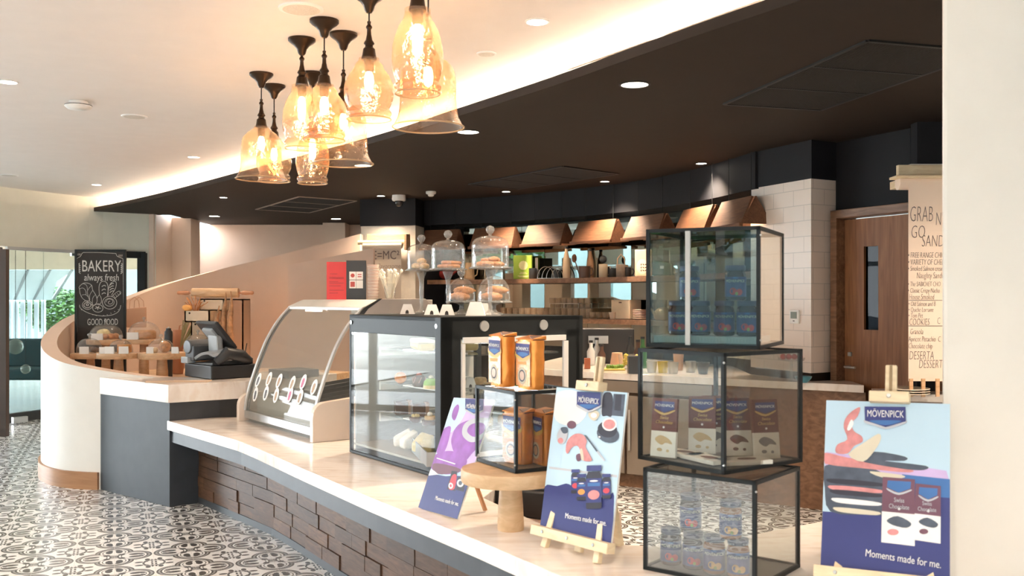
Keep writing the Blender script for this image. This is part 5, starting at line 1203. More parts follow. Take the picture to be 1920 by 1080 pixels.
for i, (x, y, z, c) in enumerate([(.36, .12, 1.024, 0), (.48, .14, 1.024, 1), (.62, .12, 1.024, 0), (.34, .12, .846, 1), (.46, .13, .846, 0), (.60, .12, .846, 1), (.35, .4, 1.024, 1), (.5, .42, 1.024, 0)]):
    p = incase(x, y, z); m = MB(); m.lathe([(0, 0), (.034, 0), (.036, .03), (.03, .042), (0, .046)], seg=18); tag(m.build('round_tart', (crust_l, tart_y)[c], loc=p, smooth=50), 'small round tart deeper in the pastry case', 'tart', 'tarts deep in the pastry case')
# tray beyond the case behind the wooden stand
q = G(955, 930, .66)
t = thing('cutlery_tray', 'black tray box behind the wooden cake stand', 'tray', (.12, 4.52, .50), -.5)
m = MB(); m.box((0, 0, .06), (.62, .30, .12)); m.build('box', black_pl, t, bev=.006); m = MB(); m.box((.05, .0, .126), (.5, .22, .008)); m.build('lid', char_pl, t)
m = MB(); m.box((0, 0, .25), (.70, .36, .498)); tag(m.build('under_cabinet', MATS['pink_laminate'], loc=(.12, 4.52, 0), rz=-.5), 'low pink cabinet behind the marble counter under the black tray', 'cabinet')

# ================================================================== INSIDE THE SPIRAL
chalk = M('chalk', (.62, .61, .58), .9, var=.15, scale=60); board_m = M('blackboard', (.022, .018, .016), .7, var=.2, scale=5)
bY = 8.95; c = P(189, 470, bY)
t = thing('chalkboard', 'tall framed blackboard with BAKERY lettering inside the curved wall', 'chalkboard', (c.x, c.y, .781), .1)
W_, H_ = .438, c.z - .781
m = MB(); m.box((0, 0, H_ / 2), (W_, .02, H_)); m.build('board', board_m, t)
m = MB()
for x in (-W_ / 2, W_ / 2): m.box((x, -.004, H_ / 2), (.018, .034, H_ + .01))
m.box((0, -.004, H_), (W_ + .018, .034, .02)); m.build('frame', black_metal, t)
s_ = bY / FPX * 140 / 840          # one trace pixel in metres
def bx(x, y): return ((x - 300) * s_, -.0115, H_ - (y - 60) * s_)
m = MB()
def stroke(pts, r=.0022, close=False):
    p = [V(*bx(*q)) for q in pts]; m.tube(smooth_curve(p, 3) if not close else [V(*bx(*q)) for q in blob(pts, 3)], r, 4, close=close)
stroke([(45, 980), (45, 150)]); stroke([(45, 150), (60, 140), (85, 125), (100, 95), (115, 82)]); stroke([(115, 82), (300, 82), (470, 92)]); stroke([(470, 92), (480, 120), (510, 135), (545, 150)]); stroke([(545, 150), (550, 550), (558, 960)])
for x, y in ((65, 105), (520, 115)):
    for k in range(5): stroke([(x - 25 + k * 10, y + 12), (x - 20 + k * 10, y - 12)], .0014)
stroke([(75, 490), (70, 470), (110, 430), (160, 425), (205, 450), (215, 500), (250, 560), (265, 620), (245, 665), (210, 670), (170, 640), (110, 600), (80, 540)], close=True)
for p in ([(75, 490), (110, 480), (140, 510), (145, 555)], [(110, 430), (150, 450), (160, 500)], [(205, 450), (165, 500), (160, 540), (180, 610)], [(100, 560), (140, 555), (175, 590), (180, 625)], [(215, 510), (185, 560), (185, 620)], [(240, 560), (215, 600), (215, 665)]): stroke(p, .0018)
stroke([(290, 560), (285, 470), (305, 415), (345, 405), (378, 440), (382, 520), (375, 570)]); [stroke([(315, 465 + k * 42), (340, 450 + k * 42), (358, 460 + k * 42)], .003) for k in range(3)]
stroke([(385, 565), (385, 500), (410, 430), (450, 405), (472, 420), (465, 480), (420, 560)]); [stroke([(400, 500 + k * 28 - 50), (425, 480 + k * 28 - 50), (445, 490 + k * 28 - 60)], .003) for k in range(4)]
stroke([(420, 580), (460, 540), (500, 515), (522, 530), (505, 555), (450, 600)]); [stroke([(440 + k * 22, 560 - k * 10), (455 + k * 22, 585 - k * 12)], .0018) for k in range(4)]
stroke(ell(400, 645, 78, 72, 12), close=True); stroke(ell(398, 640, 52, 44, 10), .002, close=True); stroke([(360, 640), (375, 610), (410, 605), (435, 625), (425, 655), (395, 660), (385, 640), (405, 625)], .002)
stroke(ell(160, 672, 55, 48, 10, .2), close=True); stroke(ell(160, 672, 38, 30, 8), .003, close=True); stroke(ell(160, 668, 14, 10, 6), .003, close=True)
stroke(ell(272, 708, 56, 44, 10, .1), close=True); [stroke([(272, 702), (272 + 32 * math.cos(a), 702 + 24 * math.sin(a))], .003) for a in (.3, 1.6, 2.8, 3.9, 5.2)]
stroke([(262, 600), (285, 560), (308, 590), (310, 640), (290, 660), (262, 655)])
stroke([(75, 670), (80, 700), (120, 735), (180, 765), (250, 785), (320, 795), (390, 790), (450, 775), (495, 745), (515, 705), (520, 675)]); 
for k in range(11): a = k / 10; stroke([(90 + 400 * a, 720 + 70 * math.sin(PI * a)), (100 + 400 * a, 726 + 70 * math.sin(PI * a))], .002)
for x, d in ((85, 1), (520, -1)):
    for k in range(5): stroke([(x, 320 - k * 22), (x - 18 * d, 300 - k * 22), (x - 6 * d, 290 - k * 22)], .003)
m.build('chalk_drawing', chalk, t)
def btext(body, x0, x1, y, h, shear=0, warp=0):
    c_ = bx((x0 + x1) / 2, y); o = text(body, h, chalk, t, Matrix.Translation((c_[0], c_[1] - .001, c_[2])) @ Matrix.Rotation(PI / 2, 4, 'X'), shear=shear)
    xs = [v.co.x for v in o.data.vertices]; wd = max(xs) - min(xs); k = (x1 - x0) * s_ / wd; mid = (max(xs) + min(xs)) / 2
    for v in o.data.vertices: v.co.x = c_[0] + (v.co.x - mid) * k
    return o
btext('BAKERY', 105, 525, 240, .150); btext('always fresh', 125, 500, 365, .090, .1); btext('GOOD FOOD', 160, 490, 865, .085)

card_m = paper_w
def cloche(label, X, Y, z, r, h, grp='glass cloches on the wooden stands'):
    t = thing('glass_cloche', label, 'glass dome', (X, Y, z), 0, grp)
    m = MB(); m.lathe([(v.x, v.y) for v in smooth_curve([V(a * r, b * h, 0) for a, b in ((1, 0), (1.02, .25), (.93, .55), (.70, .82), (.35, .96), (.05, 1.0))], 3)], seg=32, cap=False); m.build('dome', g_thin, t, smooth=70)
    m = MB(); m.lathe([(.008, h - .004), (.007, h + .012), (.015, h + .02), (.017, h + .03), (.010, h + .040), (0, h + .042)], seg=16, cap=False); m.build('knob', MATS['knob_glass'], t, smooth=60)
grpS = 'wooden cake stands inside the curved wall'
wood_stand('low wooden stand with a dark cake at the left of the spiral display', -3.665, 8.35, .781, .245, .165, grpS, .04)
wood_stand('wooden stand just right of the leftmost one, front row', -3.32, 8.10, .781, .262, .175, grpS, .045)
wood_stand('wooden stand nearest the cash register, front row', -2.97, 8.15, .781, .262, .195, grpS, .05)
wood_stand('tall wooden stand behind, under the round iced cake below the blackboard', -3.68, 8.70, .781, .350, .165, grpS, .04)
wood_stand('tall wooden stand behind, under the large cloche', -3.373, 8.80, .781, .350, .165, grpS, .045)
wood_stand('wooden stand behind the cash register', -2.78, 8.72, .781, .265, .20, grpS, .05)
SPI = [(-3.68, 8.36, 1.027, .105, .13, 'c', 'leftmost on the low stand'), (-3.30, 8.10, 1.044, .095, .11, 'b', 'second from the left, low'), (-2.98, 8.15, 1.044, .105, .115, 'm', 'in front, left of the cash register'), (-3.68, 8.70, 1.132, .14, .14, 't', 'on the tall stand below the blackboard'), (-3.373, 8.80, 1.132, .14, .16, 'l', 'largest, on the tall stand'), (-2.86, 8.74, 1.047, .12, .13, 'd', 'behind the cash register, left'), (-2.66, 8.70, 1.047, .13, .13, 'n', 'behind the cash register, right')]
for X, Y, z, r, h, k, w_ in SPI:
    cloche(f'clear glass cloche with knob {w_}', X, Y, z, r, h)
    if k in 'cd':
        for i, (dx, dy) in enumerate(((-.045, 0), (.045, .01), (0, .05))): m = MB(); bun(m, (0, 0, .022), .034, .05, (1, 1, .75)); tag(m.build('chocolate_muffin', choco, loc=(X + dx, Y + dy, z + .006)), f'dark chocolate muffin under the cloche {w_}', 'muffin', f'dark muffins under the cloche {w_}')
    elif k == 'l': m = MB(); m.lathe([(0, 0), (.10, 0), (.105, .01), (.105, .06), (.09, .075), (0, .08)], seg=30); tag(m.build('pound_cake', M('sponge_brown', (.58, .28, .10), .6, var=.2, scale=30, bmp=.2), loc=(X, Y, z + .002), smooth=50), 'golden round sponge cake under the largest cloche', 'cake')
    elif k == 't':
        m = MB(); bun(m, (0, 0, .05), .06, .04, (1, 1, .7)); tag(m.build('cream_cake', tart_y, loc=(X - .03, Y + .02, z + .004)), 'pale yellow cream cake below the blackboard', 'cake')
        for i, (dx, dy) in enumerate(((.06, -.03), (.02, -.07), (.075, .03))): m = MB(); bun(m, (0, 0, .026), .034, .06, (1, 1, .8)); tag(m.build('muffin', crust, loc=(X + dx, Y + dy, z + .003)), 'brown muffin under the cloche below the blackboard', 'muffin', 'muffins below the blackboard')
    elif k == 'm':
        m = MB(); m.ball((0, 0, .046), .050, 3, (1, 1, 1), .05); tag(m.build('nut_ball', crust, loc=(X + .04, Y - .02, z + .004)), 'round nut coated ball under the front cloche', 'cake')
        for i, (dx, dy) in enumerate(((-.05, .0), (-.03, -.05))): m = MB(); bun(m, (0, 0, .02), .026, .05, (1, 1, .9)); tag(m.build('small_cake', crust_l, loc=(X + dx, Y + dy, z + .002)), 'small pale cake beside the nut ball', 'cake', 'small cakes beside the nut ball')
    elif k == 'b': m = MB(); m.box((0, 0, .035), (.10, .07, .068)); tag(m.build('carrot_cake', M('carrot', (.62, .25, .05), .5, var=.3, scale=50), loc=(X + .03, Y, z + .001), bev=.004), 'orange block of carrot cake on the second stand', 'cake')
    else:
        for i, (dx, dy, dz) in enumerate(((-.04, 0, 0), (.04, -.03, 0), (0, .04, 0), (.0, 0, .045))): m = MB(); croissant(m, (0, 0, .02), .10, .022); tag(m.build('croissant', crust, loc=(X + dx, Y + dy, z + dz + .002), rz=i * 1.2, smooth=50), 'brown croissant under the cloche behind the cash register', 'croissant', 'croissants behind the cash register')
for px, py, Y, w_, h_, l in [(158, 648, 8.23, .075, .062, 'white price card before the leftmost cloche'), (193, 650, 7.98, .055, .055, 'white price card left of the low second cloche, the pinkish one'), (206, 650, 7.96, .075, .060, 'wide white price card on the second stand, left of its cloche'), (232, 650, 7.965, .075, .060, 'white price card against the low second cloche'), (281, 650, 8.0, .055, .055, 'white price card at the left of the front cloche'), (329, 648, 8.0, .060, .055, 'white price card at the right end of the front stand'), (182, 627, 8.56, .10, .058, 'white price card below the blackboard'), (249, 625, 8.66, .10, .065, 'large white price card before the largest cloche')]:
    q = P(px, py, Y); zb = 1.0435 if py > 640 else 1.1315
    if px == 158: zb = 1.0265
    m = MB(); m.prism([(-w_ / 2, -.012), (w_ / 2, -.012), (w_ / 2, -.009), (-w_ / 2, -.009)], 0, h_); m.prism([(-w_ / 2, .012), (w_ / 2, .012), (w_ / 2, -.009), (-w_ / 2, -.009)], [0, 0, h_ - .002, h_ - .002], [.002, .002, h_, h_])
    tag(m.build('price_card', card_m, loc=(q.x, Y, zb), rz=random.uniform(-.15, .25)), l, 'price card')
# wooden crates with rolling pin and baguettes
cr = M('crate_ply', (.74, .58, .42), .6, var=.06); cr2 = M('crate_peach', (.62, .40, .28), .6, var=.05)
def crate(label, px0, px1, py0, py1, Y, d, mat_=cr, hole=True, base=None):
    a = P(px0, py1, Y); b = P(px1, py0, Y); w_ = b.x - a.x; h_ = b.z - a.z
    t = thing('wooden_crate', label, 'crate', (a.x + w_ / 2, Y + d / 2, a.z), .0)
    m = MB(); e = .012
    m.box((0, -d / 2 + e / 2, h_ / 2), (w_, e, h_)); m.box((0, d / 2 - e / 2, h_ / 2), (w_, e, h_)); m.box((-w_ / 2 + e / 2, 0, h_ / 2), (e, d, h_)); m.box((w_ / 2 - e / 2, 0, h_ / 2), (e, d, h_)); m.box((0, 0, e / 2), (w_, d, e)); m.box((0, 0, h_ - e / 2), (w_, d, e)) if not hole else None
    m.build('box', mat_, t)
    m = MB(); m.poly([(x, -d / 2 - .001, z + h_ - .02) for x, z in ell(-w_ * .3, 0, .009, .009, 12)]); m.build('finger_hole', M('hole_dark', (.03, .02, .015), .9), t)
    return t, V(a.x + w_ / 2, Y + d / 2, a.z), h_
crate('lowest pale wooden crate of the stack behind the cash register', 358, 400, 604, 680, 8.92, .3)
crate('pale wooden crate with dried wheat, second level of the stack', 346, 393, 583, 604, 8.75, .35)
crate('pale wooden crate directly under the rolling pin', 374, 420, 560, 583, 8.95, .3, hole=False)
crate('tall peach coloured wooden box at the right of the crate stack', 402, 456, 560.5, 680, 9.16, .25, cr2, hole=False)
q = P(404, 549, 9.12); 
t = thing('rolling_pin', 'giant wooden rolling pin lying on the crates', 'rolling pin', q, .0)
m = MB(); m.at(Matrix.Rotation(PI / 2, 4, 'Y')); m.lathe([(0, -.22), (.042, -.22), (.045, -.215), (.045, .215), (.042, .22), (0, .22)], seg=28); m.build('roller', oak, t, smooth=40)
for s in (-1, 1):
    m = MB(); m.at(Matrix.Rotation(PI / 2 * s, 4, 'Y')); m.lathe([(0, .22), (.010, .222), (.010, .245), (.017, .25), (.021, .29), (.017, .33), (.019, .35), (.012, .362), (0, .364)], seg=18); m.build('handle', M('pin_handle', (.55, .25, .13), .4), t, smooth=40)
for i, (px, top, Y, l) in enumerate([(404, 573, 8.70, 'shortest baguette standing left of the other two'), (420, 548, 8.72, 'tall baguette in the middle of the three'), (433, 546, 8.68, 'tall baguette on the right of the three')]):
    a = P(px, 612, Y); a.z = 1.0485; b = P(px + (6, 2, -1)[i] , top, Y)
    m = MB(); n = 14; pts = [V(0, 0, 0).lerp(V(b.x - a.x, 0, b.z - a.z), k / n) + V(.008 * math.sin(k * .5 + i), 0, 0) for k in range(n + 1)]
    rs = [.028 * max(.15, math.sin(PI * (.28 + .70 * k / n))) * (1 + .10 * (k % 2)) for k in range(n + 1)]
    m.tube(pts, rs, 10); tag(m.build('baguette', M('baguette_crust', (.42, .21, .10), .6, var=.45, scale=22, bmp=.3), loc=a, smooth=50), l, 'baguette')
q = P(366, 583, 8.9)
m = MB(); random.seed(9)
for k in range(46):
    a = random.uniform(-1.0, 1.0); h = random.uniform(.06, .15); p1 = V(math.sin(a) * h, random.uniform(-.03, .03), math.cos(a) * h); m.tube([V(0, 0, -.05), p1 * .6, p1], [.0015, .0015, .004], 4)
tag(m.build('dried_wheat', M('wheat', (.62, .26, .09), .7, var=.3), loc=(q.x, 8.9, q.z)), 'bunch of orange dried wheat in the second crate', 'dried plant', kind=None)
m = MB(); m.ball((0, 0, 0), .05, 2, (1, .7, .7), .2); q = P(352, 578, 8.86); tag(m.build('orange_blossom', M('blossom', (.75, .36, .10), .7, var=.3), loc=q), 'orange dried blossom beside the wheat', 'dried flower')
q = P(338, 625, 8.95); m = MB(); random.seed(4)
for k in range(26): a = random.uniform(.1, .8); h = random.uniform(.18, .30); m.tube([V(0, 0, 0), V(math.sin(a) * h, random.uniform(-.03, .03), math.cos(a) * h)], [.003, .005], 4)
tag(m.build('dried_grass', M('straw', (.42, .36, .18), .8, var=.3), loc=(q.x, 8.95, 1.047)), 'bundle of dry straw stalks left of the crates', 'dried plant')
q = P(257, 614, 9.75); t = thing('tote_bag', 'peach coloured tote bag with looped handles on the curved wall', 'bag', (q.x, 9.75, q.z), .15)
m = MB(); m.prism([(-.10, -.015), (.09, -.015), (.09, .015), (-.10, .015)], 0, [.19, .21, .21, .19]); m.build('pouch', M('tote', (.60, .36, .24), .8, var=.05), t, bev=.008)
for dx in (-.035, .01): m = MB(); m.tube([V(dx - .04, 0, .18), V(dx - .035, 0, .27), V(dx + .01, 0, .31), V(dx + .05, 0, .27), V(dx + .06, 0, .19)], .004, 6); m.build('handle', MATS['tote'], t)
q = P(316, 640, 8.55); t = thing('canister', 'black bottle shaped canister between the stands', 'canister', (q.x, 8.55, .781))
m = MB(); m.lathe([(0, 0), (.032, 0), (.034, .01), (.036, .40), (.034, .425), (.022, .44), (.022, .455), (0, .456)], seg=24); m.build('body', black_pl, t, smooth=40); m = MB(); m.ball((0, 0, .458), .012, 2); m.build('cap', steel, t)
q = P(333, 612, 9.2); t = thing('wooden_jug', 'reddish wooden jug behind the black canister', 'jug', (q.x, 9.2, .781))
m = MB(); m.lathe([(0, 0), (.05, 0), (.06, .06), (.058, .30), (.045, .38), (.04, .42), (0, .42)], seg=20); m.build('body', M('jug_red', (.55, .24, .13), .5), t, smooth=50); m = MB(); m.tube([(.01, 0, .40), (.02, 0, .46), (.05, 0, .47), (.065, 0, .42), (.055, 0, .36)], .006, 6); m.build('handle', MATS['jug_red'], t)

# ================================================================== BAR SHELVES
ZU, ZL = 1.72, 1.29
ML = barline(-.37)
def mlf(d): return barline(-.37 + d)
def shelf(name, z, label, d=.30):
    A_, B_ = mlf(.012), mlf(d); n = len(A_); s, e = 0, n - 1
    m = MB(); m.strip(A_, B_, z - .05, z); return tag(m.build(name, walnut), label, 'shelf')
shelf('wall_shelf', ZU, 'long walnut shelf of mugs and bottles before the mirrors'); shelf('wall_shelf', ZL, 'lower walnut shelf of drinking glasses before the mirrors')
def sp(px, d=.18): return hit(mlf(d), px)[0]
mug_c = {'black': M('mug_black', (.03, .032, .034), .35), 'brown': M('mug_brown', (.09, .045, .03), .4), 'beige': M('mug_beige', (.60, .50, .36), .5), 'grey': M('mug_grey', (.34, .28, .23), .6, var=.15, scale=30)}
def mug(label, px, r, h, c_, a=0.0, d=.18):
    p = sp(px, d); t = thing('mug', label, 'mug', (p.x, p.y, ZU + .001), a, 'mugs on the upper bar shelf')
    m = MB(); m.lathe([(0, 0), (r * .9, 0), (r, .006), (r, h), (r * .93, h), (r * .93, .01), (0, .01)], seg=24, cap=False); m.build('cup', mug_c[c_], t, smooth=40)
    m = MB(); m.tube([(r * .95, 0, h * .82), (r + .02, 0, h * .85), (r + .032, 0, h * .55), (r + .02, 0, h * .25), (r * .95, 0, h * .22)], .006, 6); m.build('handle', mug_c[c_], t, smooth=50)
mug('black enamel mug beside the green packet', 999, .045, .12, 'black'); mug('wide brown mug holding a wooden spoon', 1096, .062, .125, 'brown'); mug('beige mug with a dark ladle behind', 1131, .048, .14, 'beige'); mug('grey stoneware mug with a leather loop', 1164, .048, .13, 'grey'); mug('small black mug at the right of the grey one', 1177, .035, .10, 'black', 0, .12); mug('round black pot behind the beige mug', 1148, .045, .095, 'black', 1.5, .1)
def shelf_bottle(label, px, h, mat_, d=.16, cap=black_pl):
    p = sp(px, d); t = thing('bottle', label, 'bottle', (p.x, p.y, ZU + .001), 0, 'bottles on the upper bar shelf')
    m = MB(); m.lathe([(0, 0), (.036, 0), (.040, .01), (.042, h * .3), (.034, h * .62), (.016, h * .86), (.015, h * .93), (0, h * .93)], seg=20); m.build('body', mat_, t, smooth=50); m = MB(); m.lathe([(0, h * .93), (.018, h * .93), (.018, h), (0, h)], seg=16); m.build('cap', cap, t, smooth=40)
shelf_bottle('pale wooden bottle with a black cap', 1062, .34, M('pale_bottle', (.66, .50, .34), .5), .22); shelf_bottle('brown wooden bottle with a black cap', 1107, .31, M('brown_bottle', (.34, .18, .09), .4), .1)
p = sp(982, .15); t = thing('gift_packet', 'lime green packet with a cream rosette', 'packet', (p.x, p.y, ZU + .001), -.15)
m = MB(); m.prism([(-.115, -.03), (.10, -.03), (.10, .03), (-.115, .03)], 0, [.27, .27, .27, .27]); m.build('pouch', M('lime_green', (.32, .48, .05), .5, var=.05), t, bev=.01)
m = MB(); [m.poly([(x, -.0315 - .0004 * i, z) for x, z in ell(0 + .035 * math.cos(i * PI / 6), .155 + .035 * math.sin(i * PI / 6), .018, .018, 10)]) for i in range(12)]; m.poly([(x, -.037, z) for x, z in ell(0, .155, .022, .022, 12)]); [m.box((0, -.032, z), (w_, .001, .006)) for z, w_ in ((.075, .07), (.062, .09), (.035, .13), (.026, .1))]; m.build('rosette', M('rosette_cream', (.78, .74, .40), .6), t)
p = sp(1006, .1); m = MB(); m.box((0, 0, .12), (.03, .12, .235)); tag(m.build('cookbook', M('grey_cover', (.12, .11, .10), .6), loc=(p.x, p.y, ZU + .002)), 'dark upright book behind the black enamel mug', 'book')
p = sp(1040, .14); t = thing('wire_rack', 'arched wire toast rack on the upper shelf', 'rack', (p.x, p.y, ZU + .001), -.62)
m = MB(); [m.tube([(x + .11 * math.cos(a), y, .003 + .13 * math.sin(a)) for a in [k * PI / 10 for k in range(11)]], .003, 5) for x, y in ((-.08, -.06), (-.04, -.03), (0, 0), (.05, .03), (.10, .06))]; m.bar((-.19, -.06, .004), (.21, .06, .004), .006); m.build('wire', steel, t)
p = sp(1043, .06); m = MB(); m.lathe([(0, 0), (.05, 0), (.05, .10), (0, .10)], seg=20); tag(m.build('round_tin', mug_c['black'], loc=(p.x, p.y, ZU + .001), smooth=40), 'black round tin behind the wire rack', 'tin')
p = sp(1086, .18); t = thing('wooden_spoon', 'wooden spoon sticking out of the wide brown mug', 'spoon', (p.x + .01, p.y, ZU + .012), 0)
m = MB(); m.tube([(0, 0, 0), (-.05, 0, .16)], .006, 6); m.build('handle', shade_wood, t); m = MB(); m.ball((-.063, 0, .20), .028, 2, (1, .35, 1.7)); m.build('bowl', shade_wood, t, smooth=60)
p = sp(1131, .18); t = thing('ladle', 'round dark ladle standing in the beige mug', 'ladle', (p.x, p.y, ZU + .012), 0)
m = MB(); m.tube([(0, 0, 0), (0, 0, .15)], .005, 6); m.build('handle', mug_c['black'], t); m = MB(); m.ball((0, 0, .18), .042, 2, (1, .5, 1)); m.build('bowl', mug_c['black'], t, smooth=60)
p = sp(1164, .18); m = MB(); m.tube([(-.04, -.02, .10), (-.035, -.02, .19), (0, -.02, .235), (.035, -.02, .19), (.04, -.02, .10)], .006, 6); tag(m.build('leather_loop', M('leather', (.55, .36, .24), .6), loc=(p.x, p.y, ZU)), 'pale leather loop hanging over the grey mug', 'strap')
p = sp(1207, .16); t = thing('paper_pouch', 'beige paper pouch with an oval label', 'pouch', (p.x, p.y, ZU + .001), -.3)
m = MB(); m.prism([(-.085, -.03), (.085, -.03), (.085, .03), (-.085, .03)], 0, .27); m.build('pouch', M('kraft_pouch', (.62, .46, .32), .7), t, bev=.008); m = MB(); m.poly([(x, -.0312, z) for x, z in ell(-.01, .10, .058, .075)]); lb = m.build('label', cream_p, t); m = MB(); [m.poly([(x, -.0318, z) for x, z in ell(-.02 + .022 * (k % 3), .06 + .03 * (k // 3), .006, .011, 8, k)]) for k in range(9)]; m.build('bean_print', choco, lb)
p = sp(1243, .16); t = thing('coffee_pouch', 'dark green foil pouch with a small white label', 'pouch', (p.x, p.y, ZU + .001), -.4)
m = MB(); m.prism([(-.10, -.035), (.10, -.035), (.10, .035), (-.10, .035)], 0, [.16, .12, .12, .16]); m.build('pouch', M('green_foil', (.02, .13, .09), .3, var=.3, scale=30, bmp=.3), t, bev=.015); m = MB(); m.box((0, -.037, .085), (.04, .002, .028)); m.build('label', white_pl, t)
p = sp(880, .14); t = thing('wooden_pitcher', 'slatted wooden pitcher behind the glass domes', 'pitcher', (p.x, p.y, ZU + .001), 0)
m = MB(); m.lathe([(0, 0), (.06, 0), (.065, .02), (.05, .15), (.045, .20), (0, .20)], seg=14); m.build('body', M('pitcher_wood', (.62, .44, .26), .5, var=.2), t); m = MB(); m.tube([(.05, 0, .17), (.10, 0, .15), (.09, 0, .06), (.06, 0, .04)], .007, 6); m.build('handle', M('pitcher_wood', (0, 0, 0)), t)
p = sp(836, .14); t = thing('teapot', 'dark red round teapot seen behind the glass stands', 'teapot', (p.x, p.y, ZU + .001), 0)
m = MB(); m.ball((0, 0, .075), .085, 3, (1, 1, .86)); m.build('body', M('dark_red_glaze', (.22, .02, .02), .25), t, smooth=60); m = MB(); m.tube([(.07, 0, .07), (.12, 0, .10), (.14, 0, .15)], [.02, .014, .01], 8); m.build('spout', MATS['dark_red_glaze'], t, smooth=60); m = MB(); m.ball((0, 0, .155), .014, 2); m.build('lid_knob', MATS['dark_red_glaze'], t)
p = sp(808, .14); m = MB(); m.lathe([(0, 0), (.05, 0), (.052, .01), (.04, .14), (.03, .16), (0, .165)], seg=20); tag(m.build('grey_canister', mug_c['grey'], loc=(p.x, p.y, ZU + .001), smooth=40), 'grey brown canister at the left end of the upper shelf', 'canister')
# tumblers on the lower shelf
m = MB(); m.lathe([(0, .006), (.026, .006), (.027, 0), (.029, 0), (.035, .105), (.033, .105), (.027, .010), (0, .012)], seg=16, cap=False)
tum = m.build('tumbler', glass('tumbler_glass', (.94, .90, .84), 1.5, .02, haze=.10, haze_col=(.9, .75, .6)), smooth=50); tag(tum, 'clear drinking glass standing upside down on the lower bar shelf', 'glass', 'drinking glasses on the lower bar shelf')
lab_t = 'clear drinking glass in the rows on the lower bar shelf'; tum['label'] = lab_t; first_t = True
for row, d in enumerate((.24, .16, .08)):
    for k in range(15):
        p = sp(944 + k * 11.4 + row * 4, d); loc = (p.x, p.y, ZL + .001)
        if first_t: tum.location = loc; first_t = False
        else: dup(tum, loc)
t = thing('glass_tray', 'clear tray above the glasses on the lower bar shelf', 'tray', (sp(1070, .16).x, sp(1070, .16).y, ZL + .107), -.85)
m = MB(); m.box((0, 0, .003), (.44, .20, .005)); m.build('base', g_thin, t); m = MB(); [m.bar((a, b, .05), (c_, d_, .05), .004) for a, b, c_, d_ in ((-.22, -.1, .22, -.1), (-.22, .1, .22, .1), (-.22, -.1, -.22, .1), (.22, -.1, .22, .1))]; [m.bar((x, y, .003), (x, y, .05), .004) for x in (-.22, 0, .22) for y in (-.1, .1)]; m.build('rail', steel, t)
for k in range(14):
    p = sp(1036 + (k % 7) * 11, .20 if k < 7 else .12); dup(tum, (p.x, p.y, ZL + .113), 0, 'clear drinking glass in the tray above the others', 'drinking glasses in the raised tray')
p = sp(1174, .16); t = thing('napkin_box', 'cream box of folded napkins on the lower bar shelf', 'box', (p.x, p.y, ZL + .001), -.95)
m = MB(); m.box((0, 0, .10), (.28, .16, .195)); m.build('box', M('napkin_cream', (.74, .60, .44), .6, var=.1), t, bev=.006); m = MB(); m.box((0, -.082, .17), (.04, .003, .012)); m.build('slot', choco, t)
for k in range(6): p = sp(1202, .16); m = MB(); m.lathe([(0, 0), (.05, 0), (.085, .012), (.083, .015), (0, .006)], seg=28, cap=False); tag(m.build('saucer', M('saucer_pink', (.72, .50, .42), .4), loc=(p.x, p.y, ZL + .001 + k * .017), smooth=40), 'pinkish saucer in the pile right of the napkin box', 'saucer', 'pile of saucers on the lower bar shelf')
for i, (px, mt) in enumerate([(1112, 'tumbler'), (1124, 0), (1136, 0), (1149, 0)]):
    p = sp(px, .24); m = MB(); m.lathe([(0, 0), (.028, 0), (.042, .07), (.040, .07), (.027, .006), (0, .006)], seg=18, cap=False); tag(m.build('small_bowl', MATS['tumbler_glass'] if i < 3 else M('bowl_cream', (.75, .60, .48), .4), loc=(p.x, p.y, ZL + .001), smooth=50), ('clear small bowl on the lower shelf left of the napkin box' if i < 3 else 'cream small bowl right against the napkin box'), 'bowl', 'small bowls on the lower bar shelf' if i < 3 else None)
p = sp(1243, .16); t = thing('copper_teapot', 'copper coloured teapot seen through the topmost glass box', 'teapot', (p.x, p.y, ZL + .001), .3)
m = MB(); m.lathe([(0, 0), (.07, 0), (.09, .04), (.08, .09), (.04, .12), (0, .13)], seg=24); m.build('body', M('copper', (.60, .38, .20), .35, metal=.6), t, smooth=50); m = MB(); m.tube([(-.08, 0, .05), (-.13, 0, .11), (-.15, 0, .13)], [.018, .012, .008], 8); m.build('spout', MATS['copper'], t, smooth=50)

# ---- back counter clutter
CZ = .906
def bc(px, py): return G(px, py, CZ)
def plain(name, label, cat, px, Y, build, z=CZ, grp=None):
    t = thing(name, label, cat, ((px - 960) / FPX * Y, Y, z), 0, grp); build(t); return t
def lp(n_, prof_, mat_, c_=(0, 0)):
    return lambda t: (lambda m: (m.lathe(prof_, c_, 18, cap=False), m.build(n_, mat_, t, smooth=45)))(MB())
lemon = M('lemon', (.80, .62, .08), .5); herb = M('herb', (.16, .30, .05), .6, var=.4)
plain('paper_cup', 'peach paper cup upside down by the mixer', 'cup', 1157, 8.25, lp('cup', [(0, .13), (.045, .13), (.065, 0), (.06, 0)], M('peach_cup', (.85, .52, .34), .5)))
plain('coffee_machine', 'dark box shaped coffee machine under the lower shelf', 'coffee machine', 1135, 8.9, lambda t: [(lambda m: (m.box((0, 0, .16), (.50, .30, .32)), m.build('body', black_pl, t, bev=.01)))(MB()), (lambda m: (m.box((-.08, -.16, .22), (.18, .02, .07)), m.build('panel', steel, t)))(MB()), (lambda m: (m.lathe([(0, 0), (.03, 0), (.03, .05), (0, .05)], (-.12, -.2), 16), m.build('group_head', steel, t)))(MB())])
plain('juice_jar', 'glass jar of lemon slices on the back counter, left one', 'jar', 1172, 8.15, lambda t: [lp('glass', [(0, .002), (.045, .002), (.06, .12)], g_thin)(t), (lambda m: ([m.ball((random.uniform(-.02, .02), random.uniform(-.02, .02), .03 + .02 * k), .022, 1) for k in range(5)], m.build('lemon_slices', lemon, t)))(MB())])
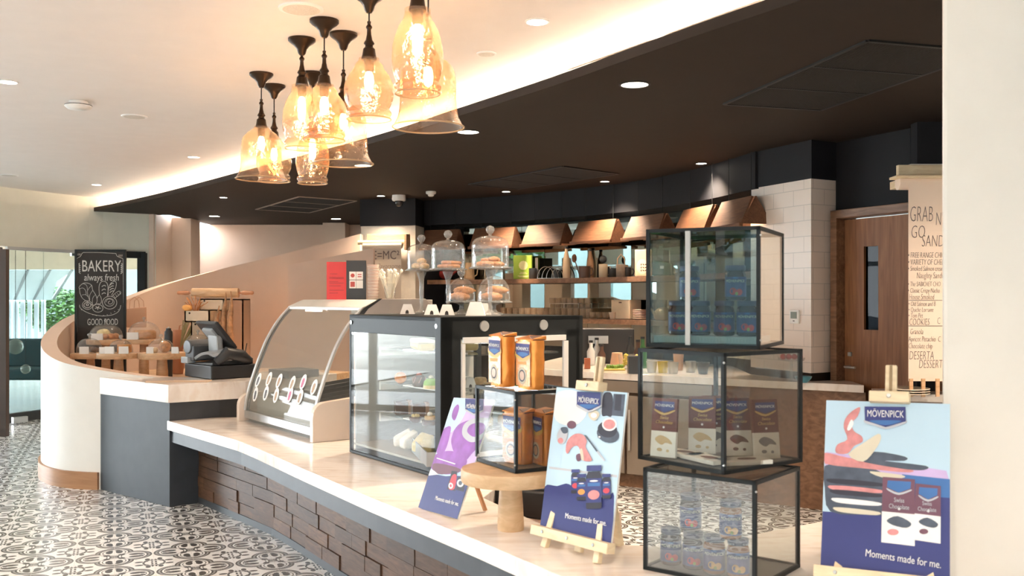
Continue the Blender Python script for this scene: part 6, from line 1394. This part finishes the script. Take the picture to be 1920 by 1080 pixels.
plain('juice_jar', 'glass jar of lemon slices on the back counter, right one', 'jar', 1190, 8.05, lambda t: [lp('glass', [(0, .002), (.04, .002), (.055, .13)], g_thin)(t), (lambda m: ([m.ball((random.uniform(-.02, .02), random.uniform(-.02, .02), .03 + .02 * k), .02, 1) for k in range(5)], m.build('lemon_slices', lemon, t)))(MB())])
plain('lemon_plate', 'yellow chopping plate with lemons and herbs', 'plate', 1146, 7.98, lambda t: [(lambda m: (m.box((0, 0, .008), (.22, .14, .014)), m.build('plate', M('yellow_board', (.80, .62, .18), .5), t, bev=.004)))(MB()), (lambda m: ([m.ball((-.03 + .02 * k, random.uniform(-.03, .03), .03), .02, 1, jit=.2) for k in range(7)], m.build('herbs', herb, t)))(MB()), (lambda m: (m.ball((-.08, 0, .035), .028, 2), m.build('lemon', lemon, t)))(MB())])
plain('metal_box', 'small brown tin box left on the back counter', 'tin', 1101, 8.15, lambda t: (lambda m: (m.box((0, 0, .045), (.05, .05, .09)), m.build('box', M('brown_tin', (.40, .12, .06), .5), t, bev=.004)))(MB()))
plain('storage_jar', 'black storage jar at the left of the middle glass box', 'jar', 1188, 7.62, lambda t: [(lambda m: (m.box((0, 0, .07), (.09, .09, .14)), m.build('body', char_pl, t, bev=.006)))(MB())])
for i, (px, Y, h, mt, l) in enumerate([(1108, 8.6, .20, white_pl, 'white carton'), (1119, 8.7, .22, steel, 'steel shaker'), (1128, 8.5, .17, mug_c['brown'], 'brown jar'), (1182, 8.5, .24, mug_c['black'], 'black syrup bottle'), (1196, 8.3, .22, mug_c['brown'], 'brown syrup bottle'), (1205, 8.2, .25, M('green_bottle', (.05, .16, .05), .3), 'green bottle')]):
    plain('bottle' if 'bottle' in l else 'jar', l + ' in the clutter below the lower bar shelf', 'bottle' if 'bottle' in l else 'jar', px, Y, lambda t, h=h, mt=mt: [lp('body', [(0, 0), (.035, 0), (.036, h * .6), (.016, h * .8), (.016, h), (0, h)], mt)(t), lp('cap', [(0, h), (.018, h), (.018, h + .02), (0, h + .022)], black_pl)(t)])
for i, (px, Y, mt, l) in enumerate([(1222, 7.75, white_pl, 'white cup'), (1262, 7.62, cream_p, 'cream cup'), (1243, 7.70, lemon, 'yellow lidded cup'), (1272, 7.95, MATS['peach_cup'], 'tall peach cup'), (1295, 7.75, steel, 'steel milk jug'), (1318, 7.6, mug_c['black'], 'black pot')]):
    plain('cup', l + ' on the back counter seen through the middle glass box', 'cup', px, Y, lambda t, mt=mt, i=i: [lp('cup', [(0, .004), (.035, 0), (.045 + .01 * (i == 5), .09 + .05 * (i == 3)), (.042, .09 + .05 * (i == 3))], mt)(t)])
q = P(1508, 700, 6.93); plain('teal_bowl', 'teal bowl on the marble in front of the brick column', 'bowl', 1506, 6.80, lp('bowl', [(0, .0), (.03, 0), (.055, .03), (.06, .045), (.056, .045), (0, .008)], M('teal_glaze', (.06, .22, .28), .3)))
t = plain('red_fruit_bowl', 'small dish of red fruit right behind the middle glass box', 'bowl', 1484, 6.92, lambda t: [lp('stand', [(0, 0), (.05, 0), (.01, .02), (.01, .14), (.09, .15), (.095, .17)], g_thin)(t), (lambda m: ([m.ball((-.06 + .04 * k, 0, .175), .022, 2) for k in range(4)], m.build('red_fruit', M('cherry_red', (.50, .03, .02), .3), t)))(MB())])
# thermostat on the brick column
fu = (c0 - cL).normalized(); fn = V(fu.y, -fu.x, 0)
if fn.y > 0: fn = -fn
kx = (1492 - 960) / FPX; fa = cL.x - kx * cL.y; fb = c0.x - kx * c0.y; pt = cL.lerp(c0, fa / (fa - fb))
t = thing('thermostat', 'small white thermostat on the white brick column', 'thermostat', (pt.x + fn.x * .002, pt.y + fn.y * .002, 1.5 - 34 * pt.y / FPX), math.atan2(fu.y, fu.x))
m = MB(); m.box((0, -.008, 0), (.10, .016, .10)); m.build('case', white_pl, t, bev=.004); m = MB(); m.box((0, -.017, .012), (.066, .003, .05)); m.build('display', M('lcd', (.16, .18, .14), .3), t); m = MB(); m.box((0, -.018, -.030), (.016, .004, .006)); m.build('button', black_pl, t)

# ================================================================== PAPER ROLLS
kraftp = M('menu_paper', (.90, .74, .62), .7, var=.02, scale=2); ink = M('ink', (.16, .13, .13), .8)
cu_ = (cl[1] - cl[0]); cu_.z = 0; cu_.normalize(); Yc = 10.9
q = P(722, 455, Yc); t = thing('paper_roll_holder', 'wooden paper roll holder on the left column with a handwritten note', 'paper roll', (q.x, q.y - .02, q.z), math.atan2(cu_.y, cu_.x))
m = MB(); m.box((.03, -.01 + .05, .05), (.50, .03, .10)); m.box((.27, -.02, .0), (.03, .14, .18)); m.build('holder', oak, t, bev=.003)
m = MB(); m.at(Matrix.Rotation(PI / 2, 4, 'Y')); m.lathe([(0, -.30), (.024, -.30), (.024, .26), (0, .26)], (.0, -.045), 16); m.build('rod', pale_wood, t, smooth=40)
m = MB(); m.box((-.02, -.05, -.42), (.46, .002, .76)); m.at(Matrix.Rotation(PI / 2, 4, 'Y')); m.lathe([(.034, -.24), (.036, -.24), (.036, .22), (.034, .22)], (0.035, -.045), 20, cap=False); pp = m.build('paper', M('note_paper', (.58, .52, .45), .7, var=.03), t, smooth=40)
RX = Matrix.Rotation(PI / 2, 4, 'X')
o = text('E=MC²', .14, ink, pp, Matrix.Translation((.03, -.053, -.150)) @ RX, sx=.8); o = text('+flavorsome', .075, M('ink_light', (.30, .26, .22), .8), pp, Matrix.Translation((.05, -.053, -.27)) @ RX, shear=.2, sx=.8)
q = P(1688, 345, 6.02); t = thing('paper_roll_holder', 'large paper roll on the right with the handwritten sandwich menu', 'paper roll', (q.x, q.y, q.z), -.02)
m = MB(); m.box((.55, .05, .08), (1.1, .04, .09)); m.box((.0, .03, .0), (.05, .16, .05)); m.build('holder', pale_wood, t, bev=.003)
m = MB(); m.box((.45, -.075, .03), (1.05, .12, .016)); m.build('upper_board', pale_wood, t, bev=.003)
m = MB(); m.at(Matrix.Rotation(PI / 2, 4, 'Y')); m.lathe([(0, -.04), (.045, -.04), (.045, .92), (0, .92)], (.0, -.06), 24); m.build('roll', kraftp, t, smooth=40)
m = MB(); hp = P(1700, 712, 6.02).z - q.z; m.box((.46, -.104, hp / 2), (.90, .002, -hp)); pp = m.build('paper', kraftp, t)
def mt(body, x, y, size, sh_=.12, sx=.5, mat_=ink, al='LEFT'):
    p = P(x, y, 5.92); lx = p.x - q.x; lz = p.z - q.z
    return text(body, size, mat_, pp, Matrix.Translation((lx, -.1065, lz)) @ RX, shear=sh_, align=al, sx=sx, thin=.022)
mt("GRAB", 1705, 403, .14, .1, .40); mt("N'", 1753, 412, .12, .1, .40); mt('GO', 1707, 436, .115); mt('SAND', 1727, 453, .105)
for i, (b, x, y, s) in enumerate([('• FREE RANGE CHICKEN', 1702, 479, .05), ('• VARIETY OF CHEESE', 1702, 492, .05), ('• Smoked Salmon cream', 1702, 504, .045), ('Naughty Sandwich', 1718, 517, .055), ('• The SABICHET CHO', 1702, 533, .042), ('• Classic Crispy Nacho', 1702, 545, .042), ('House Smoked', 1704, 557, .05), ('• Old Salmon and B', 1703, 570, .042), ('• Quiche Lorraine', 1703, 581, .042), ('• Tom Pitt', 1703, 592, .042), ('COOKIES', 1704, 604, .06), ('C', 1756, 602, .06), ('Granola', 1706, 622, .05), ('Apricot Pistachio  C', 1703, 636, .048), ('Chocolate chip', 1703, 649, .048), ('DESERTA', 1704, 667, .075), ('DESSERT', 1722, 683, .075)]): mt(b, x, y, s)
m = MB(); [m.box((x, -.1065, z), (w_, .001, .003)) for x, z, w_ in ((.16, P(0, 563, 5.92).z - q.z, .3), (.14, P(0, 611, 5.92).z - q.z, .26))]; m.build('underline', ink, pp)
for i, px in enumerate((1712, 1735, 1762)):
    p = P(px, 722, 5.85); m = MB(); m.box((0, 0, .03), (.022, .012, .11)); tag(m.build('wooden_clip', oak, loc=(p.x, 5.88, .895 + .03)), f'wooden peg under the menu paper, {("leftmost", "middle", "rightmost")[i]} of three', 'peg')
for k in range(3):
    p = P(1697, 730, 6.0); m = MB(); m.lathe([(0, 0), (.06, 0), (.13, .014), (.128, .018), (0, .006)], seg=32, cap=False); tag(m.build('plate', M('plate_beige', (.62, .54, .44), .3), loc=(p.x, 5.96, .901 + k * .014), smooth=40), ('bottom', 'middle', 'top')[k] + ' plate of the small stack below the menu paper', 'plate', 'plates below the menu paper')

# ================================================================== LAMPS AND CEILING FITTINGS
bulb_m = emit('bulb_glow', (1, .70, .40), 60)
def pendant(kind, px, yc, label, stem, scale=1.0):
    c = G(px, yc, ZW)
    t = thing('pendant_lamp', label, 'pendant lamp', c, random.uniform(0, 6), 'blown glass pendants over the counter')
    # local z = 0 at the ceiling
    m = MB(); m.lathe([(.0, 0), (.070, 0), (.070, -.012), (.060, -.022), (.040, -.036), (.026, -.055), (.020, -.075), (.012, -.085), (0, -.086)], seg=24); m.build('canopy', bronze, t, smooth=40)
    shade = {'bell': [(.040, 0), (.046, -.012), (.064, -.028), (.082, -.040), (.106, -.068), (.116, -.11), (.118, -.18), (.121, -.235), (.128, -.27), (.140, -.295), (.150, -.312)],
             'globe': [(.044, 0), (.047, -.012), (.062, -.030), (.066, -.045), (.088, -.075), (.105, -.11), (.109, -.145), (.105, -.18), (.094, -.208), (.088, -.222), (.096, -.232), (.100, -.243), (.094, -.254), (.097, -.268)],
             'barrel': [(.050, 0), (.050, -.015), (.058, -.045), (.066, -.055), (.086, -.10), (.097, -.15), (.099, -.20), (.093, -.245), (.083, -.275), (.082, -.285), (.090, -.295), (.090, -.306), (.083, -.314), (.086, -.325)]}[kind]
    top = -stem
    sp0 = top + .165
    m = MB(); m.tube([(0, 0, -.08), (0, 0, sp0)], .0035, 6); m.build('cord', black_metal, t)
    sp = [(.004, sp0), (.009, sp0 - .004), (.007, sp0 - .016), (.013, sp0 - .024), (.014, sp0 - .03), (.009, sp0 - .038), (.010, sp0 - .06), (.015, sp0 - .085), (.020, sp0 - .092), (.024, sp0 - .100), (.017, sp0 - .108), (.018, sp0 - .116), (.026, sp0 - .124), (.030, sp0 - .150), (.034, sp0 - .165), (.034, sp0 - .172), (.0, sp0 - .173)]
    m = MB(); m.lathe(sp, seg=18); m.build('spindle', bronze, t, smooth=35)
    prof_ = [(v.x, v.y) for v in smooth_curve([V(r, z, 0) for r, z in shade], 3)]
    m = MB(); m.lathe([(r, z + top) for r, z in prof_], seg=40, cap=False)
    sh_ = m.build('glass_shade', g_amber, t, smooth=70)
    m = MB(); r, z = shade[-1]; m.tube([(r * math.cos(k * PI / 20), r * math.sin(k * PI / 20), z + top) for k in range(40)], .0035, 6, close=True); m.build('rim', glass('rim_glass', (.85, .70, .5), 1.6, .05, haze=.25, haze_col=(1, .8, .55)) if 'rim_glass' not in MATS else MATS['rim_glass'], sh_, smooth=60)
    m = MB(); m.lathe([(0, top - .005), (.022, top - .005), (.022, top - .05), (.016, top - .06), (0, top - .06)], seg=16); m.build('bulb_socket', bronze, t, smooth=40)
    bl_ = .13 if kind == 'barrel' else .085
    m = MB(); m.lathe([(0, top - .06), (.012, top - .062), (.018, top - .075), (.021, top - .06 - bl_ * .5), (.017, top - .06 - bl_ * .85), (0, top - .06 - bl_)], seg=14); m.build('bulb', bulb_m, t, smooth=60)
    return t
pendant('bell', 490, 138, 'amber glass bell pendant, leftmost of the cluster', .315)
pendant('globe', 514, 160, 'amber glass pendant half hidden behind the leftmost bell lamp', .335)
pendant('barrel', 566, 73, 'tall amber barrel pendant just right of the two leftmost lamps', .24)
pendant('barrel', 586, 137, 'amber barrel pendant hanging lower behind the left barrel lamp', .33)
pendant('globe', 608, 38, 'round amber glass pendant between the left barrel and the middle bell', .31)
pendant('bell', 644, 63, 'amber bell pendant in the middle, behind the round one', .345)
pendant('globe', 692, -12, 'round amber glass pendant hanging alone right of the middle bell', .285)
pendant('barrel', 783, -92, 'largest tall amber barrel pendant at the top of the picture', .225)
pendant('bell', 803, -40, 'amber bell pendant with the lowest rim, behind the largest barrel', .31)

warm_disc = emit('downlight_disc', (1, .86, .68), 22)
def spot(parent, z, power, col=(1, .78, .56), ang=110, r=.05):
    d = bpy.data.lights.new('downlight_beam', 'SPOT'); d.energy = power; d.color = col; d.spot_size = math.radians(ang); d.spot_blend = .8; d.shadow_soft_size = r
    o = bpy.data.objects.new('downlight_beam', d); COL.objects.link(o); o.parent = parent; o.location = (0, 0, z)
def downlight(px, py, zc, r, label, power, group, ring=white_pl):
    c = G(px, py, zc)
    t = thing('downlight', label, 'ceiling light', c, 0, group)
    m = MB(); m.lathe([(r, -.0005), (r * 1.18, -.0005), (r * 1.18, -.004), (r, -.006), (r, -.0005)], seg=28, cap=False); m.build('trim_ring', ring, t, smooth=40)
    m = MB(); m.lathe([(0, -.002), (r, -.002)], seg=28, cap=False); m.build('lamp_face', warm_disc, t)
    spot(t, -.03, power)
    return t
dl_lab = [(1190, 158, 'large round downlight in the dark ceiling, the nearest one'), (878, 247, 'round downlight in the dark ceiling below the bell pendant'), (681, 310, 'round downlight in the dark ceiling under the middle bell pendant'),
          (419, 370, 'small downlight in the dark ceiling, upper one left of the square grille'), (402, 405, 'small downlight in the dark ceiling, lower one left of the square grille'), (630, 410, 'small downlight in the dark ceiling just below the square grille'),
          (714, 367, 'small downlight left of the dome camera'), (949, 359, 'small downlight near the left end of the middle ceiling grille'), (1134, 340, 'small downlight above the wooden lamps, right of the middle grille'), (1315, 306, 'small downlight left of the white brick column')]
for i, (x, y, l) in enumerate(dl_lab):
    downlight(x, y, ZB, .072 if i in (0, 1, 2, 4, 5) else .045, l, (130, 120, 100, 80, 14, 16, 50, 100, 120, 120)[i], 'downlights in the dark ceiling', black_metal)
for x, y, l in [(15, 153, 'round downlight in the white ceiling at the left edge'), (1007, 40, 'downlight in the white ceiling right of the pendants'), (363, 294, 'small downlight in the white ceiling near the cove, right of the other'), (181, 346, 'small downlight in the white ceiling, nearest the left end of the cove')]:
    downlight(x, y, ZW, .05, l, 25, 'downlights in the white ceiling')
for k, (x, y) in enumerate([(-5.2, -2.6), (-2.4, -2.6), (.4, -2.6), (3.0, -2.6), (-5.2, .2), (-2.6, .2), (0, .4), (2.2, 0), (-4.6, 2.8), (-2.0, 2.4), (-5.6, 5.2)]):  # unseen lights added to brighten the counter and pillar from the front
    t = thing('downlight', 'round downlight in the white ceiling above the viewer', 'ceiling light', (x, y, ZW), 0, 'downlights above the viewer')
    m = MB(); m.lathe([(.07, -.0005), (.083, -.0005), (.083, -.004), (.07, -.006), (.07, -.0005)], seg=28, cap=False); m.build('trim_ring', white_pl, t, smooth=40)
    m = MB(); m.lathe([(0, -.002), (.07, -.002)], seg=28, cap=False); m.build('lamp_face', warm_disc, t)
    spot(t, -.03, 95, (1, .84, .70), 150)
for x, y in ((3.35, 4.9), (2.75, 4.15)):  # unseen lights added to brighten the menu paper
    t = thing('downlight', 'round downlight in the dark ceiling behind the pillar', 'ceiling light', (x, y, ZB), 0, 'downlights behind the pillar')
    m = MB(); m.lathe([(.07, -.0005), (.083, -.0005), (.083, -.004), (.07, -.006), (.07, -.0005)], seg=28, cap=False); m.build('trim_ring', black_metal, t, smooth=40)
    m = MB(); m.lathe([(0, -.002), (.07, -.002)], seg=28, cap=False); m.build('lamp_face', warm_disc, t)
    spot(t, -.03, 70, (1, .80, .60), 150)
def roundel(px, py, r, label, name='ceiling_speaker', cat='speaker'):
    c = G(px, py, ZW); t = thing(name, label, cat, c)
    m = MB(); m.lathe([(0, -.0), (r * 1.22, 0), (r * 1.2, -.006), (r, -.008)], seg=36, cap=False); m.build('bezel', white_pl, t, smooth=40)
    m = MB(); m.lathe([(0, -.009), (r, -.008)], seg=36, cap=False); m.build('grille', M('speaker_mesh', (.66, .63, .57), .7, var=.2, scale=300), t)
roundel(565, 16, .085, 'large round speaker grille in the white ceiling above the pendants')
roundel(252, 218, .075, 'round ceiling speaker right of the smoke detector')
roundel(17, 328, .075, 'round ceiling speaker near the left edge')
roundel(912, 100, .045, 'small round disc in the white ceiling right of the bell pendants', 'ceiling_disc', 'ceiling disc')
c = G(147, 190, ZW); t = thing('smoke_detector', 'white smoke detector under the white ceiling', 'smoke detector', c)
m = MB(); m.lathe([(0, 0), (.06, 0), (.062, -.02), (0, -.02)], seg=28); m.build('base', white_pl, t, smooth=40)
m = MB(); m.lathe([(0, -.022), (.085, -.024), (.088, -.036), (.07, -.052), (.03, -.06), (0, -.06)], seg=28); m.build('cover', white_pl, t, smooth=40)
m = MB(); m.lathe([(.087, -.026), (.0885, -.028), (.087, -.030)], seg=28, cap=False); m.build('slot', black_pl, t)
# square grilles in the dark ceiling
def ceil_grille(px, label, mat, nrow):
    q = [G(x, y, ZB) for x, y in px]; o = q[0]
    t = thing('ceiling_grille', label, 'air grille', (o.x, o.y, ZB)); a, b, c, d = [p - o for p in q]
    m = MB()
    for s, e in ((a, b), (b, c), (c, d), (d, a)): m.bar(V(s.x, s.y, -.004), V(e.x, e.y, -.004), .022, .010)
    for k in range(1, nrow): s = a.lerp(b, k / nrow); e = d.lerp(c, k / nrow); m.bar(V(s.x, s.y, -.004), V(e.x, e.y, -.004), .012, .009)
    m.build('frame', mat, t)
    m = MB(); n = 46
    for k in range(1, n): s = a.lerp(d, k / n); e = b.lerp(c, k / n); m.bar(V(s.x, s.y, -.003), V(e.x, e.y, -.003), .007, .006)
    m.build('louvre', M('louvre_black', (.012, .009, .008), .7), t)
ceil_grille([(480, 392), (561, 368), (668, 376), (580, 398)], 'square air grille in the dark ceiling left of the column', M('grille_brown', (.34, .26, .21), .5), 3)
ceil_grille([(879, 345), (1056, 311), (1160, 325), (970, 354)], 'black air grille in the dark ceiling above the bar lamps', black_metal, 3)
ceil_grille([(1358, 194), (1627, 75), (1856, 95), (1539, 205)], 'large black air grille in the dark ceiling near the pillar', black_metal, 3)
c = G(748, 366, ZB); t = thing('dome_camera', 'white dome security camera on the dark ceiling by the column', 'security camera', c)
m = MB(); m.lathe([(0, 0), (.075, 0), (.078, -.05), (.070, -.065), (0, -.065)], seg=28); m.build('housing', white_pl, t, smooth=40)
m = MB(); m.lathe([(.045, -.062), (.05, -.08), (.04, -.11), (.02, -.125), (0, -.128)], seg=24, cap=False); m.build('dome', M('dome_dark', (.03, .03, .035), .1), t, smooth=60)
c = G(808, 359, ZB); t = thing('smoke_detector', 'white smoke detector under the dark ceiling right of the camera', 'smoke detector', c)
m = MB(); m.lathe([(0, 0), (.055, 0), (.055, -.02), (.045, -.03), (0, -.03)], seg=24); m.build('base', white_pl, t, smooth=40)
m = MB(); m.lathe([(.03, -.03), (.034, -.045), (.02, -.055), (0, -.056)], seg=24, cap=False); m.build('sensor', white_pl, t, smooth=40)
# ---- wooden trough lamps hanging before the mirrors
shl = barline(.02)
def trough(px, wpx, label):
    c, u = hit(shl, px)
    if abs(u.x) < 1e-6: u = V(1, 0, 0)
    u = V(u.x, u.y, 0).normalized()
    wd = wpx * c.y / FPX / max(.3, abs(u.x - u.y * (px - 960) / FPX))
    t = thing('trough_lamp', label, 'hanging lamp', (c.x, c.y, 2.06), math.atan2(u.y, u.x), 'wooden trough lamps above the bar')
    # local: x along the lamp, -y towards the viewer; wedge open at the bottom
    w = min(wd, .56) / 2; H = .235
    m = MB(); m.prism([(-w, -.16), (w, -.16), (w * .93, -.02), (-w * .93, -.02)], 0, 0.001) if 0 else None
    a = [(-w, -.15, .015), (w, -.15, .015), (w * .95, -.05, H), (-w * .95, -.05, H)]; b = [(x, y + .016, z - .004) for x, y, z in a]
    va = [m.v(p) for p in a]; vb = [m.v(p) for p in b]; m.face(va); m.face(vb[::-1])
    for i in range(4): m.face([va[i], va[(i + 1) % 4], vb[(i + 1) % 4], vb[i]])
    m.build('front_board', shade_wood, t)
    m = MB()
    va = [m.v((x, .12 if z < .1 else -.01, z)) for x, _, z in a]; vb = [m.v((x, .105 if z < .1 else -.025, z - .004)) for x, _, z in a]; m.face(va); m.face(vb[::-1])
    for i in range(4): m.face([va[i], va[(i + 1) % 4], vb[(i + 1) % 4], vb[i]])
    m.build('rear_board', shade_wood, t)
    for sx in (-1, 1):
        m = MB(); v = [m.v((sx * w * k, y, z)) for k, y, z in ((1, -.14, .018), (1, .11, .018), (.94, -.015, H - .005))]; v2 = [m.v((sx * (w * k - .012), y, z)) for k, y, z in ((1, -.14, .018), (1, .11, .018), (.94, -.015, H - .005))]
        m.face(v); m.face(v2[::-1]); [m.face([v[i], v[(i + 1) % 3], v2[(i + 1) % 3], v2[i]]) for i in range(3)]; m.build('end_board', shade_wood, t)
    m = MB(); m.box((0, -.150, .012), (2 * w + .02, .03, .03)); m.build('lower_rail', shade_wood, t, bev=.003)
    m = MB(); m.box((0, -.02, .06), (2 * w - .08, .05, .02)); m.build('light_tube', emit('trough_tube', (1, .72, .46), 7), t)
    for x in (-w * .7, w * .7): m = MB(); m.tube([(x, -.02, H - .01), (x, -.02, ZB - 2.06)], .003, 5); m.build('cord', black_metal, t)
for x, wpx, l in [(832, 66, 'wooden trough lamp behind the two tall glass cake stands'), (932, 84, 'wooden trough lamp behind the tallest glass dome'), (1030, 84, 'wooden trough lamp above the green packet on the shelf'), (1126, 88, 'wooden trough lamp above the bottles and mugs'), (1222, 90, 'wooden trough lamp just left of the topmost glass box'), (1318, 86, 'wooden trough lamp right over the topmost glass box'), (1391, 60, 'wooden trough lamp partly behind the white brick column')]:
    trough(x, wpx, l)
